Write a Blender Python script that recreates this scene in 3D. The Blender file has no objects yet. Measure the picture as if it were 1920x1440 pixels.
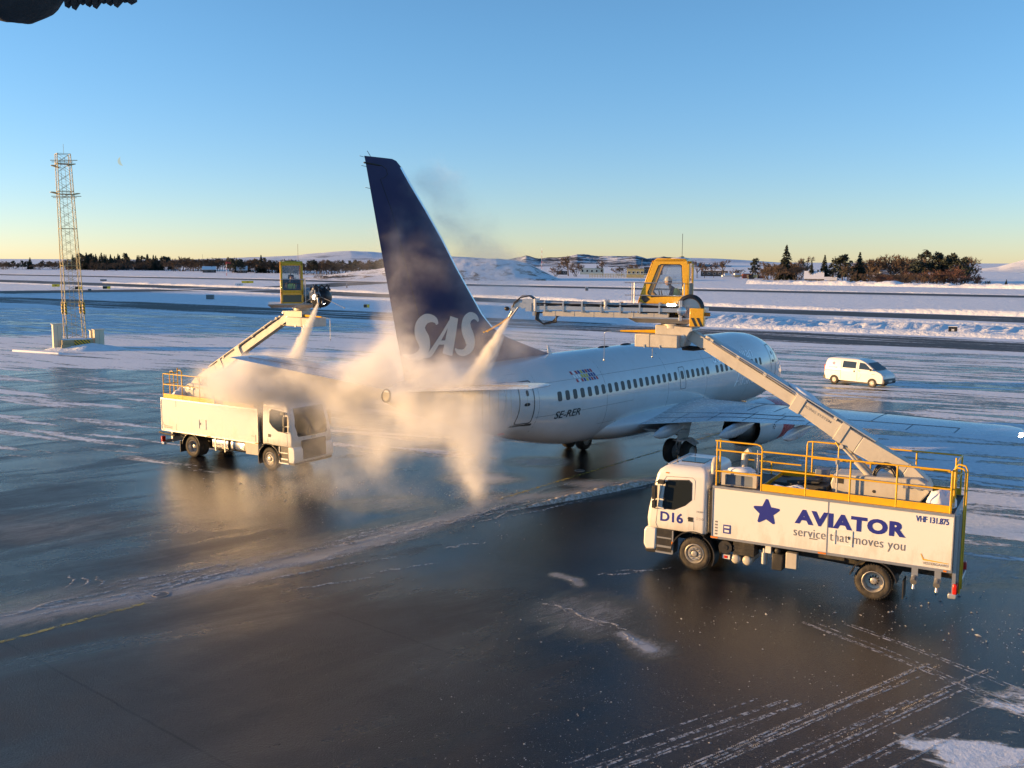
import bpy, bmesh, math, random
import numpy as np
from mathutils import Vector, Matrix, Euler
from mathutils import noise as mnoise
R = math.radians
SC = bpy.context.scene
COL = SC.collection

# ------------------------------------------------------------------ camera, world, sun, exposure
CAM_H = 9.1476
PITCH, ROLL, FPX = 0.1241, 0.0046, 1850.0
cp, sp = math.cos(PITCH), math.sin(PITCH)
cr, sr = math.cos(ROLL), math.sin(ROLL)
FWD = Vector((0, cp, -sp))
RT = Vector((1, 0, 0)) * cr + Vector((0, sp, cp)) * sr
UP = Vector((0, sp, cp)) * cr - Vector((1, 0, 0)) * sr
camd = bpy.data.cameras.new('camera'); cam = bpy.data.objects.new('camera', camd); COL.objects.link(cam)
camd.sensor_width = 36.0; camd.lens = FPX / 1920.0 * 36.0
camd.clip_start = 0.05; camd.clip_end = 60000
m = Matrix((RT, UP, -FWD)).transposed().to_4x4(); m.translation = (0, 0, CAM_H)
cam.matrix_world = m
SC.camera = cam

SUN_EL, SUN_AZ = R(5.0), math.atan2(0.045, -1.0)       # direction towards the sun (to the left)
SDIR = Vector((math.cos(SUN_AZ) * math.cos(SUN_EL), math.sin(SUN_AZ) * math.cos(SUN_EL), math.sin(SUN_EL)))
W = bpy.data.worlds.new('World'); SC.world = W; W.use_nodes = True
wn, wl = W.node_tree.nodes, W.node_tree.links
sky = wn.new('ShaderNodeTexSky'); sky.sky_type = 'NISHITA'; sky.sun_disc = False
sky.sun_elevation = SUN_EL; sky.sun_rotation = math.atan2(SDIR.x, SDIR.y)
sky.altitude = 20; sky.air_density = 0.70; sky.dust_density = 0.12; sky.ozone_density = 2.8
tcw = wn.new('ShaderNodeTexCoord'); sxy = wn.new('ShaderNodeSeparateXYZ'); wl.new(tcw.outputs['Generated'], sxy.inputs[0])
mrw = wn.new('ShaderNodeMapRange'); mrw.interpolation_type = 'SMOOTHSTEP'; mrw.inputs[1].default_value = .24; mrw.inputs[2].default_value = .01; wl.new(sxy.outputs[2], mrw.inputs[0])
mxw = wn.new('ShaderNodeMix'); mxw.data_type = 'RGBA'; mxw.blend_type = 'MULTIPLY'; wl.new(mrw.outputs[0], mxw.inputs[0]); wl.new(sky.outputs[0], mxw.inputs[6]); mxw.inputs[7].default_value = (1.03, .83, .86, 1)   # pinkish tint multiplied into the low sky colour
mxb = wn.new('ShaderNodeMix'); mxb.data_type = 'RGBA'; mxb.blend_type = 'MULTIPLY'; mxb.inputs[0].default_value = 1; wl.new(mxw.outputs[2], mxb.inputs[6]); mxb.inputs[7].default_value = (.94, .98, .93, 1)
wl.new(mxb.outputs[2], wn['Background'].inputs[0]); wn['Background'].inputs[1].default_value = 0.12
sund = bpy.data.lights.new('sun', 'SUN'); sund.energy = 3.5; sund.angle = R(0.5); sund.color = (1.0, 0.58, 0.22)
sun = bpy.data.objects.new('sun', sund); COL.objects.link(sun)
sun.rotation_euler = SDIR.to_track_quat('Z', 'Y').to_euler(); sun.location = (-60, 0, 60)
SC.view_settings.view_transform = 'Standard'; SC.view_settings.look = 'None'
SC.view_settings.gamma = 1.0; SC.view_settings.exposure = 1.55
SC.cycles.use_denoising = True
SC.cycles.max_bounces = 8; SC.cycles.transparent_max_bounces = 16
SC.cycles.volume_bounces = 5; SC.cycles.volume_step_rate = 1.0; SC.cycles.volume_max_steps = 256
SC.cycles.sample_clamp_indirect = 6.0

# ------------------------------------------------------------------ helpers
def tag(o, label=None, cat=None, group=None, kind=None):
    if label: o['label'] = label
    if cat: o['category'] = cat
    if group: o['group'] = group
    if kind: o['kind'] = kind
    return o

def empty(name, loc=(0, 0, 0), rz=0.0, label=None, cat=None, group=None):
    o = bpy.data.objects.new(name, None); COL.objects.link(o)
    o.location = loc; o.rotation_euler = (0, 0, rz); o.empty_display_size = 0.3
    return tag(o, label, cat, group)

def V(*a): return Vector(a)

class MB:
    """collects shapes, then links them as one mesh object"""
    def __init__(self): self.v = []; self.f = []; self.mi = []; self.cur = 0
    def add(self, vs, fs):
        b = len(self.v); self.v += [tuple(p) for p in vs]
        for f in fs: self.f.append(tuple(b + i for i in f)); self.mi.append(self.cur)
        return self
    def box(self, c, s, rot=None):
        hx, hy, hz = s[0] / 2, s[1] / 2, s[2] / 2
        vs = [Vector((x, y, z)) for x in (-hx, hx) for y in (-hy, hy) for z in (-hz, hz)]
        if rot is not None: vs = [rot @ p for p in vs]
        c = Vector(c); vs = [p + c for p in vs]
        return self.add(vs, [(0, 1, 3, 2), (4, 6, 7, 5), (0, 4, 5, 1), (2, 3, 7, 6), (0, 2, 6, 4), (1, 5, 7, 3)])
    def bb(self, x0, x1, y0, y1, z0, z1):
        return self.box(((x0 + x1) / 2, (y0 + y1) / 2, (z0 + z1) / 2), (abs(x1 - x0), abs(y1 - y0), abs(z1 - z0)))
    def beam(self, p0, p1, w, h, up=(0, 0, 1)):
        p0, p1 = Vector(p0), Vector(p1); d = p1 - p0; L = d.length; d.normalize()
        s = d.cross(Vector(up)); s.normalize(); u = s.cross(d)
        return self.box((p0 + p1) / 2, (L, w, h), Matrix((d, s, u)).transposed())
    def cyl(self, p0, p1, r0, r1=None, n=10, cap=True):
        r1 = r0 if r1 is None else r1
        p0, p1 = Vector(p0), Vector(p1); d = (p1 - p0).normalized()
        a = d.orthogonal().normalized(); b = d.cross(a)
        vs = []
        for p, r in ((p0, r0), (p1, r1)):
            for i in range(n):
                t = 2 * math.pi * i / n; vs.append(p + a * (r * math.cos(t)) + b * (r * math.sin(t)))
        fs = [(i, (i + 1) % n, n + (i + 1) % n, n + i) for i in range(n)]
        if cap: fs += [tuple(range(n - 1, -1, -1)), tuple(range(n, 2 * n))]
        return self.add(vs, fs)
    def tube(self, pts, r, n=8, closed=False):
        pts = [Vector(p) for p in pts]; m_ = len(pts); vs = []; fs = []
        rr = r if isinstance(r, (list, tuple)) else [r] * m_
        a = None
        for i, p in enumerate(pts):
            if closed: d = pts[(i + 1) % m_] - pts[i - 1]
            else: d = pts[min(i + 1, m_ - 1)] - pts[max(i - 1, 0)]
            d = d.normalized() if d.length > 1e-9 else Vector((0, 0, 1))
            if a is None: a = d.orthogonal().normalized()
            a = (a - d * a.dot(d)); a = a.normalized() if a.length > 1e-6 else d.orthogonal().normalized()
            b = d.cross(a)
            for k in range(n):
                t = 2 * math.pi * k / n; vs.append(p + a * (rr[i] * math.cos(t)) + b * (rr[i] * math.sin(t)))
        for i in range(m_ if closed else m_ - 1):
            j = (i + 1) % m_
            for k in range(n): fs.append((i * n + k, i * n + (k + 1) % n, j * n + (k + 1) % n, j * n + k))
        if not closed: fs += [tuple(range(n - 1, -1, -1)), tuple((m_ - 1) * n + k for k in range(n))]
        return self.add(vs, fs)
    def prism(self, poly, ax, t0, t1):
        """poly in the two other axes (in xyz order), extruded along axis ax from t0 to t1"""
        n = len(poly); vs = []
        for t in (t0, t1):
            for a, b in poly:
                vs.append({'x': (t, a, b), 'y': (a, t, b), 'z': (a, b, t)}[ax])
        fs = [(i, (i + 1) % n, n + (i + 1) % n, n + i) for i in range(n)] + [tuple(range(n - 1, -1, -1)), tuple(range(n, 2 * n))]
        return self.add(vs, fs)
    def loft(self, rings, cap=True, closed=True):
        n = len(rings[0]); vs = [p for r_ in rings for p in r_]; fs = []
        for i in range(len(rings) - 1):
            for k in range(n if closed else n - 1):
                fs.append((i * n + k, i * n + (k + 1) % n, (i + 1) * n + (k + 1) % n, (i + 1) * n + k))
        if cap: fs += [tuple(range(n - 1, -1, -1)), tuple((len(rings) - 1) * n + k for k in range(n))]
        return self.add(vs, fs)
    def lathe(self, prof, o, axis, n=24, cap=False):
        """prof [(t along axis, radius)]"""
        o = Vector(o); d = Vector(axis).normalized(); a = d.orthogonal().normalized(); b = d.cross(a)
        rings = [[o + d * t + a * (r_ * math.cos(2 * math.pi * k / n)) + b * (r_ * math.sin(2 * math.pi * k / n)) for k in range(n)] for t, r_ in prof]
        return self.loft(rings, cap)
    def ell(self, c, r, n=12, m_=8, fn=None):
        c = Vector(c); rings = []
        for j in range(m_ + 1):
            th = math.pi * j / m_
            th = min(max(th, 0.02), math.pi - 0.02)
            rg = []
            for k in range(n):
                ph = 2 * math.pi * k / n
                p = Vector((r[0] * math.sin(th) * math.cos(ph), r[1] * math.sin(th) * math.sin(ph), r[2] * math.cos(th)))
                rg.append(c + (fn(p) if fn else p))
            rings.append(rg)
        return self.loft(rings, True)
    def zloft(self, levels, n=6, rc=.12):
        """rounded plan outlines stacked in height: (z, x_rear, x_front, half width)"""
        rings = []
        for z, xa, xb, w in levels:
            ring = []; r_ = min(rc, w * .9, (xb - xa) * .45)
            for cx, cy, a0 in ((xb - r_, w - r_, 0), (xa + r_, w - r_, 90), (xa + r_, -w + r_, 180), (xb - r_, -w + r_, 270)):
                for i in range(n + 1):
                    a = math.radians(a0 + 90 * i / n); ring.append((cx + r_ * math.cos(a), cy + r_ * math.sin(a), z))
            rings.append(ring)
        return self.loft(rings)
    def quad(self, a, b, c, d): return self.add([a, b, c, d], [(0, 1, 2, 3)])
    def build(self, name, mat, parent=None, smooth=35, bevel=0.0, seg=2):
        me = bpy.data.meshes.new(name); me.from_pydata(self.v, [], self.f)
        mats = mat if isinstance(mat, (list, tuple)) else [mat]
        for mm in mats: me.materials.append(mm)
        if len(mats) > 1: me.polygons.foreach_set('material_index', self.mi)
        bm = bmesh.new(); bm.from_mesh(me); bmesh.ops.recalc_face_normals(bm, faces=bm.faces); bm.to_mesh(me); bm.free()
        if smooth: me.shade_smooth(); me.set_sharp_from_angle(angle=R(smooth))
        me.update()
        o = bpy.data.objects.new(name, me); COL.objects.link(o)
        if parent is not None: o.parent = parent
        if bevel:
            b = o.modifiers.new('bevel', 'BEVEL'); b.width = bevel; b.segments = seg; b.limit_method = 'ANGLE'; b.angle_limit = R(40); b.harden_normals = False
        return o

def grid_mesh(name, P, mat, attrs=None, parent=None, smooth=True):
    """P: (ny,nx,3) array"""
    ny, nx = P.shape[:2]
    me = bpy.data.meshes.new(name)
    me.vertices.add(ny * nx); me.vertices.foreach_set('co', P.reshape(-1).astype(np.float32))
    i = np.arange(ny * nx).reshape(ny, nx)
    q = np.stack([i[:-1, :-1], i[:-1, 1:], i[1:, 1:], i[1:, :-1]], -1).reshape(-1, 4)
    nf = len(q); me.loops.add(nf * 4); me.polygons.add(nf)
    me.loops.foreach_set('vertex_index', q.reshape(-1).astype(np.int32))
    me.polygons.foreach_set('loop_start', (np.arange(nf) * 4).astype(np.int32))
    me.update(calc_edges=True); me.validate()
    for k, a in (attrs or {}).items():
        at = me.attributes.new(k, 'FLOAT', 'POINT'); at.data.foreach_set('value', np.ascontiguousarray(a.reshape(-1), dtype=np.float32))
    if mat: me.materials.append(mat)
    if smooth: me.shade_smooth()
    o = bpy.data.objects.new(name, me); COL.objects.link(o)
    if parent is not None: o.parent = parent
    return o

# ---- node material helper
class NT:
    def __init__(self, name):
        self.m = bpy.data.materials.new(name); self.m.use_nodes = True
        self.t = self.m.node_tree; self.n = self.t.nodes; self.l = self.t.links
        self.b = self.n['Principled BSDF']; self.out = self.n['Material Output']
    def node(self, typ, ins=None, **kw):
        nd = self.n.new(typ)
        for k, v in kw.items(): setattr(nd, k, v)
        for k, v in (ins or {}).items(): self.set(nd.inputs[k], v)
        return nd
    def set(self, sock, v):
        if isinstance(v, bpy.types.NodeSocket): self.l.new(v, sock)
        else:
            if sock.type == 'RGBA' and len(v) == 3: v = (*v, 1.0)
            sock.default_value = v
    def math(self, op, a, b=0.0, c=None, clamp=False):
        nd = self.n.new('ShaderNodeMath'); nd.operation = op; nd.use_clamp = clamp
        self.set(nd.inputs[0], a); self.set(nd.inputs[1], b)
        if c is not None: self.set(nd.inputs[2], c)
        return nd.outputs[0]
    def noise(self, vec, scale, detail=4, rough=.55, dist=0.0):
        nd = self.node('ShaderNodeTexNoise', {'Scale': scale, 'Detail': detail, 'Roughness': rough, 'Distortion': dist})
        if vec is not None: self.l.new(vec, nd.inputs['Vector'])
        return nd.outputs[0]
    def coord(self, kind='Object'):
        return self.n.new('ShaderNodeTexCoord').outputs[kind]
    def wpos(self): return self.n.new('ShaderNodeNewGeometry').outputs['Position']
    def mapping(self, vec, rot=(0, 0, 0), scale=(1, 1, 1), loc=(0, 0, 0)):
        nd = self.node('ShaderNodeMapping'); self.l.new(vec, nd.inputs[0])
        nd.inputs['Location'].default_value = loc; nd.inputs['Rotation'].default_value = rot; nd.inputs['Scale'].default_value = scale
        return nd.outputs[0]
    def ramp(self, fac, a, b, smooth=True):
        nd = self.node('ShaderNodeMapRange', {'From Min': a, 'From Max': b}, interpolation_type='SMOOTHSTEP' if smooth else 'LINEAR')
        self.set(nd.inputs[0], fac); return nd.outputs[0]
    def mix(self, f, a, b):
        nd = self.n.new('ShaderNodeMix'); nd.data_type = 'RGBA'
        self.set(nd.inputs[0], f); self.set(nd.inputs[6], a); self.set(nd.inputs[7], b); return nd.outputs[2]
    def mixf(self, f, a, b):
        nd = self.n.new('ShaderNodeMix'); nd.data_type = 'FLOAT'
        self.set(nd.inputs[0], f); self.set(nd.inputs[2], a); self.set(nd.inputs[3], b); return nd.outputs[0]
    def attr(self, name): return self.node('ShaderNodeAttribute', attribute_name=name).outputs['Fac']
    def bump(self, h, strength=.3, dist=.02, prev=None):
        nd = self.node('ShaderNodeBump', {'Strength': strength, 'Distance': dist, 'Height': h})
        if prev is not None: self.l.new(prev, nd.inputs['Normal'])
        return nd.outputs[0]
    def P(self, **kw):
        for k, v in kw.items(): self.set(self.b.inputs[k.replace('_', ' ')], v)
        return self.m

def mat(name, col, rough=.5, metal=0.0, var=.12, scale=2.5, bump=0.0, bscale=40, coat=0.0, dirt=None, dirt_amt=.35, spec=.5):
    """painted / metal / rubber surface with uneven tone, gloss and optional grime"""
    t = NT(name); c = t.coord('Object')
    n1 = t.noise(c, scale, 5, .6); n2 = t.noise(c, scale * 9, 3, .6)
    f = t.math('MULTIPLY_ADD', n1, 1.4, -.2, True)
    base = t.mix(f, tuple(x * (1 - var) for x in col), tuple(min(1, x * (1 + var * .6)) for x in col))
    if dirt:
        d = t.ramp(t.math('ADD', t.noise(t.mapping(c, scale=(1, 1, .45)), scale * 1.7, 6, .65), t.math('MULTIPLY', n2, .35)), .58, .95)
        base = t.mix(t.math('MULTIPLY', d, dirt_amt), base, dirt)
    t.P(Base_Color=base, Roughness=t.math('MULTIPLY_ADD', n2, .18, max(.02, rough - .09)), Metallic=metal)
    t.b.inputs['Specular IOR Level'].default_value = spec
    if coat: t.P(Coat_Weight=coat, Coat_Roughness=.08)
    if bump: t.l.new(t.bump(t.noise(c, bscale, 3), bump, .01), t.b.inputs['Normal'])
    return t.m

def glass(name, tint=(.55, .62, .62), clear=.75, rough=.03):
    """thin window pane: mostly see-through, part mirror"""
    t = NT(name)
    tr = t.node('ShaderNodeBsdfTransparent', {'Color': (*tint, 1)})
    gl = t.node('ShaderNodeBsdfGlossy', {'Roughness': rough, 'Color': (1, 1, 1, 1)})
    lw = t.node('ShaderNodeLayerWeight', {'Blend': .35})
    f = t.math('MULTIPLY_ADD', lw.outputs['Fresnel'], .8, 1 - clear, True)
    mx = t.node('ShaderNodeMixShader'); t.l.new(f, mx.inputs[0]); t.l.new(tr.outputs[0], mx.inputs[1]); t.l.new(gl.outputs[0], mx.inputs[2])
    t.l.new(mx.outputs[0], t.out.inputs['Surface']); t.n.remove(t.b)
    return t.m

def emit(name, col, s):
    t = NT(name); t.P(Base_Color=col, Emission_Color=(*col, 1), Emission_Strength=s); return t.m

# ---- lettering: glyph outlines from Blender's built-in font, fitted to a width and a height
def text_verts(s, w=None, h=None, bold=0.0, shear=0.0, space=1.0):
    cu = bpy.data.curves.new('lettering', 'FONT'); cu.body = s; cu.offset = bold; cu.shear = shear; cu.space_character = space
    cu.resolution_u = 4; cu.fill_mode = 'FRONT'
    o = bpy.data.objects.new('lettering', cu); COL.objects.link(o)
    dg = bpy.context.evaluated_depsgraph_get(); dg.update()
    me = bpy.data.meshes.new_from_object(o.evaluated_get(dg))
    vs = np.array([v.co[:2] for v in me.vertices]); fs = [tuple(p.vertices) for p in me.polygons]
    bpy.data.objects.remove(o); bpy.data.curves.remove(cu); bpy.data.meshes.remove(me)
    lo, hi = vs.min(0), vs.max(0); vs = vs - lo
    sx = (w / (hi[0] - lo[0])) if w else None; sy = (h / (hi[1] - lo[1])) if h else None
    vs = vs * np.array([sx or sy, sy or sx])
    return vs, fs

def decal(name, vs, fs, fn, mat_, parent):
    b = MB(); b.add([fn(u, v) for u, v in vs], fs)
    me_o = b.build(name, mat_, parent, smooth=0)
    return me_o

def stroke(pts, n=6):
    """ribbon of varying width along points (a,b,width), smoothed"""
    P = np.array(pts, float); k = len(P); t = np.arange(k); tt = np.linspace(0, k - 1, (k - 1) * n + 1)
    def cr_(y):
        out = []
        for q in tt:
            i = min(int(q), k - 2); f = q - i
            p0, p1, p2, p3 = y[max(i - 1, 0)], y[i], y[i + 1], y[min(i + 2, k - 1)]
            out.append(.5 * (2 * p1 + (p2 - p0) * f + (2 * p0 - 5 * p1 + 4 * p2 - p3) * f * f + (3 * p1 - p0 - 3 * p2 + p3) * f ** 3))
        return np.array(out)
    x, y, w = cr_(P[:, 0]), cr_(P[:, 1]), cr_(P[:, 2])
    dx, dy = np.gradient(x), np.gradient(y); L = np.hypot(dx, dy) + 1e-9
    nx, ny = -dy / L, dx / L
    vs = [(x[i] + nx[i] * w[i] / 2, y[i] + ny[i] * w[i] / 2) for i in range(len(x))] + [(x[i] - nx[i] * w[i] / 2, y[i] - ny[i] * w[i] / 2) for i in range(len(x))]
    m_ = len(x); return vs, [(i, i + 1, m_ + i + 1, m_ + i) for i in range(m_ - 1)]

# ---- value noise on arrays
def vnoise(x, y, seed=0):
    x = np.asarray(x, float); y = np.asarray(y, float)
    xi = np.floor(x).astype(np.int64); yi = np.floor(y).astype(np.int64); fx = x - xi; fy = y - yi
    fx = fx * fx * (3 - 2 * fx); fy = fy * fy * (3 - 2 * fy)
    def h(a, b):
        n = (a * 374761393 + b * 668265263 + seed * 974711) & 0x7fffffff
        n = ((n ^ (n >> 13)) * 1274126177) & 0x7fffffff
        return ((n ^ (n >> 16)) & 0xffff) / 65535.0
    return (h(xi, yi) * (1 - fx) + h(xi + 1, yi) * fx) * (1 - fy) + (h(xi, yi + 1) * (1 - fx) + h(xi + 1, yi + 1) * fx) * fy
def fbm(x, y, o=4, seed=0):
    s = 0; a = .5; t = 0
    for i in range(o): s = s + a * vnoise(x * 2 ** i, y * 2 ** i, seed + i); t += a; a *= .5
    return s / t
def sstep(x, a, b):
    t = np.clip((x - a) / (b - a), 0, 1); return t * t * (3 - 2 * t)
def poly_dist(x, y, pts):
    d = np.full(np.shape(x), 1e9); s = np.zeros(np.shape(x)); acc = 0.0
    for (x0, y0), (x1, y1) in zip(pts[:-1], pts[1:]):
        L = math.hypot(x1 - x0, y1 - y0); t = np.clip(((x - x0) * (x1 - x0) + (y - y0) * (y1 - y0)) / L ** 2, 0, 1)
        dd = np.hypot(x - x0 - t * (x1 - x0), y - y0 - t * (y1 - y0))
        s = np.where(dd < d, acc + t * L, s); d = np.minimum(d, dd); acc += L
    return d, s
random.seed(7)
# ================================================================== GROUND
RDIR = R(-34.0)                                      # the runway runs this way across the field
def snow_nodes(t, pos, warm=0.0):
    n1 = t.noise(pos, .05, 4); n2 = t.noise(pos, .9, 5, .62); n3 = t.noise(pos, 9, 3)
    colr = t.mix(t.ramp(n2, .3, .75), (.80, .82, .85), (.92, .93, .94))
    colr = t.mix(t.math('MULTIPLY', t.ramp(n1, .55, .8), .25), colr, (.58, .58, .58))
    h = t.math('ADD', t.math('MULTIPLY', n2, 1.0), t.math('MULTIPLY', n3, .12))
    return colr, h
def along(t, pos, sx, sy, rot=-RDIR):
    return t.mapping(t.mapping(pos, rot=(0, 0, rot)), scale=(sx, sy, 1))

def make_snow(name='snow', bs=.5):
    t = NT(name); pos = t.wpos(); c, h = snow_nodes(t, pos)
    # scrub and stubble poking out of the snow in places
    d = t.math('MULTIPLY', t.ramp(t.noise(pos, .35, 7, .7), .62, .72), t.ramp(t.noise(pos, .02, 3), .5, .65))
    c = t.mix(t.math('MULTIPLY', d, .22), c, (.20, .16, .12))
    t.P(Base_Color=c, Roughness=.75); t.b.inputs['Specular IOR Level'].default_value = .25
    t.l.new(t.bump(t.math('ADD', h, t.math('MULTIPLY', t.noise(pos, .25, 5, .7), 1.6)), bs, .5), t.b.inputs['Normal']); return t.m
M_SNOW = make_snow()

def make_apron():
    t = NT('wet_asphalt_apron'); pos = t.wpos()
    snow, foam, wet, grit = t.attr('snow'), t.attr('foam'), t.attr('wet'), t.attr('grit')
    st = t.noise(along(t, pos, .10, 1.0), .55, 7, .62, .6)
    st2 = t.noise(along(t, pos, .05, 1.0, R(18)), .8, 6, .6, .4)
    fine = t.noise(pos, 3.2, 6, .7)
    stm = t.math('MULTIPLY_ADD', st2, .45, t.math('MULTIPLY', st, .55))
    s_in = t.math('ADD', snow, t.math('ADD', t.math('MULTIPLY_ADD', stm, 3.0, -1.5), t.math('MULTIPLY_ADD', fine, .5, -.25)))
    gate = t.ramp(snow, .02, .14)
    sf = t.math('MULTIPLY', t.ramp(s_in, .45, .60), gate)
    # asphalt with aggregate, patches and slab joints
    big = t.noise(pos, .16, 5, .6); agg = t.noise(pos, 42, 3, .7); mid = t.noise(pos, 1.3, 5, .65)
    asp = t.mix(t.ramp(big, .35, .65), (.013, .013, .015), (.036, .034, .033))
    asp = t.mix(t.math('MULTIPLY', t.ramp(mid, .45, .75), .55), asp, (.050, .046, .043))
    asp = t.mix(t.math('MULTIPLY', t.ramp(t.noise(pos, 24, 4, .8), .50, .72), .5), asp, (.15, .14, .13))
    asp = t.mix(t.math('MULTIPLY', t.ramp(agg, .52, .74), .45), asp, (.010, .010, .011))
    pat = t.ramp(t.noise(along(t, pos, .6, 1.0, -R(40)), .22, 6, .62, .8), .50, .56)
    asp = t.mix(t.math('MULTIPLY', pat, .45), asp, (.022, .021, .022))
    sep = t.node('ShaderNodeSeparateXYZ'); t.l.new(t.mapping(pos, rot=(0, 0, R(39.5))), sep.inputs[0])
    jn = t.math('ADD', sep.outputs['Y'], t.math('MULTIPLY_ADD', t.noise(pos, 1.1, 3), .10, -.05 - 9.83))
    fr = t.math('ABSOLUTE', t.math('SUBTRACT', t.math('FRACT', t.math('ADD', t.math('DIVIDE', jn, 6.4), .5)), .5))
    joint = t.math('SUBTRACT', 1.0, t.ramp(fr, .0025, .0065))
    asp = t.mix(t.math('MULTIPLY', joint, .75), asp, (.006, .006, .007))
    asp0 = asp
    # frost / half frozen film: bluish grey veil over the asphalt
    film = t.math('MULTIPLY', t.ramp(t.noise(along(t, pos, .3, 1.0), .35, 7, .65, .5), .44, .72), t.math('MULTIPLY_ADD', foam, .7, .14))
    fo = t.noise(along(t, pos, .16, 1.0, -R(42)), 2.2, 8, .66, 1.8)
    pw = t.math('MULTIPLY_ADD', t.noise(pos, 26, 5, .8), .6, t.math('MULTIPLY', t.noise(along(t, pos, .35, 1.0, -R(42)), 2.4, 6, .7, 1.0), .4))
    foamw = t.math('MULTIPLY', t.ramp(t.math('ADD', foam, t.math('MULTIPLY_ADD', fo, 2.6, -1.3)), .34, .85), t.ramp(foam, .42, .75))
    powd = t.math('MULTIPLY', t.ramp(t.math('ADD', t.math('MULTIPLY', foam, .85), t.math('MULTIPLY_ADD', pw, 1.5, -.75)), .06, .62), t.ramp(foam, .03, .3))
    foamf = t.math('MAXIMUM', foamw, t.math('MULTIPLY', powd, .75))
    vo = t.node('ShaderNodeTexVoronoi', {'Scale': 24.0, 'Randomness': 1.0}); t.l.new(pos, vo.inputs['Vector'])
    cell = t.node('ShaderNodeSeparateColor'); t.l.new(vo.outputs['Color'], cell.inputs[0])
    speck = t.math('MULTIPLY', t.math('LESS_THAN', vo.outputs['Distance'], t.math('MULTIPLY', t.math('SUBTRACT', cell.outputs[0], .72), .95)),
                   t.ramp(t.math('ADD', grit, t.math('MULTIPLY_ADD', t.noise(along(t, pos, .3, 1.0), 1.1, 5), .9, -.45)), .35, .75))
    sc_, h = snow_nodes(t, pos)
    sc_ = t.mix(t.ramp(fine, .35, .7), (.72, .76, .80), (.90, .91, .93))
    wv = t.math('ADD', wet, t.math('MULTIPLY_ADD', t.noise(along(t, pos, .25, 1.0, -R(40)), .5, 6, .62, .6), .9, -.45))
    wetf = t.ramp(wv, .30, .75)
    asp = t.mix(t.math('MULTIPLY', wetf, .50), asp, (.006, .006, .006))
    col = t.mix(t.math('MULTIPLY', film, .5), asp, (.20, .21, .23))
    col = t.mix(t.math('MULTIPLY', foamf, .8), col, (.55, .55, .56))
    col = t.mix(t.math('MULTIPLY', speck, .8), col, (.62, .63, .64))
    col = t.mix(sf, col, sc_)
    rough = t.mixf(wetf, .46, .13)
    rough = t.math('MULTIPLY_ADD', t.math('SUBTRACT', mid, .5), .22, rough)
    rough = t.mixf(t.math('MAXIMUM', foamf, speck), rough, .5)
    rough = t.mixf(sf, rough, .8)
    t.P(Base_Color=col, Roughness=rough); t.b.inputs['IOR'].default_value = 1.35
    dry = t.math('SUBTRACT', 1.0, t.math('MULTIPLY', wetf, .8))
    hh = t.math('ADD', t.math('MULTIPLY', t.noise(pos, 22, 4, .75), t.math('MULTIPLY_ADD', dry, .75, .22)), t.math('MULTIPLY', t.noise(pos, 7, 4, .6), t.math('MULTIPLY', dry, .30)))
    hh = t.math('ADD', hh, t.math('MULTIPLY', sf, t.math('MULTIPLY_ADD', fine, 2.2, 1.4)))
    hh = t.math('ADD', hh, t.math('MULTIPLY', t.math('MAXIMUM', foamf, speck), 1.2))
    t.l.new(t.bump(hh, .9, .024), t.b.inputs['Normal'])
    return t.m
M_APRON = make_apron()

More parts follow.
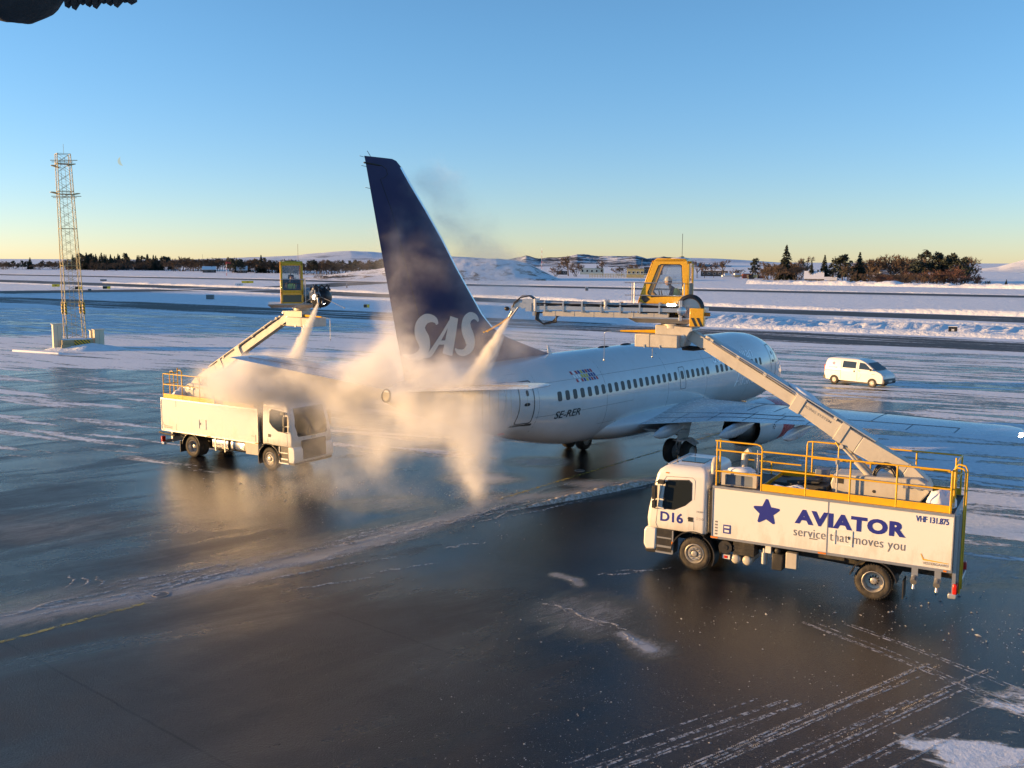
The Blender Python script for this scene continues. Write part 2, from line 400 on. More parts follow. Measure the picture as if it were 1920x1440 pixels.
FOAM_LINE = [(-14.0, 23.6), (-12.08, 25.0), (-9.89, 26.2), (-8.14, 27.6), (-7.06, 28.8), (-5.25, 30.6), (-3.94, 32.4), (-2.09, 34.6), (-.6, 37.2), (2.6, 38.4), (6.0, 40.9)]
def apron_masks(x, y):
    n = fbm(x * .06, y * .06, 4, 3); n2 = fbm(x * .2, y * .2, 4, 9)
    yl = y + (n - .5) * 16; xl = x + (n2 - .5) * 10
    left = 1 - sstep(xl, -14, -2)
    snow = np.zeros_like(x)
    sl = .42 * sstep(yl, 40, 50) * (1 - sstep(yl, 74, 84)) + .70 * sstep(yl, 78, 88)
    sl = np.where(yl > 112, .78 - .20 * sstep(yl, 112, 125), sl)
    srr = .36 * sstep(yl, 40, 48) + .22 * sstep(yl, 56, 74) + .10 * sstep(yl, 96, 110)
    snow = left * sl + (1 - left) * srr
    # right of the aircraft: blue ice and swept snow
    g = sstep(xl, 9, 15) * sstep(yl, 26, 33) * (1 - sstep(yl, 60, 76)); snow = np.maximum(snow, .62 * g)
    g = np.exp(-((x - 10.4) / 3.0) ** 4 - ((y - 16.8) / 2.1) ** 4); snow = np.maximum(snow, .74 * g * (.6 + .8 * fbm(x * .8 + y, y * 2.0 - x * .9, 4, 77)))
    g = np.exp(-((x - 12.5) / 3.0) ** 2 - ((y - 19.5) / 2.0) ** 2); snow = np.maximum(snow, .55 * g)
    # the wheel path beneath the aircraft stays wet
    d, s = poly_dist(x, y, [(-6, 32), (7, 45), (20, 62)]); snow = snow * (1 - .75 * (1 - sstep(d, 2.5, 7)))
    # foam left by the fluid
    foam = np.zeros_like(x)
    d, s = poly_dist(x, y, FOAM_LINE); wv = .42 + .5 * fbm(s * .35, s * 0 + 2, 3, 5)
    off = (fbm(s * .5, s * 0 + 7, 3, 8) - .5) * .8
    foam = np.maximum(foam, .34 * np.exp(-((d - np.abs(off) * .5) / (wv * .8)) ** 2) + .22 * np.exp(-(d / (wv * 2.8)) ** 2))
    foam = np.maximum(foam, .40 * np.exp(-((x - 2.0) / 1.7) ** 2 - ((y - 24.8) / 2.0) ** 2))
    foam = np.maximum(foam, .30 * np.exp(-((x + 16) / 5) ** 2 - ((y - 33) / 3) ** 2))
    d, s = poly_dist(x, y, [(-14, 24.6), (-9, 28.2), (-4, 33.2), (-.5, 37.3)]); foam = np.maximum(foam, .30 * np.exp(-(d / 1.5) ** 2))
    d, s = poly_dist(x, y, [(2.75, 23.5), (3.32, 22.5)]); foam = np.maximum(foam, .95 * np.exp(-(d / (.10 + .16 * s)) ** 2)); foam = np.maximum(foam, .42 * np.exp(-(d / (.3 + .4 * s)) ** 2))
    d, s = poly_dist(x, y, [(1.3, 28.1), (1.9, 27.6), (1.95, 27.2)]); foam = np.maximum(foam, .7 * np.exp(-(d / .2) ** 2))
    for cx, cy, rx, ry, a in ((-1.2, 41.0, 1.6, 1.1, .85), (1.2, 44.5, 1.5, 1.3, .6), (-4.5, 36.5, 2.5, 1.6, .4), (3.4, 40.0, 1.2, .8, .7), (10.2, 30.8, 2.5, 1.3, .45), (13.5, 29.0, 3, 2, .5)):
        foam = np.maximum(foam, a * np.exp(-((x - cx) / rx) ** 2 - ((y - cy) / ry) ** 2))
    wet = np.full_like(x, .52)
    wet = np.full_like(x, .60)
    for cx, cy, rx, ry, a in ((-2.5, 23.5, 4.5, 2.6, .30), (6, 23.5, 6, 4, .92), (4.5, 17.5, 5, 2.6, 1.0), (-8, 20.0, 6, 4.5, .34), (-9.5, 38.5, 5.5, 4.5, 1.0), (3, 42, 6, 5, 1.0), (12, 27, 5, 4, .95), (3, 31.5, 4, 3, .95), (-20, 33, 7, 6, .38), (-14, 28, 5, 2.5, .5)):  # first patch kept low: its lighter asphalt stands in for a reflected glow
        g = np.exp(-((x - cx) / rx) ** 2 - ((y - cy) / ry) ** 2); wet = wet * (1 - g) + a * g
    grit = .04 + .5 * np.exp(-((x - 6) / 5) ** 2 - ((y - 18.5) / 2.4) ** 2) + .35 * np.exp(-((x - .5) / 3.5) ** 2 - ((y - 20) / 4) ** 2) + .4 * np.exp(-((x + 7.5) / 3.5) ** 2 - ((y - 38.5) / 2.2) ** 2) + .35 * np.exp(-((x - 12) / 4) ** 2 - ((y - 23) / 3) ** 2)
    grit *= (1 - sstep(y, 44, 60))
    return dict(snow=snow, foam=foam, wet=wet, grit=grit)

# far snowfield: one sheet to the horizon
rr = np.concatenate([[0.5], np.geomspace(12, 30000, 90)]); th = np.linspace(0, 2 * np.pi, 181)
P = np.stack([rr[:, None] * np.cos(th)[None], rr[:, None] * np.sin(th)[None], np.full((len(rr), len(th)), -.03)], -1)
tag(grid_mesh('ground', P, M_SNOW), kind='structure')
# apron sheet, finer near the camera
yy = np.concatenate([np.arange(8, 46, .16), np.geomspace(46, 185, 190)])
tt = np.linspace(-1.15, 1.15, 560)
Y, T = np.meshgrid(yy, tt, indexing='ij'); X = T * (Y + 6)
nn = X * math.sin(R(34)) + Y * math.cos(R(34))
keep = 121 + (fbm(X * .05, Y * .05, 3, 4) - .5) * 3
sh = np.clip(nn - keep, 0, None); X2 = X - sh * math.sin(R(34)); Y2 = Y - sh * math.cos(R(34))
P = np.stack([X2, Y2, np.where(nn > keep, -.02, 0.0)], -1)
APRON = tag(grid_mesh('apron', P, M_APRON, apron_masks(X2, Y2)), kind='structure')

def make_taxi(name, dark):
    t = NT(name); pos = t.wpos(); e = t.attr('edge')
    st = t.noise(along(t, pos, .045, 1.0), .5, 7, .62, .3); fine = t.noise(pos, 1.6, 5, .65)
    s = t.math('ADD', e, t.math('ADD', t.math('MULTIPLY_ADD', st, 2.2, -1.1), t.math('MULTIPLY_ADD', fine, .5, -.25)))
    sf = t.ramp(s, .42, .66)
    c = t.mix(st, tuple(x * .7 for x in dark), tuple(x * 1.5 for x in dark))
    sc_, h = snow_nodes(t, pos)
    t.P(Base_Color=t.mix(sf, c, sc_), Roughness=t.mixf(sf, .62, .8))
    t.b.inputs['Specular IOR Level'].default_value = .25
    t.l.new(t.bump(t.math('ADD', t.math('MULTIPLY', sf, .8), t.math('MULTIPLY', h, sf)), .5, .08), t.b.inputs['Normal'])
    return t.m
def smooth_poly(pts, step=4.0):
    P = np.array(pts, float); seg = np.hypot(*np.diff(P, axis=0).T); s = np.concatenate([[0], np.cumsum(seg)])
    q = np.linspace(0, s[-1], max(8, int(s[-1] / step)))
    x = np.interp(q, s, P[:, 0]); y = np.interp(q, s, P[:, 1])
    k = max(3, int(40 / step)) | 1; ker = np.hanning(k + 2)[1:-1]; ker /= ker.sum()
    x = np.convolve(np.pad(x, k // 2, 'reflect', reflect_type='odd'), ker, 'valid'); y = np.convolve(np.pad(y, k // 2, 'reflect', reflect_type='odd'), ker, 'valid')
    tx, ty = np.gradient(x), np.gradient(y); L = np.hypot(tx, ty)
    return x, y, -ty / L, tx / L
def strip(name, pts, w0, w1, base, z, mt, ragged=.30):
    x, y, nx, ny = smooth_poly(pts, 3.0); n = len(x); wid = np.linspace(w0, w1, n) / 2
    u = np.linspace(-1.35, 1.35, 23)
    X = x[:, None] + nx[:, None] * wid[:, None] * u[None]; Y = y[:, None] + ny[:, None] * wid[:, None] * u[None]
    e = base + (1 - base) * sstep(np.abs(u)[None] + (fbm(X * .07, Y * .07, 3, 2) - .5) * ragged, .78, 1.08) * np.ones((n, 1))
    Z = np.full_like(X, z) - .02 * (np.abs(u)[None] > 1.3)
    return tag(grid_mesh(name, np.stack([X, Y, Z], -1), mt, dict(edge=e)), kind='structure')
M_TAXI = make_taxi('swept_taxiway_asphalt', (.050, .047, .045))
M_RWY = make_taxi('swept_runway_asphalt', (.055, .050, .048))
LINE_A = [(-900, 975), (-294, 569), (-120, 462), (2, 362), (77, 312), (142, 272), (330, 145)]
LINE_B = [(-420, 560), (-250, 440), (-164, 372), (-77, 300), (-40, 263), (4.7, 222), (42.6, 190), (83, 160), (200, 70)]
LINE_C = [(-250, 305), (-115, 222), (-47, 180), (-23, 164), (7, 140), (27, 125), (58, 108), (140, 52)]
strip('runway', LINE_A, 26, 20, .0, .03, M_RWY, .2)
strip('taxiway', LINE_B, 30, 15, .22, .03, M_TAXI)
strip('taxiway', LINE_C, 26, 15, .38, .02, M_TAXI, .5)
strip('taxiway', [(-260, 215), (-150, 262), (-95, 300), (-75, 330), (-60, 400)], 30, 24, .12, .035, M_TAXI)

# ploughed banks along the taxiway edges
def bank(name, pts, w, h, rough=.5, seed=1, step=1.2, gaps=0.0):
    x, y, nx, ny = smooth_poly(pts, step); n = len(x)
    u = np.linspace(-1, 1, 11); X = x[:, None] + nx[:, None] * w * u; Y = y[:, None] + ny[:, None] * w * u
    big = fbm(X * .09, Y * .09, 4, seed); fin = .6 * (1 - np.abs(2 * fbm(X * .42, Y * .42, 5, seed + 4) - 1) * 1.6) + .5 * fbm(X * 1.3, Y * 1.3, 4, seed + 8)
    Z = h * (1 - u[None] ** 2) * np.clip(.35 + 1.1 * (big - gaps) + rough * (fin - .62), .02, None) - .05
    return tag(grid_mesh(name, np.stack([X, Y, Z], -1), M_SNOW), kind='structure')
def off(pts, d):
    x, y, nx, ny = smooth_poly(pts, 5.0); return [(a + c * d, b + e * d) for a, b, c, e in zip(x, y, nx, ny)]
bank('snow_bank', off(LINE_B[2:], 12.5), 2.4, .75, .35, 3)
bank('snow_bank', off(LINE_B[:], -15.5)[4:], 2.0, .35, .4, 5)
bank('snow_bank', off(LINE_C, 14)[2:-4], 2.2, .5, .5, 7)
bank('snow_bank', off(LINE_A, 14), 2.5, .4, .4, 9, 3.0)
bank('snow_bank', [(24, 156), (42, 145.5), (60, 134), (85, 116), (110, 98)], 8.5, .95, 1.5, 11, .35, .20)
bank('snow_bank', [(100, 420), (140, 395), (215, 330)], 4, 1.5, 1.2, 23, 1.5)

# ---- mounds, hills and the fjord at the right
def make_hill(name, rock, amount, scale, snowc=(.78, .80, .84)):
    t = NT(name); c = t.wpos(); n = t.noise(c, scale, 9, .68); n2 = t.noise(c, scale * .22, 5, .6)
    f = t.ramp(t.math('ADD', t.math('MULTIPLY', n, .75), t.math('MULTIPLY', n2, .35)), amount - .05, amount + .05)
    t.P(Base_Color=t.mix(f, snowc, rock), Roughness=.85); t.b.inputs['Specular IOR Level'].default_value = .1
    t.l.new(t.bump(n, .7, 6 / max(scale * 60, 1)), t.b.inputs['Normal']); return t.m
def ridge(name, dist, depth, prof, mt, amp, freq, seed, nu=260, nv=36):
    """terrain along an arc: prof = (bearing as a tangent, height in metres)"""
    pr = np.array(prof); t_ = np.linspace(pr[0, 0], pr[-1, 0], nu); hh = np.interp(t_, pr[:, 0], pr[:, 1])
    v = np.linspace(0, 1.7, nv); Dv = dist + depth * (v - 1)
    X = t_[None] * Dv[:, None]; Y = np.ones_like(X) * Dv[:, None]
    shape = np.where(v <= 1, np.sin(v * np.pi / 2) ** 1.2, np.cos((v - 1) / .7 * np.pi / 2) ** .8)[:, None]
    nz = fbm(X * freq, Y * freq, 6, seed) - .5
    Z = hh[None] * shape + amp * nz * np.minimum(1, shape * 1.5) * np.clip(hh[None] / (hh.max() + 1e-6) * 2, 0, 1) - .3
    return tag(grid_mesh(name, np.stack([X, Y, Z], -1), mt), kind='structure')
tpx = lambda px: (px - 960) / 1850.0
def prof(dist, pts): return [(tpx(a), CAM_H + (489.5 - b) / 1850.0 * dist) for a, b in pts]
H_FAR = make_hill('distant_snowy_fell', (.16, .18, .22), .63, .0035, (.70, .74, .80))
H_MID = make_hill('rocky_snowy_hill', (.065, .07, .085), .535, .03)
H_RGT = make_hill('sunlit_snowy_hill', (.22, .19, .16), .66, .03, (.82, .82, .82))
H_MND = make_hill('snow_covered_mound', (.20, .16, .12), .60, .16, (.80, .81, .84))
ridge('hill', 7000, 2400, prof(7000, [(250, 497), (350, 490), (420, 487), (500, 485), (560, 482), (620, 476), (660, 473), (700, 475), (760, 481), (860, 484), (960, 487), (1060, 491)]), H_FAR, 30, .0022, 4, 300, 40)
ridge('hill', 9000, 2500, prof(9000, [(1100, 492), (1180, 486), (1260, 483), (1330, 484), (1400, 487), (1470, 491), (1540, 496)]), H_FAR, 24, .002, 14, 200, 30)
ridge('hill', 2300, 700, prof(2300, [(900, 503), (960, 486), (985, 480), (1010, 486), (1050, 484), (1080, 479), (1120, 482), (1150, 480), (1190, 479), (1210, 484), (1240, 481), (1270, 485), (1310, 494), (1400, 498), (1500, 502), (1580, 506)]), H_MID, 16, .012, 24, 420, 50)
ridge('hill', 1500, 500, prof(1500, [(1700, 525), (1760, 516), (1800, 508), (1835, 500), (1865, 496), (1890, 489), (1920, 482), (1980, 474), (2100, 462), (2300, 470)]), H_RGT, 5, .03, 34, 260, 40)
ridge('mound', 505, 45, prof(505, [(540, 524), (600, 519), (640, 513), (680, 508), (720, 503), (770, 494), (820, 487), (870, 484), (930, 484), (965, 487), (990, 494), (1015, 506), (1045, 520)]), H_MND, 1.0, .1, 44, 300, 40)
t = NT('cold_water'); t.P(Base_Color=(.08, .11, .14), Roughness=.12)
b = MB(); b.quad((420, 760, .02), (900, 760, .02), (1100, 1250, .02), (600, 1250, .02)); tag(b.build('water', t.m, smooth=0), kind='structure')

# ---- painted line, slush berm
def line_strip(name, pts, w, z, mt):
    x, y, nx, ny = smooth_poly(pts, .6)
    u = np.array([-.5, .5]); X = x[:, None] + nx[:, None] * w * u; Y = y[:, None] + ny[:, None] * w * u
    return tag(grid_mesh(name, np.stack([X, Y, np.full_like(X, z)], -1), mt), kind='structure')
t = NT('worn_yellow_paint'); n = t.noise(t.wpos(), 3.5, 6, .7)
tr = t.node('ShaderNodeBsdfTransparent'); mx = t.node('ShaderNodeMixShader')
t.P(Base_Color=(.55, .42, .08), Roughness=.5); t.l.new(t.math('MULTIPLY', t.ramp(n, .36, .62), .75), mx.inputs[0]); t.l.new(tr.outputs[0], mx.inputs[1]); t.l.new(t.b.outputs[0], mx.inputs[2]); t.l.new(mx.outputs[0], t.out.inputs[0])
M_YLINE = t.m
YLINE = [(-20.0, 14.2), (-14.6, 20.1), (-12.24, 22.75), (-9.8, 25.5), (-7.8, 27.9), (-5.3, 30.85), (-3.0, 33.9), (-.5, 37.3), (1.34, 39.75), (3.26, 42.2), (5.3, 44.8), (9, 49.6), (14, 56)]
line_strip('taxi_line', YLINE[:4], .16, .006, M_YLINE); line_strip('taxi_line', YLINE[7:], .16, .006, M_YLINE)
x, y, nx, ny = smooth_poly([(.6, 36.1), (1.6, 36.9), (2.6, 37.75), (4.1, 38.95), (5.2, 39.9), (6.3, 40.8)], .05)
u = np.linspace(-1, 1, 9); wv = .30 * np.sin(np.linspace(.15, math.pi - .1, len(x))) ** .6
X = x[:, None] + nx[:, None] * wv[:, None] * u; Y = y[:, None] + ny[:, None] * wv[:, None] * u
Z = .20 * (1 - u[None] ** 2) * (wv[:, None] / .3) * (.35 + 1.1 * fbm(X * 3, Y * 3, 4, 6)) - .005
t = NT('dirty_slush'); n = t.noise(t.wpos(), 7, 6, .7); t.P(Base_Color=t.mix(t.ramp(n, .4, .65), (.30, .24, .17), (.62, .60, .58)), Roughness=.6)
t.l.new(t.bump(n, .6, .05), t.b.inputs['Normal']); M_SLUSH = t.m
tag(grid_mesh('slush_ridge', np.stack([X, Y, Z], -1), M_SLUSH), kind='structure')

t = NT('foam_strand'); n = t.noise(t.wpos(), 5.5, 6, .75); tr = t.node('ShaderNodeBsdfTransparent'); mx = t.node('ShaderNodeMixShader')
t.P(Base_Color=(.66, .64, .62), Roughness=.55); t.l.new(t.bump(t.noise(t.wpos(), 30, 4, .7), .6, .02), t.b.inputs['Normal']); t.l.new(t.math('MULTIPLY', t.ramp(n, .42, .62), .8), mx.inputs[0]); t.l.new(tr.outputs[0], mx.inputs[1]); t.l.new(t.b.outputs[0], mx.inputs[2]); t.l.new(mx.outputs[0], t.out.inputs[0]); M_STRAND = t.m
rs = np.random.default_rng(23); fb = MB(); fx_, fy_, fnx, fny = smooth_poly(FOAM_LINE, .08); K = len(fx_)
for q in range(64):
    L_ = int(rs.uniform(1.2, 6.5) / .08); i0 = int(rs.uniform(0, max(1, K - L_))); off0 = rs.normal(-.05, .42); w0 = rs.uniform(.02, .085) * (1.5 if abs(off0) < .25 else 1); ph = rs.uniform(0, 50); dr = rs.normal(0, .10)
    idx = np.arange(i0, min(K, i0 + L_)); u_ = np.linspace(0, 1, len(idx)); lat = off0 + dr * u_ * L_ * .08 * .4 + (fbm(idx * .028 + ph, np.zeros(len(idx)), 4, 12) - .5) * 1.0
    wd = w0 * np.sin(np.pi * np.clip(u_, .02, .98)) ** .6 * (.5 + fbm(idx * .12 + ph, np.ones(len(idx)), 3, 5)); rings = []
    for k, i in enumerate(idx):
        cx, cy = fx_[i] + fnx[i] * lat[k], fy_[i] + fny[i] * lat[k]; rings.append([(cx + fnx[i] * wd[k] * e, cy + fny[i] * wd[k] * e, .004 + .22 * wd[k] * (1 - e * e)) for e in (-1, -.4, .2, 1)])
    if len(rings) > 2: fb.loft(rings, cap=False, closed=False)
for cx, cy, L0, a0 in ((1.9, 24.6, 1.6, -.9), (2.5, 24.2, 1.4, -.8), (1.2, 25.4, 1.2, -.7), (2.95, 23.15, .9, -.92), (3.05, 23.0, .7, -.92), (1.75, 27.5, .6, -1.2), (-3.2, 28.6, 2.2, .55), (-5.0, 27.2, 2.4, .5), (-1.6, 31.0, 1.8, .6), (-12.6, 27.2, 1.4, 1.9), (-12.2, 27.3, 1.0, 1.9), (-11.8, 27.3, 1.0, 1.9), (4.0, 28.6, 1.8, .25), (3.2, 28.2, 1.5, .3)):
    n_ = 26; u_ = np.linspace(-.5, .5, n_); lat = (fbm(u_ * 4 + cx, np.zeros(n_) + cy, 3, 3) - .5) * .5
    X_ = cx + math.cos(a0) * u_ * L0 - math.sin(a0) * lat; Y_ = cy + math.sin(a0) * u_ * L0 + math.cos(a0) * lat; wd = .05 * np.cos(np.pi * u_) ** .7 + .004
    fb.loft([[(X_[k] - math.sin(a0) * wd[k] * e, Y_[k] + math.cos(a0) * wd[k] * e, .004 + .2 * wd[k] * (1 - e * e)) for e in (-1, -.4, .2, 1)] for k in range(n_)], cap=False, closed=False)
tag(fb.build('foam_streaks', M_STRAND, smooth=60), 'thin curling streaks of de-icing foam running across the wet apron to the tail', 'foam', kind='stuff')

# ---- loose slush: thousands of small lumps pressed out by tyres and thrown by the spray
rng = np.random.default_rng(5)
b = MB()
def lump(x0, y0, s, flat=.7):
    a = rng.uniform(0, 6.28); c_, s_ = math.cos(a) * s, math.sin(a) * s; k = rng.uniform(.4, 1.9)
    b.add([(x0 + c_ * k, y0 + s_ * k, .001), (x0 - s_, y0 + c_, .001), (x0 - c_ * k, y0 - s_ * k, .001), (x0 + s_, y0 - c_, .001), (x0 + c_ * .2, y0, s * flat)],
          [(0, 1, 4), (1, 2, 4), (2, 3, 4), (3, 0, 4)])
def tread(pts_, width, pitch, dens, seed):
    """ribs of slush pressed out between tyre treads: short bars across the track"""
    x, y, nx, ny = smooth_poly(pts_, pitch); k = len(x); keep = fbm(np.arange(k) * .09, np.zeros(k) + seed, 4, seed) > 1 - dens
    for i in range(1, k - 1):
        if not keep[i]: continue
        tx, ty = ny[i], -nx[i]
        for sgn in (-1, 1):
            if rng.random() < .25: continue
            o0, o1 = width * rng.uniform(.06, .2) * sgn, width * rng.uniform(.34, .52) * sgn; sk = pitch * .5; w_ = rng.uniform(.003, .007)
            p0 = (x[i] + nx[i] * o0 + tx * sk * 0, y[i] + ny[i] * o0); p1 = (x[i] + nx[i] * o1 + tx * sk, y[i] + ny[i] * o1 + ty * sk)
            b.add([(p0[0] - tx * w_, p0[1] - ty * w_, .001), (p0[0] + tx * w_, p0[1] + ty * w_, .001), (p1[0] + tx * w_, p1[1] + ty * w_, .001), (p1[0] - tx * w_, p1[1] - ty * w_, .001), ((p0[0] + p1[0]) / 2, (p0[1] + p1[1]) / 2, .012)], [(0, 1, 4), (1, 2, 4), (2, 3, 4), (3, 0, 4)])
    for i in range(k):   # squeezed-out edge of the track
        if keep[i] and rng.random() < .8:
            for q in range(3): lump(x[i] + nx[i] * width * .55 + rng.normal(0, .012), y[i] + ny[i] * width * .55 + rng.normal(0, .012), rng.uniform(.003, .008))
T0 = [(1.9, 16.0), (3.2, 17.0), (5.7, 19.05), (7.6, 20.35), (9.6, 21.7)]
def smear(fb, pts_, o, w_, seed, lo=0.0, hi=1.0):
    x, y, nx, ny = smooth_poly([(a + o, c_ - .15 * o) for a, c_ in pts_], .06); n = len(x); i0, i1 = int(n * lo), int(n * hi); k = np.arange(i0, i1); lat = (fbm(k * .02, k * 0 + seed, 3, seed) - .5) * .12; wd = w_ * (.35 + fbm(k * .15, k * 0 + seed, 4, seed + 2))
    if len(k) > 3: fb.loft([[(x[i] + nx[i] * (lat[j] + wd[j] * e), y[i] + ny[i] * (lat[j] + wd[j] * e), .003 + .10 * wd[j] * (1 - e * e)) for e in (-1, -.3, .4, 1)] for j, i in enumerate(k)], cap=False, closed=False)
sm = MB(); TR1 = [(.6, 16.4), (2.2, 17.5), (4.3, 19.0), (6.6, 20.4)]; TR2 = [(11.5, 16.8), (12.8, 19.5), (12.4, 22.4), (9.6, 24.0), (6.8, 25.2)]; TR3 = [(7.6, 16.2), (9.4, 17.4), (12.4, 18.6)]
TR0 = [(1.9, 16.0), (3.2, 17.0), (5.7, 19.05), (7.6, 20.35), (9.6, 21.7)]
for o, w_, lo, hi in ((-.06, .03, 0, .95), (.06, .035, 0, 1), (.22, .025, .1, .8), (.34, .03, 0, .9), (1.1, .04, .1, .7), (1.25, .03, .3, 1), (1.5, .04, 0, .8), (1.7, .03, .2, .9), (2.4, .05, .1, .6), (2.6, .03, .3, .9), (3.1, .04, .0, .5)): smear(sm, TR0, o, w_, int(7 + o * 31), lo, hi)
for o in (0, .14, .42, .56, -.5): smear(sm, TR1, o, .028, int(70 + o * 40), .1 + .1 * abs(o), .85)
for o in (0, .12, .35, 1.1, 1.3): smear(sm, TR2, o, .03, int(90 + o * 40), .1, .9)
for o in (-.2, 0, .15, .4, .8, 1.0, 1.5): smear(sm, TR3, o, .06, int(120 + o * 40))
tag(sm.build('slush_smears', M_STRAND, smooth=60), 'smeared slush lines left by tyres across the lower right of the apron', 'slush', kind='stuff')
tread([(a + .0, c_) for a, c_ in TR0], .11, .052, .97, 3); tread([(a + .30, c_ - .04) for a, c_ in TR0], .11, .052, .7, 5); tread([(a + 1.4, c_ - .2) for a, c_ in TR0], .12, .055, .5, 9)
for o, dn in ((0, .6), (.8, .55)): tread([(a + o, c_) for a, c_ in TR3], .16, .05, dn, 81 + int(o * 10))
for cx, cy, sx, sy, n, s in ((5.5, 24.9, 3.6, 1.0, 260, .008), (1.8, 23, 1.6, 1.6, 500, .005), (.6, 19.5, 1.6, 1.6, 500, .005), (8, 19.0, 2.6, 1.3, 700, .006), (2.2, 17.0, 2.2, .6, 400, .007), (-8.2, 39.2, 2.4, 1.1, 500, .012), (-.8, 37.6, .8, .6, 400, .014), (-3, 34, 3.5, 2.0, 300, .010), (11.5, 24, 2.5, 2, 500, .012)):
    for a, c_, q in zip(rng.normal(cx, sx, n), rng.normal(cy, sy, n), rng.lognormal(0, .55, n)): lump(a, c_, s * q)
t = NT('wet_slush_lumps'); t.P(Base_Color=(.34, .34, .34), Roughness=.35)
tag(b.build('slush_lumps', t.m, smooth=0), 'loose lumps and pressed ribs of slush along tyre tracks on the wet apron', 'slush', kind='stuff')
M_LID = mat('worn_manhole_lid', (.10, .10, .10), .55, .2, .3, 4, bump=.4)
M_DARKIRON = mat('cast_iron', (.06, .06, .06), .5, .6, bump=.3)
for x0, y0, lb in ((-9.64, 26.2, 'small round manhole cover at the end of the yellow line, lower left'), (-5.25, 31.25, 'small round manhole cover in the foam streak between the two trucks'), (3.0, 42.6, 'small round manhole cover on the yellow line under the tail')):
    e = empty('manhole_cover', (x0, y0, .004), 0, lb, 'manhole cover', 'manhole covers in the apron')
    b = MB(); b.lathe([(0, .0), (.005, .001), (.004, .19), (.0, .195)], (0, 0, 0), (0, 0, 1), 20); b.build('lid', M_LID, e)
    b = MB(); b.lathe([(0, .195), (.006, .20), (.006, .225), (0, .23)], (0, 0, 0), (0, 0, 1), 20); b.build('frame', M_SLUSH, e)
# ================================================================== AIRCRAFT  (x forward, y left, origin under the main gear)
M_FUS = mat('aircraft_white_paint', (.60, .61, .61), .22, 0, .03, .3, coat=.7, dirt=(.40, .34, .28), dirt_amt=.20)
M_BLUE = mat('dark_blue_tail_paint', (.010, .014, .075), .42, 0, .12, .5, coat=.0, spec=.22)
M_WING = mat('wing_grey_paint', (.60, .62, .65), .26, 0, .08, .6, coat=.4, dirt=(.25, .25, .26), dirt_amt=.3)
M_ALU = mat('bare_aluminium', (.72, .72, .73), .22, .9, .08)
M_RED = mat('red_cowling_paint', (.50, .030, .022), .28, 0, .1, .8, coat=.4)
M_DKMETAL = mat('hot_section_metal', (.16, .14, .125), .38, .85, .2)
M_SILVER = mat('silver_lettering', (.85, .85, .86), .35, .3, .05)
M_BLACK = mat('black_rubber', (.016, .016, .017), .75, 0, .2, 6, bump=.2)
M_DKGREY = mat('dark_grey_frame', (.05, .052, .055), .5, 0, .15)
M_PEARL = mat('pearl_logo_paint', (.60, .55, .48), .35, 0, .05)
M_GEAR = mat('landing_gear_grey', (.34, .35, .36), .4, .1, .15, dirt=(.08, .07, .06))
t = NT('cabin_window_glass'); t.P(Base_Color=(.55, .55, .52), Roughness=.06, Metallic=.9); M_CABIN = t.m
def flat(name, c, r=.4): return mat(name, c, r, 0, .04)
M_FLAGR, M_FLAGB, M_FLAGY, M_FLAGW = flat('flag_red', (.50, .03, .03)), flat('flag_blue', (.02, .03, .20)), flat('flag_yellow', (.62, .48, .04)), flat('flag_white', (.80, .80, .80))

AC = empty('airliner', (5.416, 46.034, 0), .9009, 'white twin-engine airliner with dark blue tail fin being sprayed by two trucks', 'airplane')
FX = np.array([0, .12, .35, .8, 1.5, 2.3, 3.2, 4.6, 6.2, 20.2, 21.8, 23.4, 25.0, 26.6, 28.2, 29.6, 30.8, 31.7, 32.2])
FB = np.array([2.72, 2.52, 2.33, 2.08, 1.83, 1.63, 1.47, 1.34, 1.30, 1.30, 1.36, 1.58, 1.93, 2.36, 2.84, 3.28, 3.70, 4.04, 4.28])
FT = np.array([2.80, 3.03, 3.22, 3.50, 3.86, 4.45, 4.92, 5.22, 5.31, 5.31, 5.31, 5.30, 5.28, 5.25, 5.19, 5.10, 5.00, 4.88, 4.72])
FW = np.array([.03, .30, .55, .85, 1.18, 1.45, 1.64, 1.81, 1.88, 1.88, 1.87, 1.82, 1.72, 1.55, 1.30, 1.02, .74, .50, .24])
def cub(xq, x, y):
    d = np.gradient(y, x); i = np.clip(np.searchsorted(x, xq) - 1, 0, len(x) - 2); h = x[i + 1] - x[i]; t_ = (xq - x[i]) / h
    # monotone slopes
    s = np.diff(y) / np.diff(x); dm = np.zeros_like(y); dm[1:-1] = np.where(s[:-1] * s[1:] > 0, 2 * s[:-1] * s[1:] / (s[:-1] + s[1:] + 1e-12), 0); dm[0] = s[0]; dm[-1] = s[-1]
    return (2 * t_**3 - 3 * t_**2 + 1) * y[i] + (t_**3 - 2 * t_**2 + t_) * h * dm[i] + (-2 * t_**3 + 3 * t_**2) * y[i + 1] + (t_**3 - t_**2) * h * dm[i + 1]
def fsec(X):
    X = np.atleast_1d(np.asarray(X, float)); return cub(X, FX, FB), cub(X, FX, FT), cub(X, FX, FW)
def fsurf(x, z, d=.006, side=-1):
    """point on the fuselage skin at aircraft x and height z, lifted by d"""
    zb, zt, w = [float(a[0]) for a in fsec(16.5 - x)]
    zc, hh = (zb + zt) / 2, (zt - zb) / 2; s = max(-.999, min(.999, (z - zc) / hh)); c = math.sqrt(1 - s * s)
    n = Vector((0, side * c / w, s / hh)).normalized()
    return Vector((x, side * w * c, z)) + n * d
Xs = np.concatenate([np.linspace(0, 1, 12)[:-1] ** 1.6 * 1.5, np.linspace(1.5, 6.2, 18)[:-1], np.linspace(6.2, 20.2, 22)[:-1], np.linspace(20.2, 32.2, 44)])
zb, zt, w = fsec(Xs); zc, hh = (zb + zt) / 2, (zt - zb) / 2
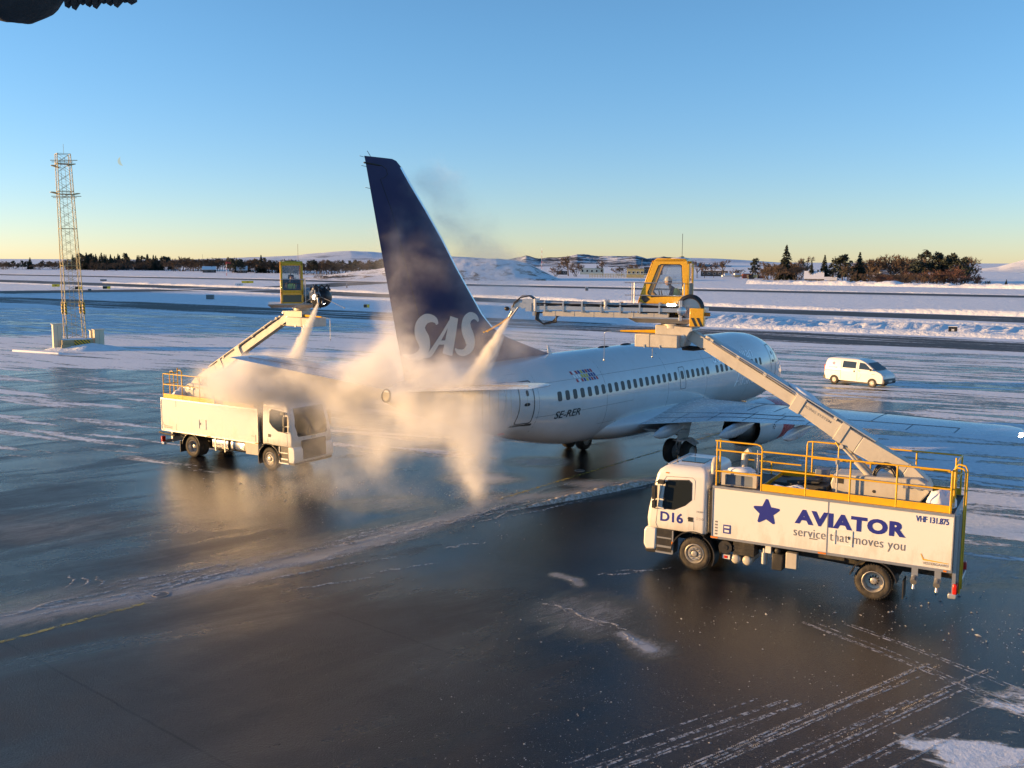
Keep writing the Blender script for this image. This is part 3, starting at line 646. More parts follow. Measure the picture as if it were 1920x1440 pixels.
th = np.linspace(0, 2 * np.pi, 73)[:-1]
b = MB(); b.loft([[(16.5 - X, ww * math.sin(a), c_ + h_ * math.cos(a)) for a in th] for X, ww, c_, h_ in zip(Xs, w, zc, hh)])
fus = b.build('fuselage', M_FUS, AC, 60)
# wing-to-body fairing under the belly
b = MB(); rings = []
for s in np.linspace(-1, 1, 25):
    x = .3 + s * 5.6; k = (1 - abs(s) ** 2.6) ** .5 if abs(s) < 1 else 0.02; k = max(k, .03)
    rings.append([(x, 2.18 * k * math.sin(a) * (1 if abs(s) < .99 else .2), 2.02 + (.92 * k if math.cos(a) < 0 else .75 * k) * math.cos(a)) for a in np.linspace(0, 2 * np.pi, 41)[:-1]])
b.loft(rings); b.build('wing_fairing', M_FUS, AC, 60)
# APU exhaust
b = MB(); b.lathe([(0, .22), (.06, .24), (.10, .20), (-.25, .15)], (16.5 - 32.15, 0, 4.5), (-1, 0, .18), 20); b.cyl((16.5 - 32.16, 0, 4.5), (16.5 - 32.22, 0, 4.51), .215, n=24); b.build('exhaust_pipe', M_DKGREY, AC)

def airfoil(n=14, t_=.12):
    xs = (1 - np.cos(np.linspace(0, np.pi, n))) / 2
    yt = 5 * t_ * (.2969 * np.sqrt(xs) - .126 * xs - .3516 * xs**2 + .2843 * xs**3 - .1036 * xs**4)
    up = list(zip(xs, yt)); lo = list(zip(xs[1:-1], -yt[1:-1] * .7))
    return up + lo[::-1]
def lift_surface(secs, n=14):
    """secs: (x_le, x_te, y, z, thickness ratio)"""
    rings = []
    for xl, xt, y, z, tr in secs:
        c = xl - xt; rings.append([(xl - c * a, y, z + c * q) for a, q in airfoil(n, tr)])
    b = MB(); b.loft(rings); return b
def wing(s):
    b = lift_surface([(6.0, -2.45, s * 1.2, 1.92, .13), (5.5, -2.35, s * 1.9, 2.00, .13), (3.95, -1.55, s * 4.9, 2.36, .115), (3.3, -1.65, s * 6.0, 2.50, .11), (1.4, -2.95, s * 9.6, 2.90, .105), (-1.35, -4.15, s * 14.8, 3.36, .10), (-2.35, -4.5, s * 17.0, 3.52, .10), (-2.75, -4.6, s * 17.4, 3.545, .08), (-3.4, -4.65, s * 17.6, 3.56, .03)], 18)
    o = b.build('wing', M_WING, AC, 50)
    # leading edge slats in bare metal, control surface seams
    b = MB()
    for (a, c, y0, y1) in ((0, 1, 6.3, 9.3), (0, 1, 9.4, 12.4), (0, 1, 12.5, 15.4), (0, 1, 2.3, 3.7)):
        pass
    def le(y): return float(np.interp(y, [1.2, 1.9, 4.9, 6.0, 9.6, 14.8, 16.7, 17.0], [6.0, 5.5, 3.95, 3.3, 1.4, -1.35, -2.35, -2.75]))
    def te(y): return float(np.interp(y, [1.2, 1.9, 4.9, 6.0, 9.6, 14.8, 17.0, 17.4], [-2.45, -2.35, -1.55, -1.65, -2.95, -4.15, -4.5, -4.6]))
    def zz(y): return float(np.interp(y, [1.2, 1.9, 4.9, 6, 9.6, 14.8, 17.0], [1.92, 2.00, 2.36, 2.50, 2.90, 3.36, 3.52]))
    def tr(y): return float(np.interp(y, [1.2, 4.9, 9.6, 16.7], [.13, .115, .105, .10]))
    def up(y, f, d=.004):
        c = le(y) - te(y); t_ = tr(y); yt = 5 * t_ * (.2969 * math.sqrt(f) - .126 * f - .3516 * f**2 + .2843 * f**3 - .1036 * f**4)
        return Vector((le(y) - c * f, s * y, zz(y) + c * yt + d))
    b = MB()
    for f, y0, y1 in ((.13, 2.4, 16.4), (.72, 2.0, 9.9), (.70, 10.6, 15.6), (.86, 2.2, 9.6)):
        b.tube([up(y, f) for y in np.linspace(y0, y1, 24)], .011, 4)
    for y, f0, f1 in ((4.9, .72, .98), (9.9, .70, .98), (10.6, .70, .98), (15.6, .70, .98), (7.4, .13, .70), (12.2, .13, .68), (5.9, .13, .7), (13.9, .70, .98), (3.4, .72, .97), (6.7, .72, .97), (8.4, .72, .97)):
        b.tube([up(y, f) for f in np.linspace(f0, f1, 8)], .010, 4)
    b.build('panel_seams', M_DKGREY, o)
    b = MB(); n_ = 40
    g = [[up(y, f, .005) for f in (.0, .01, .03, .07, .12)] for y in np.linspace(6.2, 16.5, n_)]
    b.loft(g, cap=False, closed=False); b.build('leading_edge_slat', M_ALU, o)
    # spoilers: six flat panels
    for y0, y1 in ((5.2, 6.6), (6.7, 8.1), (8.2, 9.7)):
        b = MB(); g = [[up(y, f, .012) for f in (.60, .64, .68, .715)] for y in np.linspace(y0, y1, 6)]; b.loft(g, cap=False, closed=False); b.build('spoiler', M_WING, o)
    # flap track fairings
    for y, L, r_ in ((3.15, 2.9, .27), (6.35, 3.4, .27), (9.35, 3.0, .24)):
        b = MB(); pr = [(0, .02), (.15, .45), (.35, .85), (.6, 1.0), (.8, .8), (.93, .4), (1, .03)]
        rings = []
        for a, k in pr:
            x = te(y) + 2.0 - (L * a); zc_ = zz(y) - .33 - .10 * a + (.0 if a < .6 else .0)
            rings.append([(x, s * y + r_ * .62 * k * math.sin(q), zc_ + r_ * 1.1 * k * math.cos(q)) for q in np.linspace(0, 2 * math.pi, 17)[:-1]])
        b.loft(rings); b.build('flap_track_fairing', M_WING, AC, 60)
    # tip light
    b = MB(); b.ell((-3.9, s * 17.58, 3.53), (.24, .07, .07)); b.build('tip_light', emit('tip_light_glow', (1.0, .78, .55), 14.0) if s < 0 else M_CABIN, o)
    # flap ends: dark cove at the inboard trailing edge
    b = MB(); b.prism([(-2.1, 1.78), (-2.55, 1.94), (-1.6, 1.62), (.2, 1.42), (.2, 1.6)], 'y', s * 2.15, s * 3.2); b.build('inboard_flap', M_WING, o)
    return o
wing(-1); wing(1)

def engine(s):
    ey, ez = s * 4.83, 1.62
    o = empty('engine', (0, 0, 0)); o.parent = AC
    n = 40
    def ring(x, r, zc=ez, sq=0.0): return [(x, ey + r * math.sin(a), zc + (r * math.cos(a) if math.cos(a) > 0 else r * math.cos(a) * (1 - sq))) for a in np.linspace(0, 2 * math.pi, n + 1)[:-1]]
    b = MB(); b.loft([ring(4.35, 1.10, ez, .06), ring(3.9, 1.10, ez, .05), ring(3.4, 1.08, ez, .04), ring(2.9, 1.02), ring(2.35, .94), ring(2.2, .915), ring(2.25, .88), ring(3.0, .91), ring(3.7, .95)], cap=False); b.build('fan_cowl', M_FUS, o, 50)
    b = MB(); b.loft([ring(3.9, .80), ring(5.9, .80), ring(6.12, .86), ring(6.2, .92, ez, .03), ring(6.12, .98, ez, .05), ring(5.7, 1.05, ez, .07), ring(4.36, 1.10, ez, .06), ring(4.3, 1.095, ez, .06)], cap=False); b.build('inlet_cowl', M_RED, o, 50)
    b = MB(); b.loft([ring(6.0, .83, ez), ring(6.14, .87), ring(6.215, .93, ez, .03), ring(6.14, .985, ez, .05), ring(6.02, 1.01, ez, .06)], cap=False); b.build('inlet_lip', M_ALU, o, 50)
    b = MB(); b.lathe([(0, .76), (.7, .66), (1.2, .55), (1.7, .46), (1.72, .42), (1.0, .44)], (2.85, ey, ez - .02), (-1, 0, 0), 32); b.build('core_nozzle', M_DKMETAL, o, 50)
    b = MB(); b.lathe([(0, .36), (.5, .32), (1.0, .15), (1.2, .03)], (1.7, ey, ez - .02), (-1, 0, 0), 24, True); b.build('exhaust_cone', M_DKMETAL, o, 50)
    b = MB(); b.lathe([(0, .02), (.0, .92)], (3.0, ey, ez), (-1, 0, 0), 32); b.lathe([(0, .02), (.0, .80)], (5.0, ey, ez), (1, 0, 0), 32); b.build('fan_duct', M_DKGREY, o)
    b = MB(); b.loft([[(x, ey - .13 * k, z0), (x, ey + .13 * k, z0), (x, ey + .10 * k, z1), (x, ey - .10 * k, z1)] for x, z0, z1, k in ((4.9, 2.55, 2.74, .3), (4.2, 2.3, 2.72, 1), (2.8, 1.95, 2.55, 1), (1.3, 2.0, 2.35, .8), (.4, 2.1, 2.25, .2))]); b.build('pylon', M_FUS, o)
    for dx, dz, r_ in ((0, .09, .035), (0, -.09, .035), (.09, 0, .035), (-.09, 0, .035), (.55, 0, .05)):
        x, z = 3.35 + dx, 1.62 + dz; y = ey + s * (math.sqrt(1.085**2 - (z - ez)**2) + .004)
        b = MB(); b.cyl((x, y - s * .002, z), (x, y + s * .003, z), r_, n=10); b.build('cowl_marking', M_BLACK, o)
engine(-1); engine(1)

def stab(s):
    b = lift_surface([(-11.6, -15.35, s * .2, 4.62, .09), (-12.1, -15.45, s * .9, 4.70, .09), (-15.35, -16.85, s * 6.7, 5.42, .09), (-15.75, -16.9, s * 7.05, 5.46, .07), (-16.2, -16.93, s * 7.17, 5.475, .03)], 14)
    o = b.build('tailplane', M_WING, AC, 50)
    b = MB(); 
    for f in (.70,): b.tube([Vector(((-12.1 + (y - .9) / 5.8 * -3.25) - f * (3.35 - (y - .9) / 5.8 * 1.85), s * y, 4.73 + (y - .9) * .124 + .10 * (1 - (y - .9) / 8))) for y in np.linspace(1.0, 6.7, 12)], .01, 4)
    b.build('elevator_seam', M_DKGREY, o)
stab(-1); stab(1)

# fin: outline with true section thickness
LE = [(-15.30, 12.55), (-15.11, 12.50), (-14.86, 12.30), (-14.42, 11.77), (-13.62, 10.88), (-12.79, 9.89), (-12.07, 8.93), (-11.33, 8.03), (-10.55, 7.1), (-9.91, 6.56), (-9.08, 6.16), (-7.69, 5.73), (-6.21, 5.30)]
def te_x(z): return -16.58 + (12.55 - z) * .2335
zs = [z for _, z in LE] + [4.9]; xs_le = [x for x, _ in LE] + [-6.0]
rings = []
for xl, z in zip(xs_le, zs):
    xt = te_x(z); c = xl - xt; tmax = .055 + .022 * (12.55 - z); tr_ = min(.13, tmax / c)
    ring = [(xl - c * a, q * c * (1 if i < 14 else 1 / .7), z) for i, (a, q) in enumerate(airfoil(14, tr_))]
    rings.append(ring)
b = MB(); b.loft(rings); fin = b.build('fin', M_BLUE, AC, 50)
def fin_y(x, z, d=.006):
    xl = float(np.interp(z, zs[::-1], xs_le[::-1])); xt = te_x(z); c = xl - xt; f = min(max((xl - x) / c, .001), .999); tmax = .055 + .022 * (12.55 - z); t_ = min(.13, tmax / c)
    return -(c * 5 * t_ * (.2969 * math.sqrt(f) - .126 * f - .3516 * f**2 + .2843 * f**3 - .1036 * f**4) + d)
b = MB(); pl = [(-16.6, 12.34), (-15.85, 12.30), (-15.62, 12.2), (-15.56, 12.02), (-15.70, 11.9), (-15.89, 11.85), (-15.34, 10.74), (-14.72, 8.93), (-14.2, 7.4), (-13.6, 5.5)]
b.tube([(x, fin_y(x, z, -.006), z) for x, z in pl], .015, 5); b.tube([(x, fin_y(x, z, .0), z) for x, z in ((-16.6, 12.33), (-15.9, 12.29))], .03, 5)
b.build('rudder_seam', M_BLACK, fin)
for z in (12.5, 12.2, 11.5): b = MB(); b.cyl((te_x(z) + .05, 0, z), (te_x(z) - .22, 0, z + .03), .008, n=5); b.build('static_wick', M_DKGREY, fin)
b = MB(); b.cyl((-16.3, 0, 12.55), (-16.45, 0, 12.72), .01, n=5); b.build('static_wick', M_DKGREY, fin)
b = MB(); g = [[(x + .012, 0, z), (x - .10, fin_y(x - .10, z), z)] for x, z in zip(xs_le[2:10], zs[2:10])]
b.loft([[(x + .012, y_, z) for y_ in (-.005,)] + [(x - d_, fin_y(x - d_, z, .004), z) for d_ in (.01, .04, .10)] for x, z in zip(xs_le[2:10], zs[2:10])], cap=False, closed=False); b.build('leading_edge', M_ALU, fin)
S1 = [(-13.20, 6.86, .12), (-13.28, 7.0, .20), (-13.5, 7.09, .27), (-13.81, 7.07, .38), (-14.05, 6.86, .50), (-14.05, 6.58, .56), (-13.87, 6.28, .58), (-13.87, 5.98, .50), (-14.16, 5.79, .32), (-14.53, 5.76, .2), (-14.9, 5.88, .08)]
S2 = [(-10.93, 6.86, .10), (-11.0, 6.99, .18), (-11.18, 7.08, .24), (-11.42, 7.06, .36), (-11.62, 6.88, .48), (-11.62, 6.58, .54), (-11.44, 6.25, .54), (-11.42, 5.95, .46), (-11.72, 5.75, .28), (-12.05, 5.78, .2), (-12.25, 5.92, .06)]
A1 = [(-12.30, 7.08, .44), (-12.47, 6.44, .50), (-12.66, 5.72, .54)]
A2 = [(-12.46, 7.04, .10), (-13.0, 6.40, .17), (-13.5, 5.86, .22), (-13.72, 5.74, .12), (-13.9, 5.74, .05)]
A3 = [(-13.24, 6.20, .15), (-12.56, 6.17, .15)]
for nm, pts_ in (('letter', S1), ('letter', A1), ('letter', S2)):
    vs, fs = stroke(pts_); d = MB(); d.add([(a, fin_y(a, z_, .022), z_) for a, z_ in vs], fs)
    if pts_ is A1:
        for q in (A2, A3):
            vs, fs = stroke(q); d.add([(a, fin_y(a, z_, .024), z_) for a, z_ in vs], fs)
    d.build(nm, M_PEARL, fin, 0)

# cabin windows along the starboard side
ww_, wh_ = .115, .172
def rrect(w_, h_, n=5, e=.62):
    out = []
    for k in range(4):
        cx, cy = (w_ - e * w_) * (1 if k in (0, 3) else -1), (h_ - e * w_) * (1 if k in (0, 1) else -1)
        for i in range(n + 1):
            a = math.pi / 2 * (k + i / n); out.append((cx + e * w_ * math.cos(a), cy + e * w_ * math.sin(a)))
    return out
def skin_patch(x, z, w_, h_, d, e=.62, scales=(1, .5), side=-1):
    pl = rrect(w_, h_, 5, e)
    if h_ > .4: pl = [(p0[0] + (p1[0] - p0[0]) * f, p0[1] + (p1[1] - p0[1]) * f) for p0, p1 in zip(pl, pl[1:] + pl[:1]) for f in ((0, .125, .25, .375, .5, .625, .75, .875) if abs(p1[1] - p0[1]) > .2 else (0,))]
    b = MB(); k_ = w_ * (1 - scales[-1]); rg = [[fsurf(x + a * s_, z + (q * s_ if h_ <= .4 or s_ == 1 else q * (1 - k_ / h_)), d, side) for a, q in pl] for s_ in scales]
    if scales[-1] < .9: rg.append([fsurf(x, z, d, side)] * len(rg[0])); b.loft(rg, cap=False)
    else: b.loft(rg, cap=False)
    return b
WX = [-7.86 + .508 * k for k in range(18)] + [1.34, 1.98, 2.52, 3.03, 3.54, 4.05, 4.56, 5.58, 6.09, 6.6, 7.11, 7.62, 8.13, 8.64, 9.15, 9.66, 10.17, 10.68]
for x in WX:
    fr = skin_patch(x, 3.82, ww_ + .022, wh_ + .022, .005, scales=(1, .84)).build('window', M_DKGREY, AC, 0)
    skin_patch(x, 3.82, ww_, wh_, .003, scales=(1, .6, .3)).build('pane', M_CABIN, fr, 60)
def door(x, z, w_, h_, nm, handle=True):
    d = skin_patch(x, z, w_, h_, .009, .3, (1, .905)).build(nm, M_DKGREY, AC, 0)
    if handle:
        b = skin_patch(x, z - .05, .16, .06, .01, .5, (1, .6)); b.build('handle', M_BLACK, d, 0)
        skin_patch(x + .05, z + .38, .07, .11, .006, .9, (1, .7)).build('porthole', M_BLACK, d, 0)
        skin_patch(x, z - h_ - .06, w_ + .10, .05, .006, .1, (1, .05)).build('door_sill', M_DKGREY, d, 0)
door(-9.78, 3.74, .42, .84, 'service_door'); door(1.98, 3.68, .27, .52, 'emergency_exit', False); door(12.6, 3.74, .42, .84, 'service_door')
# rows of small flags
FLG = [['r', 'w', 'r', 'b', 'y', 'b', 'r', 'b', 'r'], ['w', 'w', 'w', 'y', 'y', 'y', 'b', 'b', 'b'], ['r', 'w', 'r', 'b', 'y', 'b', 'r', 'b', 'r']]
FM = dict(r=M_FLAGR, b=M_FLAGB, y=M_FLAGY, w=M_FLAGW)
for j, row in enumerate(FLG):
    x = -6.72 + j * .085
    for i, k in enumerate(row):
        z = 4.62 - j * .155; b = MB(); x0 = x + i * .178
        b.quad(fsurf(x0 + .04, z - .062), fsurf(x0 + .165, z - .062), fsurf(x0 + .125, z + .062), fsurf(x0, z + .062)); b.build('flag', FM[k], AC, 0)
def fus_text(s, x, z, w_, h_, mt, bold=.0, shear=.0, nm='lettering', space=1.0):
    vs, fs = text_verts(s, w_, h_, bold, shear, space); b = MB(); b.add([fsurf(x + u, z + v, .012) for u, v in vs], fs); b.build(nm, mt, AC, 0)
fus_text('SE-RER', -8.12, 2.93, 1.62, .30, M_DKGREY, .015, .22, 'registration')
fus_text('Scandinavian', 5.35, 4.12, 4.6, .55, M_SILVER, .0, .15)
fus_text('Airlines', 7.55, 2.72, 2.7, .72, M_SILVER, .0, .15)
# cockpit windows
for x, z, w_, h_ in ((14.75, 4.02, .22, .20), (14.2, 4.05, .24, .20)):
    for sd in (-1, 1): skin_patch(x, z, w_, h_, .006, .3, (1, .5), sd).build('cockpit_window', M_CABIN, AC, 0)
b = MB(); b.quad((15.05, -.08, 4.10), (15.05, -.62, 3.92), (14.72, -.80, 4.14), (14.60, -.08, 4.46)); b.quad((15.05, .08, 4.10), (15.05, .62, 3.92), (14.72, .80, 4.14), (14.60, .08, 4.46)); b.build('windscreen', M_CABIN, AC, 0)
# aerials and drains on the skin
b = MB(); b.loft([[(-6.02, -.02, 5.28), (-6.3, -.02, 5.28), (-6.3, .02, 5.28), (-6.02, .02, 5.28)], [(-6.28, -.01, 5.66), (-6.38, -.01, 5.66), (-6.38, .01, 5.66), (-6.28, .01, 5.66)]]); b.build('antenna', M_FUS, AC)
for x in (-2.1, -.2): b = MB(); b.ell((x, 0, 5.30), (.45, .14, .07)); b.build('antenna', M_BLACK, AC, 60)
q_ = [fsurf(-11.25, 3.05, .0), fsurf(-11.6, 2.98, .0), fsurf(-11.3, 3.02, .16)]; b = MB(); b.tube([q_[1], (q_[1] + q_[2]) / 2 + Vector((0, -.05, 0)), q_[2]], [.05, .05, .03], 8); b.build('drain_mast', M_FUS, AC)
p_ = fsurf(-10.2, 2.52, .02); b = MB(); b.ell(p_, (.20, .07, .06)); b.build('anti_collision_light', M_RED, AC, 60)
b = MB()
for pts_ in ([(-9.2, 3.12), (-6.6, 3.12), (-2.5, 3.12)], [(-5.0, 2.35), (-3.6, 2.35), (-3.5, 2.1)], [(-10.6, 4.85), (-9.9, 4.85)], [(-8.7, 4.4), (-4, 4.4), (1.3, 4.4), (8, 4.4)]):
    q = []
    for (xa, za), (xb, zb_) in zip(pts_[:-1], pts_[1:]):
        for f in np.linspace(0, 1, 10): q.append(fsurf(xa + (xb - xa) * f, za + (zb_ - za) * f, .0))
    b.tube(q, .006, 4)
for x in (-10.9, -9.1, -4.6, .6, 4.4, 9.2): b.tube([fsurf(x, z, .0) for z in np.linspace(2.1, 5.1, 16)], .005, 4)
b.build('skin_seams', M_DKGREY, AC)

# landing gear
def wheel(par, c, r_, w_, axis=(0, 1, 0)):
    c = Vector(c); ax = Vector(axis); b = MB()
    b.lathe([(-w_ * .5, r_ * .55), (-w_ * .5, r_ * .80), (-w_ * .42, r_ * .93), (-w_ * .25, r_ * .99), (0, r_), (w_ * .25, r_ * .99), (w_ * .42, r_ * .93), (w_ * .5, r_ * .80), (w_ * .5, r_ * .55)], c, ax, 36)
    t_ = b.build('tyre', M_BLACK, par, 50)
    b = MB(); b.lathe([(-w_ * .44, .01), (-w_ * .44, r_ * .3), (-w_ * .36, r_ * .5), (-w_ * .5, r_ * .56), (w_ * .5, r_ * .56), (w_ * .36, r_ * .5), (w_ * .44, r_ * .3), (w_ * .44, .01)], c, ax, 24)
    for k in range(8):
        a = 2 * math.pi * k / 8; d = ax.orthogonal().normalized(); e_ = ax.cross(d); p = c + d * (r_ * .4 * math.cos(a)) + e_ * (r_ * .4 * math.sin(a))
        b.cyl(p - ax * w_ * .42, p + ax * w_ * .42, r_ * .05, n=6)
    b.build('rim', M_GEAR, par, 50)
def main_gear(s):
    o = empty('main_gear'); o.parent = AC; y = s * 2.86
    for dy in (-.43, .43):
        wo = empty('wheel'); wo.parent = o; wheel(wo, (0, y + dy, .56), .565, .40)
    b = MB(); b.cyl((0, y, .5), (0, y, 1.2), .075); b.cyl((0, y, 1.1), (.1, y + s * .05, 2.25), .125, .14); b.cyl((0, y - .45, .56), (0, y + .45, .56), .06); b.ell((0, y, .56), (.13, .13, .13)); b.build('strut', M_GEAR, o, 50)
    b = MB(); b.cyl((.05, y, 1.25), (.1, y - s * 1.6, 1.9), .055); b.cyl((.05, y, 1.6), (.7, y - s * .3, 2.1), .05); b.tube([(-.14, y, 1.25), (-.36, y, .95), (-.1, y, .62)], .04, 8); b.tube([(.1, y, .9), (.2, y + s * .06, 1.4), (.15, y + s * .1, 2.0)], .02, 6); b.build('brace', M_GEAR, o, 50)
    b = MB(); b.loft([[(.55, y + s * .12, 1.15), (-.5, y + s * .14, 1.15), (-.5, y + s * .11, 1.15), (.55, y + s * .09, 1.15)], [(.6, y + s * .30, 2.1), (-.55, y + s * .30, 2.1), (-.55, y + s * .27, 2.1), (.6, y + s * .27, 2.1)]]); b.build('gear_door', M_FUS, o)
    b = MB(); b.loft([[(.25, y + s * .2, 1.10), (-.3, y + s * .2, 1.06), (-.3, y - s * .25, 1.1), (.25, y - s * .25, 1.14)], [(.2, y + s * .5, 1.22), (-.35, y + s * .5, 1.18), (-.35, y + s * .5, 1.21), (.2, y + s * .5, 1.25)], [(.15, y + s * .9, 1.02), (-.3, y + s * .9, .98), (-.3, y + s * .9, 1.0), (.15, y + s * .9, 1.04)]]); b.build('gear_door', M_WING, o)
main_gear(-1); main_gear(1)
o = empty('nose_gear'); o.parent = AC
for dy in (-.2, .2):
    wo = empty('wheel'); wo.parent = o; wheel(wo, (12.6, dy, .34), .345, .2)
b = MB(); b.cyl((12.6, 0, .3), (12.6, 0, 1.6), .07); b.cyl((12.6, 0, .9), (13.3, 0, 1.6), .04); b.build('strut', M_GEAR, o)
for s in (-1, 1): b = MB(); b.box((13.0, s * .32, 1.15), (1.5, .03, .5)); b.build('gear_door', M_FUS, o)
# ================================================================== DE-ICING TRUCKS
M_TWHITE = mat('truck_white_paint', (.76, .75, .72), .30, 0, .04, .5, coat=.3, dirt=(.42, .37, .30), dirt_amt=.12)
t = NT('truck_white_paint_salted'); c = t.coord('Object'); sz_ = t.node('ShaderNodeSeparateXYZ'); t.l.new(c, sz_.inputs[0])
low = t.math('SUBTRACT', 1.0, t.ramp(sz_.outputs[2], .9, 2.3)); spl = t.ramp(t.math('ADD', t.noise(t.mapping(c, scale=(1, 1, .35)), 2.6, 8, .72), t.math('MULTIPLY', low, .28)), .60, .86); spk = t.ramp(t.noise(c, 24, 5, .8), .60, .78)
t.P(Base_Color=t.mix(t.math('MULTIPLY', spk, .22), t.mix(t.math('MULTIPLY', spl, .34), (.76, .75, .72), (.40, .34, .26)), (.30, .27, .22)), Roughness=t.math('MULTIPLY_ADD', spl, .3, .28)); t.P(Coat_Weight=.25); M_TBODY = t.m
M_CREAM = mat('boom_light_grey_paint', (.52, .49, .43), .38, 0, .08, 1.2, dirt=(.22, .20, .17), dirt_amt=.35)
M_YEL = mat('safety_yellow_paint', (.80, .44, .010), .36, 0, .10, 3, dirt=(.30, .18, .04), dirt_amt=.3)
M_CABYEL = mat('cabin_yellow_paint', (.78, .42, .008), .28, 0, .06, 1.5, coat=.4)
M_STEEL = mat('galvanised_steel', (.50, .51, .52), .38, .75, .15, 4)
M_CHASSIS = mat('grimy_black_chassis', (.025, .024, .023), .6, 0, .35, 3, dirt=(.14, .12, .09), dirt_amt=.5)
M_PLAST = mat('black_plastic', (.022, .022, .024), .45, 0, .2, 3, dirt=(.12, .11, .09), dirt_amt=.3)
M_TYRE = mat('dusty_tyre_rubber', (.030, .028, .026), .8, 0, .25, 5, bump=.3, dirt=(.17, .14, .10), dirt_amt=.55)
M_RIM = mat('steel_wheel_rim', (.52, .50, .46), .4, .5, .15, 5, dirt=(.15, .12, .09), dirt_amt=.5)
M_NAVY = mat('navy_blue_lettering', (.022, .032, .26), .4, 0, .04)
M_GREYTXT = mat('grey_lettering', (.18, .18, .19), .45, 0, .04)
M_DECK = mat('dark_grating', (.06, .06, .06), .6, .4, .3, 8, bump=.5, bscale=60)
M_TANK = mat('polished_fuel_tank', (.72, .70, .64), .18, .95, .06)
M_SNOWPATCH = mat('fresh_snow', (.80, .82, .86), .8, 0, .08, 6, bump=.4, bscale=14)
M_ORANGE = mat('amber_lens', (.75, .22, .01), .25, 0, .05)
M_REDL = mat('red_lens', (.55, .02, .01), .25, 0, .05)
M_HOSE = mat('black_hose', (.018, .018, .019), .4, 0, .1)
M_SEAT = mat('dark_seat_fabric', (.025, .026, .03), .8, 0, .2)
M_BIN = mat('blue_grey_plastic', (.16, .19, .24), .45, 0, .1)
t = NT('vehicle_window'); t.P(Base_Color=(.018, .022, .022), Roughness=.05); t.b.inputs['IOR'].default_value = 1.6; M_VGLASS = t.m
M_PANE = glass('cabin_pane', (.86, .90, .89), .90)
M_HEADL = mat('headlamp_lens', (.65, .66, .66), .12, .6, .05)
M_LAMP = emit('work_lamp', (1.0, .93, .80), 9.0)
t = NT('hazard_stripes_paint'); sp_ = t.node('ShaderNodeSeparateXYZ'); t.l.new(t.coord('Object'), sp_.inputs[0])
q = t.math('FRACT', t.math('MULTIPLY', t.math('ADD', t.math('ADD', sp_.outputs[0], sp_.outputs[1]), sp_.outputs[2]), 3.1))
t.P(Base_Color=t.mix(t.math('GREATER_THAN', q, .5), (.80, .46, .01), (.02, .02, .02)), Roughness=.4); M_HAZ = t.m

def road_wheel(par, x, y, r_, s, deep=False, w_=.30):
    """truck wheel; s = outward side"""
    o = empty('wheel'); o.parent = par; c = Vector((x, y, r_)); ax = Vector((0, s, 0)); b = MB()
    b.lathe([(-w_ / 2, r_ * .60), (-w_ / 2, r_ * .86), (-w_ * .40, r_ * .97), (-w_ * .3, r_), (w_ * .3, r_), (w_ * .40, r_ * .975), (w_ * .5, r_ * .90), (w_ * .5, r_ * .72), (w_ * .42, r_ * .60)], c, ax, 48)
    for k in range(44):     # tread blocks on the shoulders
        a = 2 * math.pi * k / 44
        for yy_, dd in ((w_ * .30, 0), (-w_ * .30, .07)):
            p = c + ax * yy_ + Vector((math.cos(a + dd), 0, math.sin(a + dd))) * (r_ - .002)
            b.box(p, (.03, w_ * .34, .022), Matrix.Rotation(-(a + dd) + math.pi / 2, 3, 'Y'))
    b.build('tyre', M_TYRE, o, 40)
    b = MB(); rr_ = r_ * .60
    if deep:
        b.lathe([(w_ * .46, rr_ * 1.02), (w_ * .50, rr_ * .97), (w_ * .40, rr_ * .90), (-w_ * .2, rr_ * .80), (-w_ * .25, rr_ * .5), (-w_ * .20, rr_ * .34), (w_ * .15, rr_ * .30), (w_ * .2, rr_ * .22), (w_ * .2, .01)], c, ax, 36)
    else:
        b.lathe([(w_ * .46, rr_ * 1.02), (w_ * .50, rr_ * .96), (w_ * .40, rr_ * .88), (w_ * .22, rr_ * .80), (w_ * .34, rr_ * .74), (w_ * .46, rr_ * .66), (w_ * .44, rr_ * .42), (w_ * .28, rr_ * .36), (w_ * .55, rr_ * .30), (w_ * .58, rr_ * .22), (w_ * .58, .01)], c, ax, 36)
    b.build('rim', M_RIM, o, 40)
    b = MB()
    for k in range(10):
        a = 2 * math.pi * k / 10; q_ = rr_ * (.54 if not deep else .42); p = c + Vector((math.cos(a) * q_, 0, math.sin(a) * q_)) + ax * (w_ * (.44 if not deep else -.24))
        b.cyl(p, p + ax * .045, .018 if not deep else .022, n=6)
    b.build('wheel_nuts', M_STEEL if not deep else M_CHASSIS, o, 0)
    return o

def arc_guard(par, x, z, r_, y0, y1, a0, a1, mt, nm='mudguard'):
    n = 16; th_ = [math.radians(a0 + (a1 - a0) * i / n) for i in range(n + 1)]
    b = MB(); b.loft([[(x + (r_ + d) * math.cos(a), y, z + (r_ + d) * math.sin(a)) for d, y in ((0, y0), (.03, y0), (.03, y1), (0, y1))] for a in th_]); b.build(nm, mt, par, 40)

def rail(par, segs, mt=None, r_=.024, nm='railing'):
    b = MB()
    for s_ in segs: b.tube(s_, r_, 8)
    return b.build(nm, mt or M_YEL, par, 60)

def tfm(b, M):
    b.v = [tuple(M @ Vector(p)) for p in b.v]; return b

def ring_frame(b, outer, inner, y0, y1):
    """flat frame between two outlines (x,z) with thickness from y0 to y1"""
    n = len(outer)
    vs = [(x, y, z) for y in (y0, y1) for poly in (outer, inner) for x, z in poly]
    fs = []
    for i in range(n):
        j = (i + 1) % n
        fs += [(i, j, n + j, n + i), (2 * n + i, 3 * n + i, 3 * n + j, 2 * n + j), (i, 2 * n + i, 2 * n + j, j), (n + i, n + j, 3 * n + j, 3 * n + i)]
    b.add(vs, fs)

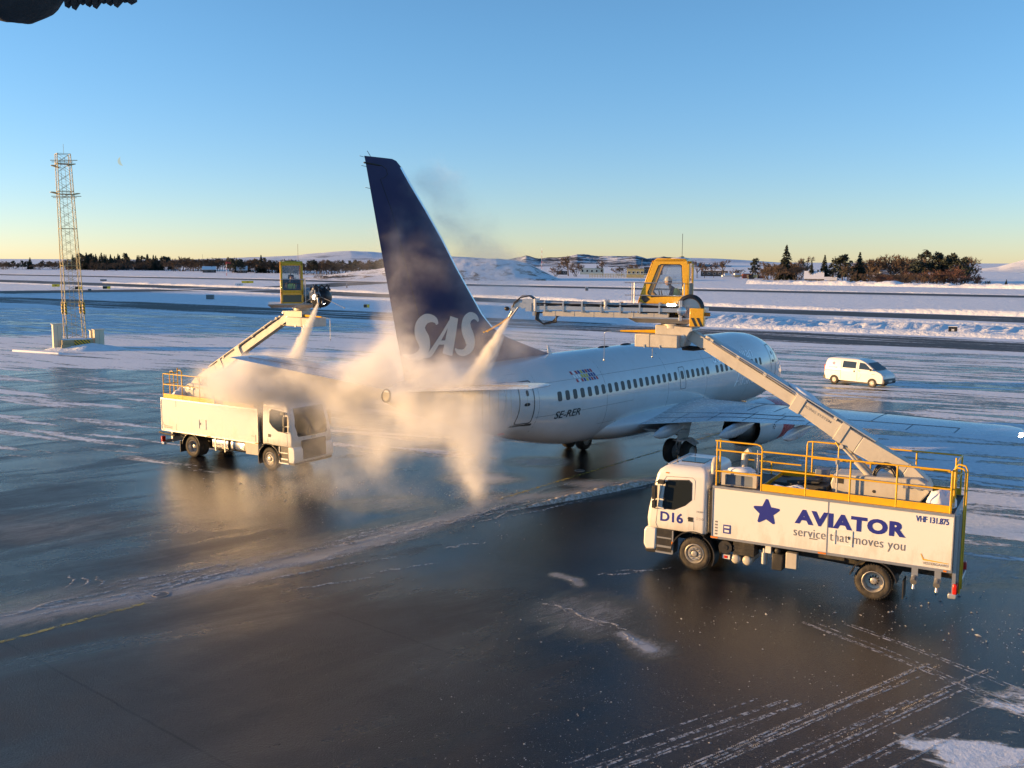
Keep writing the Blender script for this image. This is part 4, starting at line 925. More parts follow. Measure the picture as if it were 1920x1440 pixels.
def person(loc, rz, label, shirt, vest_mt, hat, lean=0.0, seated=True, group=None):
    r = empty('person', loc, rz, label, 'person', group)
    J = []; E_ = []; RA = []
    def j(p, rad, par=None):
        J.append(Vector(p)); RA.append(rad)
        if par is not None: E_.append((par, len(J) - 1))
        return len(J) - 1
    L = lean
    pel = j((0, 0, .10), .14); sp1 = j((.02 + .1 * L, 0, .30), .135, pel); ch = j((.03 + .25 * L, 0, .47), .155, sp1); nk = j((.05 + .4 * L, 0, .60), .062, ch); hd_ = j((.07 + .46 * L, 0, .67), .058, nk)
    hands = []
    for s in (-1, 1):
        sh = j((.03 + .3 * L, s * .19, .53), .068, ch); el = j((.12 + .25 * L, s * .25, .29), .052, sh); wr = j((.36 + .2 * L, s * .20, .28), .036, el); pa = j((.42 + .2 * L, s * .19, .28), .038, wr); hands.append((pa, s))
        hp = j((.03, s * .10, .06), .10, pel); kn = j((.44, s * .13, .10), .072, hp); an = j((.48, s * .13, -.30), .048, kn); j((.62, s * .14, -.36), .042, an)
    for pa, s in hands:
        base = J[pa]
        for k in range(4):
            k1 = j(base + Vector((.045, s * (-.03 + .02 * k), .012 - .004 * k)), .010, pa); k2 = j(J[k1] + Vector((.030 - .003 * abs(k - 1), 0, -.02)), .009, k1); j(J[k2] + Vector((.008, 0, -.024)), .008, k2)
        t1 = j(base + Vector((.015, -s * .045, .01)), .011, pa); j(J[t1] + Vector((.03, s * .012, -.01)), .009, t1)
    me = bpy.data.meshes.new('body'); me.from_pydata([tuple(p) for p in J], E_, []); o = bpy.data.objects.new('body', me); COL.objects.link(o); o.parent = r
    md = o.modifiers.new('skin', 'SKIN'); md.use_smooth_shade = True
    for i, sv in enumerate(me.skin_vertices[0].data): sv.radius = (RA[i], RA[i]); sv.use_root = (i == 0)
    sb = o.modifiers.new('sub', 'SUBSURF'); sb.levels = 1; sb.render_levels = 2
    me.materials.append(shirt)
    h = J[hd_] + Vector((.035, 0, .10))
    def face(p):
        q_ = p.copy(); q_.x *= 1.0 + .10 * (p.z < 0)
        if p.x > .05 and abs(p.y) < .03: q_.x += .022 * max(0, 1 - abs(p.z + .01) / .05) * (1 - abs(p.y) / .03)
        return q_
    b = MB(); b.ell(h, (.095, .075, .122), 24, 16, face)
    for s in (-1, 1): b.ell(h + Vector((-.005, s * .078, -.005)), (.022, .012, .032), 8, 6)
    b.build('head', M_SKIN, r, 70)
    b = MB()
    for s in (-1, 1): b.ell(h + Vector((.083, s * .031, .012)), (.012, .014, .009), 8, 6)
    b.build('eyes', M_BLACK, r, 70)
    b = MB(); b.ell(h + Vector((.084, 0, -.052)), (.008, .024, .006), 8, 6); b.build('mouth', M_REDL, r, 70)
    if hat[0] == 'helmet':
        b = MB(); b.lathe([(.13, .02), (.12, .06), (.09, .095), (.04, .118), (.0, .122), (-.005, .125)], h + Vector((-.005, 0, .035)), (0, 0, 1), 20); b.box(h + Vector((.12, 0, .038)), (.09, .15, .014)); b.build('helmet', hat[1], r, 60)
        b = MB(); b.ell(h + Vector((-.03, 0, -.01)), (.095, .085, .10), 14, 10); b.build('hair', M_BLACK, r, 60)
    else:
        b = MB(); b.ell(h + Vector((-.022, 0, .012)), (.108, .095, .138), 18, 12); b.build('hood', hat[1], r, 60)
        b = MB(); b.ell(h + Vector((.02, 0, -.13)), (.09, .085, .07), 14, 8); b.build('scarf', hat[1], r, 60)
    c = J[ch]
    b = MB(); rings = []
    for z, rx, ry in ((.14, .165, .21), (.26, .16, .205), (.38, .165, .215), (.48, .16, .21), (.545, .12, .17), (.575, .085, .10)):
        f = (z - .1) / .5; cx = .01 + .28 * L * f
        rings.append([(cx + rx * math.cos(a), ry * math.sin(a), z) for a in np.linspace(0, 2 * math.pi, 21)[:-1]])
    b.loft(rings, cap=False); b.build('vest', vest_mt, r, 60)
    return r
M_SKIN = mat('skin', (.50, .30, .22), .5, 0, .06)
M_DKCLOTH = mat('dark_work_clothing', (.020, .022, .030), .85, 0, .2, 6)
M_HIVIS = mat('yellow_green_hi_vis', (.42, .62, .16), .7, 0, .1, 6)
M_HELM = mat('grey_white_helmet', (.55, .56, .58), .4, 0, .1)

def star_poly(cx, cz, R1, R2, rot=math.pi / 2):
    """five-point star with rounded tips"""
    out = []
    for k in range(5):
        a = rot + 2 * math.pi * k / 5
        for d, r_ in ((-.085, R1 * .965), (0, R1), (.085, R1 * .965)): out.append((cx + r_ * math.cos(a + d), cz + r_ * math.sin(a + d)))
        a2 = a + math.pi / 5; out.append((cx + R2 * math.cos(a2), cz + R2 * math.sin(a2)))
    return out

def deicer(pose, label, slew, fit, near):
    px, py, rz = pose
    T = empty('deicing_truck', (px, py, 0), rz, label, 'truck', 'de-icing trucks spraying the airliner')
    WB, r_ = 5.095, .49
    S = 1 if near else -1                    # the side that carries the lettering seen in the photograph
    for s in (-1, 1):
        road_wheel(T, WB, s * .97, r_, s); road_wheel(T, 0, s * .97, r_, s, True); 
        b = MB(); b.lathe([(-.14, .3), (-.15, .42), (-.1, .485), (.1, .485), (.15, .42), (.14, .3)], (0, s * .64, r_), (0, 1, 0), 32); b.build('inner_tyre', M_TYRE, T, 40)
        arc_guard(T, 0, r_, .60, s * .74, s * 1.20, 12, 172, M_PLAST)
        arc_guard(T, WB, r_, .62, s * .74, s * 1.21, 118, 205, M_PLAST)
        b = MB(); b.box((-.78, s * .95, .42), (.03, .46, .52)); b.build('mud_flap', M_CHASSIS, T)
    # chassis
    b = MB()
    for s in (-1, 1): b.bb(-1.95, 6.2, s * .38, s * .46, .72, 1.0)
    for x in (-1.7, -.9, 1.2, 2.4, 3.6): b.bb(x, x + .1, -.4, .4, .74, .96)
    b.cyl((0, -.9, r_), (0, .9, r_), .10); b.ell((0, 0, r_), (.28, .22, .26)); b.cyl((WB, -.9, r_), (WB, .9, r_), .07); b.cyl((.2, 0, .55), (3.9, 0, .72), .05); b.bb(3.7, 5.4, -.38, .38, .5, 1.15)
    b.build('chassis', M_CHASSIS, T)
    # ---------------- driver's cab
    def wid(x, z): return 1.215 - .045 * max(0.0, (float(z) - 1.7) / 1.2)
    lv = [(1.14, 4.74, 6.56, 1.19), (1.17, 4.72, 6.585, wid(0, 1)), (1.42, 4.72, 6.61, wid(0, 1)), (1.72, 4.72, 6.57, wid(0, 1.7)), (2.30, 4.72, 6.45, wid(0, 2.3)), (2.80, 4.72, 6.335, wid(0, 2.8)), (2.93, 4.73, 6.26, wid(0, 2.9) - .01), (3.03, 4.77, 6.13, 1.10), (3.09, 4.86, 5.95, 1.0), (3.115, 5.0, 5.75, .85)]
    b = MB(); b.zloft(lv, 6, .14); cab = b.build('cab', M_TBODY, T, 50)
    win = [(5.93, 2.64), (5.32, 2.70), (5.22, 2.62), (5.21, 2.14), (5.40, 1.96), (5.72, 1.80), (6.02, 1.79), (6.08, 1.87), (6.01, 2.55)]
    def cabside(x, z, d): return float(wid(x, z)) + d
    for s in (-1, 1):
        cx, cz = 5.65, 2.25
        o_ = [(cx + (x - cx) * 1.07, cz + (z - cz) * 1.07) for x, z in win]
        b = MB(); b.add([(x, s * cabside(x, z, .004), z) for x, z in o_] + [(x, s * cabside(x, z, .012), z) for x, z in win], [(i, (i + 1) % 9, 9 + (i + 1) % 9, 9 + i) for i in range(9)]); fr = b.build('door_window', M_PLAST, cab, 0)
        b = MB(); b.add([(x, s * cabside(x, z, .009), z) for x, z in win], [tuple(range(9))]); b.build('pane', M_VGLASS, fr, 0)
        # door shut-lines, handle recess, side deflector
        b = MB(); sm = [(5.10, 1.24), (5.10, 2.72), (5.18, 2.80), (6.0, 2.76), (6.10, 2.60), (6.24, 1.9), (6.30, 1.30), (6.24, 1.16)]
        b.tube([(x, s * cabside(x, z, .002), z) for x, z in sm], .007, 4); b.build('door_seam', M_GREYTXT, cab, 0)
        b = MB(); b.box((5.20, s * 1.216, 1.55), (.16, .012, .14)); b.box((5.24, s * 1.226, 1.57), (.10, .02, .035)); b.build('door_handle', M_PLAST, cab, 20)
        b = MB(); b.box((5.98, s * 1.165, 2.87), (.10, .03, .035)); b.build('side_lamp', M_ORANGE, cab, 0)
        # mirrors on arms
        b = MB(); b.box((6.30, s * 1.36, 2.28), (.10, .20, .40)); b.box((6.30, s * 1.36, 1.92), (.10, .19, .22)); b.box((6.12, s * 1.30, 2.60), (.20, .12, .12))
        b.tube([(6.25, s * 1.16, 2.60), (6.3, s * 1.36, 2.56), (6.3, s * 1.36, 1.78), (6.28, s * 1.18, 1.74)], .018, 6); b.build('mirror', M_PLAST, cab, 30, bevel=.03)
        # footwell and steps below the door
        b = MB(); b.bb(5.72, 6.30, s * .80, s * 1.17, .40, 1.13); b.build('step_well', M_PLAST, cab, 0, bevel=.03)
        b = MB(); b.bb(5.80, 6.26, s * 1.0, s * 1.195, .56, .62); b.bb(5.80, 6.26, s * 1.0, s * 1.195, .84, .88); b.bb(5.74, 5.78, s * .9, s * 1.20, .40, 1.12); b.bb(5.76, 6.30, s * .95, s * 1.20, .38, .43); b.build('step', M_STEEL, cab, 0)
        b = MB(); b.box((5.76, s * 1.21, .74), (.05, .02, .08)); b.build('side_lamp', M_ORANGE, cab, 0)
        # wheel-arch trim
        arc_guard(cab, WB, r_, .68, s * .9, s * 1.232, 2, 118, M_PLAST, 'arch_trim')
        # air intake louvre behind the cab
        b = MB(); b.bb(4.55, 4.70, s * .66, s * 1.17, 1.20, 2.52); b.build('air_intake', M_PLAST, cab, 0, bevel=.04)
        b = MB()
        for k in range(11): b.box((4.63, s * 1.175, 1.72 + k * .072), (.13, .02, .028))
        b.build('louvre', M_CHASSIS, cab, 0)
        b = MB(); b.box((6.665, s * .97, .86), (.05, .30, .24)); b.build('headlight', M_HEADL, cab, 30, bevel=.03)
    b = MB(); n_ = 12; ys = np.linspace(-1.08, 1.08, n_)
    g = [[(xx + .045 - .07 * (y / 1.08) ** 2, y * k, z) for y in ys] for xx, z, k in ((6.345, 2.80, .96), (6.43, 2.42, .985), (6.515, 2.05, 1), (6.585, 1.66, 1), (6.60, 1.57, .9))]
    b.loft(g, cap=False, closed=False); b.build('windscreen', M_VGLASS, cab, 60)
    b = MB()
    for y in (-.45, .35): b.tube([(6.66, y, 1.60), (6.60, y + .35, 1.98)], .012, 5)
    b.build('wiper', M_PLAST, cab, 0)
    b = MB(); b.prism([(6.30, .46), (6.62, .44), (6.70, .60), (6.69, 1.02), (6.62, 1.14), (6.28, 1.14)], 'y', -1.2, 1.2); b.build('bumper', M_TWHITE, cab, 30, bevel=.05)
    b = MB(); b.prism([(6.28, .36), (6.60, .34), (6.655, .45), (6.28, .47)], 'y', -1.17, 1.17); b.build('bumper_lip', M_PLAST, cab, 30, bevel=.02)
    b = MB(); b.box((6.655, 0, .98), (.13, 1.44, .84)); b.build('grille', M_PLAST, cab, 30, bevel=.05)
    b = MB()
    for k in range(9): b.box((6.725, 0, .64 + k * .082), (.02, 1.36, .02))
    b.build('grille_bars', M_CHASSIS, cab, 0)
    b = MB(); b.box((6.64, 0, 1.48), (.02, .26, .10)); b.tube([(6.655, -.10, 1.43), (6.655, .10, 1.53)], .012, 5); b.build('badge', M_STEEL, cab, 0)
    b = MB(); b.box((5.45, .1, 3.125), (.72, .72, .03)); b.build('roof_hatch', M_VGLASS, cab, 0, bevel=.01)
    b = MB(); b.tube([(5.0, -.95, 3.10), (6.05, -.95, 3.10)], .015, 6); b.tube([(5.0, .95, 3.10), (6.05, .95, 3.10)], .015, 6); b.tube([(6.05, -.95, 3.10), (6.05, .95, 3.10)], .015, 6); b.build('roof_rail', M_STEEL, cab, 0)
    for x, y, h in ((5.9, .55, .22), (5.75, -.6, .26), (4.95, -.5, .30)): b = MB(); b.cyl((x, y, 3.08), (x, y, 3.08 + h), .008, n=5); b.cyl((x, y, 3.08), (x, y, 3.12), .03, n=8); b.build('antenna', M_PLAST, cab, 0)
    b = MB(); b.tube([(4.62, .62, 2.4), (4.62, .62, 3.15), (4.62, .68, 3.32), (4.62, .84, 3.36), (4.62, .95, 3.25), (4.62, .96, 2.95)], .085, 12); b.build('vent_hood', M_CREAM, T, 60)
    # ---------------- tank body
    b = MB(); b.bb(-1.94, 4.52, -1.25, 1.25, 1.16, 2.60); box = b.build('tank_body', M_TBODY, T, 30, bevel=.015)
    b = MB()
    for s in (-1, 1):
        b.bb(-1.96, 4.54, s * 1.20, s * 1.275, 2.60, 2.67); b.bb(-1.96, 4.54, s * 1.20, s * 1.27, 1.10, 1.17)
        for x in (-1.95, 4.53): b.bb(x - .012, x + .012, s * 1.22, s * 1.268, 1.17, 2.60)
    b.bb(-1.97, -1.93, -1.2, 1.2, 2.60, 2.67); b.bb(4.51, 4.55, -1.2, 1.2, 2.6, 2.67); b.build('edge_trim', M_STEEL, box, 0)
    b = MB(); b.bb(-1.92, 4.50, -1.19, 1.19, 2.60, 2.655); b.build('deck', M_DECK, T, 0)
    b = MB()
    if near: b.bb(1.225, 1.255, S * 1.25, S * 1.258, 1.17, 2.60)
    else:
        for x in (-.9,): b.bb(x - .008, x + .008, S * 1.25, S * 1.254, 1.17, 1.5); b.bb(x - .008, x + .008, S * 1.25, S * 1.254, 2.3, 2.60)
    b.build('panel_joint', M_STEEL if near else M_GREYTXT, box, 0)
    b = MB(); xh = .80 if near else .92
    for a0, a1, c0, c1 in ((-.24, .24, .20, .225), (-.24, .24, -.225, -.20), (-.24, -.215, -.2, .2), (.215, .24, -.2, .2)): b.bb(xh + a0, xh + a1, S * 1.25, S * 1.27, 1.64 + c0, 1.64 + c1)
    b.bb(xh - .205, xh + .205, S * 1.25, S * 1.252, 1.445, 1.835); b.build('inspection_hatch', M_TWHITE, box, 0)
    b = MB(); b.box((xh + (-.14 if near else -.14), S * 1.262, 1.66), (.035, .014, .09)); b.build('hatch_latch', M_PLAST, box, 0)
    for x in (1.35, 4.45, -1.8):
        b = MB(); b.box((x, S * 1.275, 1.135), (.22 if x != -1.8 else .08, .012, .04)); b.build('side_marker', M_ORANGE, box, 0)
    # lettering
    def put(nm, vs, fs, x0, z0, mt, d=.009, par=box, yb=1.25):
        m_ = MB(); m_.add([((x0 - u if near else x0 + u), S * (yb + d), z0 + v) for u, v in vs], fs); m_.build(nm, mt, par, 0)
    if near:
        put('star_emblem', star_poly(0, 0, .39, .205), [tuple(range(20))], 2.945, 2.08, M_NAVY)
        vs, fs = text_verts('AVIATOR', 2.93, .42, .05, 0, 1.10); put('lettering', vs, fs, 2.14, 1.875, M_NAVY)
        vs, fs = text_verts('service that moves you', 2.95, .335, -.004, 0, 1.05); put('lettering', vs, fs, 2.16, 1.44, M_GREYTXT)
        vs, fs = text_verts('VHF 131.875', .80, .165, .018); put('lettering', vs, fs, -1.02, 2.365, M_NAVY)
        vs, fs = text_verts('VESTERGAARD', .62, .07, .004); put('lettering', vs, fs, -1.25, 1.24, M_GREYTXT)
        put('logo_stroke', [(0, .0), (.62, -.015), (.62, 0), (.05, .035), (.02, .035), (-.05, .17), (-.07, .17)], [tuple(range(7))], -1.25, 1.345, M_YEL)
        put('placard', [(-.11, -.13), (.11, -.13), (.11, .13), (-.11, .13)], [(0, 1, 2, 3)], 4.08, 1.42, M_NAVY)
        put('placard_print', [(-.07, -.09), (.07, -.09), (.07, -.02), (-.07, -.02), (-.08, .03), (.08, .03), (.08, .09), (-.08, .09)], [(0, 1, 2, 3), (4, 5, 6, 7)], 4.08, 1.42, M_TWHITE, .012)
        b = MB()
        for k in range(5): b.bb(4.36, 4.44, 1.25, 1.254, 1.22 + .09 * k, 1.27 + .09 * k)
        b.bb(1.50, 1.72, 1.25, 1.256, 1.48, 1.51); b.build('small_print', M_GREYTXT, box, 0)
        vs, fs = text_verts('D16', .72, .31, .03); put('fleet_number', vs, fs, 6.16, 1.38, M_NAVY, .004, cab, 1.215)
        vs, fs = text_verts('34389', .20, .055, .005); put('lettering', vs, fs, 5.03, 1.78, M_GREYTXT, .004, cab, 1.211)
        vs, fs = text_verts('280', .24, .07, .005); put('lettering', vs, fs, 5.03, 1.56, M_GREYTXT, .004, cab, 1.211)
        b = MB(); b.box((6.16, 1.205, 1.22), (.15, .012, .07)); b.build('marker_plate', M_YEL, cab, 0)
    else:
        vs, fs = text_verts('VESTERGAARD', .62, .07, .004); put('lettering', vs, fs, -1.80, 1.24, M_GREYTXT)
        put('logo_stroke', [(0, .0), (.62, -.015), (.62, 0), (.05, .035), (.02, .035), (-.05, .17), (-.07, .17)], [tuple(range(7))], -1.80, 1.345, M_GREYTXT)
        b = MB(); b.bb(4.36, 4.40, -1.254, -1.25, 1.2, 1.5); b.bb(4.1, 4.3, -1.254, -1.25, 1.42, 1.44); b.build('small_print', M_GREYTXT, box, 0)
        b = MB(); b.box((6.16, -1.205, 1.22), (.15, .012, .07)); b.build('marker_plate', M_YEL, cab, 0)
    # ---------------- underframe equipment
    # left-hand side
    b = MB(); b.cyl((4.15, .80, .84), (4.15, 1.14, .84), .20, n=24); b.cyl((4.15, 1.14, .84), (4.15, 1.16, .84), .08, n=16); b.build('filter_drum', M_PLAST, T, 40)
    b = MB(); b.bb(3.30, 3.92, .6, 1.10, .66, 1.06); 
    for k in range(3): b.bb(3.30, 3.92, 1.10, 1.118, .72 + .11 * k, .75 + .11 * k)
    b.build('battery_box', M_CHASSIS, T, 0, bevel=.01)
    for x in (3.86, 3.52): b = MB(); b.cyl((x, .2, .50), (x, 1.0, .50), .145, n=20); b.ell((x, 1.0, .50), (.145, .07, .145), 20, 8); b.build('air_tank', M_CREAM, T, 50)
    b = MB(); b.bb(4.02, 4.24, .9, 1.08, .48, .60); b.build('warning_plate', M_TWHITE, T); 
    b = MB(); b.box((4.14, 1.085, .54), (.10, .008, .08)); b.build('warning_print', M_REDL, T, 0)
    b = MB(); b.cyl((3.02, 1.02, .5), (3.02, 1.02, .84), .085, n=16); b.cyl((3.02, 1.02, .84), (3.02, 1.02, .95), .05, n=12); b.build('pump', M_STEEL, T, 40)
    b = MB(); b.bb(2.82, 2.98, .95, 1.1, .85, 1.06); b.build('junction_box', M_TWHITE, T, 0)
    b = MB(); b.bb(2.48, 2.78, .7, 1.10, .38, .86); b.ell((2.63, 1.06, .94), (.09, .06, .09)); b.build('fluid_box', M_CHASSIS, T, 30, bevel=.02)
    b = MB(); b.bb(2.06, 2.38, .95, 1.14, .50, .96); b.build('tool_box', M_CREAM, T, 30, bevel=.02)
    b = MB(); b.ell((1.2, .8, 1.0), (.14, .12, .12)); b.bb(.8, 1.5, .6, 1.0, .92, 1.06); b.build('valve_block', M_CHASSIS, T, 40)
    for x in (-1.05, -1.62):
        b = MB(); b.box((x, 1.12, .94), (.16, .05, .26)); b.cyl((x, 1.12, .80), (x, 1.30, .72), .085, n=14); b.cyl((x, 1.20, .70), (x, 1.22, .52), .03, .045, n=10); b.build('fill_coupling', M_STEEL, T, 40)
    # right-hand side: fuel tank with straps, cabinet
    b = MB(); rings = [[(x, -.80 + .34 * c_, .80 + .30 * s_) for c_, s_ in [(math.copysign(abs(math.cos(a)) ** .55, math.cos(a)), math.copysign(abs(math.sin(a)) ** .55, math.sin(a))) for a in np.linspace(0, 2 * math.pi, 25)[:-1]]] for x in (1.42, 2.45)]; b.loft(rings); b.build('fuel_tank', M_TANK, T, 50)
    b = MB()
    for x in (1.62, 2.25): b.bb(x - .03, x + .03, -1.15, -1.143, .48, 1.12); b.bb(x - .03, x + .03, -1.15, -.5, .485, .495)
    b.build('tank_strap', M_STEEL, T, 0)
    b = MB(); rings = [[(x, -.82 + .30 * k * c_, .82 + .28 * k * s_) for c_, s_ in [(math.copysign(abs(math.cos(a)) ** .6, math.cos(a)), math.copysign(abs(math.sin(a)) ** .6, math.sin(a))) for a in np.linspace(0, 2 * math.pi, 25)[:-1]]] for x, k in ((2.52, .8), (2.58, 1), (2.85, 1), (2.88, .9), (2.92, 1), (3.5, 1), (3.55, .8))]; b.loft(rings); b.build('silencer', M_TANK, T, 50)
    b = MB(); b.bb(3.64, 4.46, -1.18, -.5, .56, 1.10); b.build('equipment_cabinet', M_CREAM, T, 30, bevel=.02)
    b = MB(); b.bb(-2.5, -1.8, -.06, .06, .82, .94); b.cyl((-2.5, -.3, .9), (-2.5, .3, .9), .06); b.tube([(-1.6, -.8, .8), (-2.3, -.9, .86), (-2.6, -.9, .9)], .05, 8)
    if not near: b.build('rear_hitch', M_CHASSIS, T, 40)
    # rear: bumper bar, lamps, ladder
    b = MB(); b.bb(-2.12, -2.02, -1.2, 1.2, .44, .60); b.build('rear_bumper', M_STEEL, T, 20, bevel=.02)
    for s in (-1, 1):
        b = MB(); b.box((-2.06, s * 1.12, .66), (.12, .20, .28)); tl = b.build('tail_light', M_REDL, T, 30, bevel=.03)
        b = MB(); b.box((-2.0, s * 1.14, .46), (.22, .14, .14)); b.build('reversing_lamp', M_HEADL, T, 30, bevel=.03)
    ly = .55 * S
    b = MB()
    for y in (ly, ly + .42): b.bb(-2.10, -2.03, y - .02, y + .02, .42, 2.65)
    for k in range(8): b.bb(-2.12, -2.03, ly, ly + .42, .52 + .28 * k, .55 + .28 * k)
    b.build('ladder', M_STEEL, T, 0)
    b = MB(); b.bb(-2.06, -1.97, ly - .1, ly + .62, .45, 2.62)
    b.build('ladder_panel', M_STEEL, T, 0)
    # ---------------- platform: toe boards and railings
    YR = 1.18
    b = MB()
    for s in (-1, 1): b.bb(-1.86, 3.16 if near else 1.68, s * 1.17, s * 1.195, 2.675, 2.865)
    if not near: b.bb(2.3, 4.25, -1.195, -1.17, 2.675, 2.84); b.bb(2.3, 4.25, 1.17, 1.195, 2.675, 2.84)
    b.bb(3.14, 3.16, -1.17, 1.17, 2.675, 2.8); b.build('toe_board', M_YEL, T, 0)
    zt_, zm_, z0_ = 3.80, 3.30, 2.67
    for s in (S, -S):
        y = s * YR; sg = []
        ps = [-1.83, -.49, .71, 1.90, 3.14]
        sg.append([(3.14, y, zt_), (-1.55, y, zt_), (-1.78, y, zt_)] if s == S else [(2.28, y, zt_), (-1.83, y, zt_)])
        sg.append([(3.14, y, zm_), (-1.83, y, zm_)] if s == S else [(2.28, y, zm_), (-1.83, y, zm_)])
        if s != S: ps = [-1.83, -.64, .6, 2.28]
        for x in ps: sg.append([(x, y, z0_), (x, y, zt_)])
        if s == S:
            sg.append([(4.46, y, z0_), (4.46, y, 4.0)]); sg.append([(4.52, y, 3.99), (3.30, y, 3.99), (3.18, y, 3.96), (3.14, y, 3.86), (3.14, y, z0_)]); sg.append([(4.50, y, 3.72), (3.14, y, 3.72)]); sg.append([(4.50, y, 3.10), (3.14, y, 3.10)])
            sg.append([(4.46, y - S * .30, z0_), (4.46, y - S * .30, 4.0)]); sg.append([(4.46, y, 3.99), (4.46, y - S * .3, 3.99)]); sg.append([(4.46, y, 3.72), (4.46, y - S * .3, 3.72)])
        else:
            sg.append([(4.42, y, 3.05), (3.6, y, 3.05), (3.4, y, 3.04), (2.6, y, 3.04)]); sg.append([(4.42, y, 2.67), (4.42, y, 3.05)]); sg.append([(3.5, y, 2.67), (3.5, y, 3.05)]); sg.append([(2.28, y, zt_), (2.42, y, zt_ - .02), (2.44, y, zt_ - .12), (2.44, y, z0_)]); sg.append([(1.62, y, 3.85), (1.5, y + S * .1, 3.72), (1.5, y + S * .1, 3.2)])
        rail(T, sg)
    # looped grab rails at the rear ladder
    sg = []
    for y in (ly - .02, ly + .44): sg.append([(-2.14, y, .50), (-2.14, y, 3.72), (-2.08, y, 3.84), (-1.92, y, 3.86), (-1.84, y, 3.78), (-1.84, y, 2.7)])
    sg.append([(-1.83, -YR, zt_), (-1.83, S * .35, zt_)]); sg.append([(-1.83, -YR, zm_), (-1.83, S * .35, zm_)]); sg.append([(-1.83, S * .35, zt_ + .2), (-1.83, S * .35, z0_)]); sg.append([(-1.83, S * .1, z0_), (-1.83, S * .1, zt_)])
    rail(T, sg, nm='ladder_rail')
    # ---------------- things on the deck (fixed equipment)
    yb = .75 * S
    if near:
        fr = MB(); out_ = [(4.38, 2.66), (4.38, 3.06), (4.34, 3.10), (3.38, 3.10), (3.34, 3.06), (3.34, 2.66)]; inn = [(4.27, 2.67), (4.27, 2.96), (4.24, 2.99), (3.48, 2.99), (3.45, 2.96), (3.45, 2.67)]
        ring_frame(fr, out_, inn, yb + .1, yb + .22); pnl = fr.build('panel_housing', M_CREAM, T, 30)
        b = MB(); b.bb(3.46, 4.26, yb - .4, yb + .08, 2.66, 2.97); b.build('control_panel', M_BIN, pnl, 0)
        b = MB(); b.ell((3.85, yb, 3.10), (.42, .30, .10), 16, 8, lambda p: Vector((p.x, p.y, max(p.z, 0) * (1 + .5 * mnoise.noise(p * 6))))); b.build('snow_patch', M_SNOWPATCH, pnl, 60)
        b = MB(); b.ell((2.35, .95, 2.70), (.62, .20, .17), 20, 8, lambda p: Vector((p.x * (1 + .2 * mnoise.noise(p * 5)), p.y, max(p.z, 0) * (1 + .8 * mnoise.noise(p * 5))))); b.build('snow_patch', M_SNOWPATCH, T, 60)
        b = MB(); b.tube([(3.95, .3, 2.66), (3.9, .3, 3.5), (3.75, .3, 3.62)], .10, 10); b.tube([(3.6, .1, 2.66), (3.6, .1, 3.4), (3.5, .1, 3.55), (3.4, .1, 3.4)], .07, 10); b.build('breather_pipe', M_CREAM, T, 50)
        b = MB(); b.cyl((3.42, .6, 2.66), (3.42, .6, 3.72), .035); b.build('post', M_STEEL, T, 0)
    b = MB(); b.bb(1.62, 1.98, -.62, -.28, 2.66, 3.16); b.build('bin', M_BIN, T, 20, bevel=.02)
    b = MB(); b.bb(1.5, 3.0, -.35, .35, 2.66, 2.80); b.box((2.2, 0, 2.86), (.9, .5, .10), Matrix.Rotation(.12, 3, 'Y')); b.build('walkway_grating', M_DECK, T, 0)
    b = MB(); b.cyl((1.15, .72 * S, 2.66), (1.15, .72 * S, 3.58), .022); b.box((1.15, .72 * S, 3.66), (.10, .10, .18)); b.build('marker_lamp', M_CREAM, T, 30)
    # snow heap behind the pedestal
    b = MB(); b.ell((-1.50, .30 * S, 2.66), (.38, .62, .42), 24, 10, lambda p: Vector((p.x * (1 + .25 * mnoise.noise(p * 4)), p.y * (1 + .2 * mnoise.noise(p * 5)), max(p.z, 0) * (1 + .6 * mnoise.noise(p * 5 + Vector((3, 1, 2))))))); b.build('snow_patch', M_SNOWPATCH, T, 40)
    # ---------------- pedestal and boom
    b = MB(); b.prism([(-1.22, 3.02), (-1.12, 3.24), (-.9, 3.34), (.3, 3.26), (1.30, 3.22), (1.38, 2.95), (1.30, 2.68), (-.98, 2.66)], 'y', -.46, .46); ped = b.build('boom_pedestal', M_CREAM, T, 30, bevel=.03)
    b = MB(); b.cyl((.2, .462 * S, 2.86), (.2, .468 * S, 2.86), .045, n=14); b.bb(1.02, 1.24, .45 * S, .466 * S, 2.98, 3.16); b.build('pedestal_opening', M_CHASSIS, ped, 0)
    b = MB(); b.cyl((-.95, -.5, 3.12), (-.95, .5, 3.12), .085, n=14); b.cyl((-.55, .46 * S, 3.10), (-1.3, .5 * S, 3.10), .03); b.box((-.62, .5 * S, 3.11), (.12, .06, .10)); b.build('pivot', M_STEEL, ped, 40)
    A = Vector((-.95, 0, 3.18)); Bv = Vector((fit['hx'], 0, fit['hz'])); D = (Bv - A); Lb = D.length; D.normalize(); U = Vector((-D.z, 0, D.x)) if D.x > 0 else Vector((D.z, 0, -D.x))
    def at(t_, u, y=0.0): return A + D * t_ + U * u + Vector((0, y, 0))
    def boxy(b, t0, t1, u0, u1, u2, u3, hy):
        """tapering box girder: lower/upper edges u0,u1 at t0 and u2,u3 at t1"""
        b.loft([[at(t0, u0, -hy), at(t0, u1, -hy), at(t0, u1, hy), at(t0, u0, hy)], [at(t1, u2, -hy), at(t1, u3, -hy), at(t1, u3, hy), at(t1, u2, hy)]])
    b = MB(); boxy(b, -.15, .5, -.10, .16, -.20, .30, .20); boxy(b, .5, 1.9, -.20, .30, -.30, .24, .20); boxy(b, 1.9, Lb * .50, -.30, .24, -.18, .24, .20); bm_ = b.build('boom', M_CREAM, T, 20, bevel=.02)
    b = MB(); boxy(b, Lb * .48, Lb - .05, -.14, .19, -.14, .19, .155); b.build('inner_boom', M_CREAM, T, 20, bevel=.02)
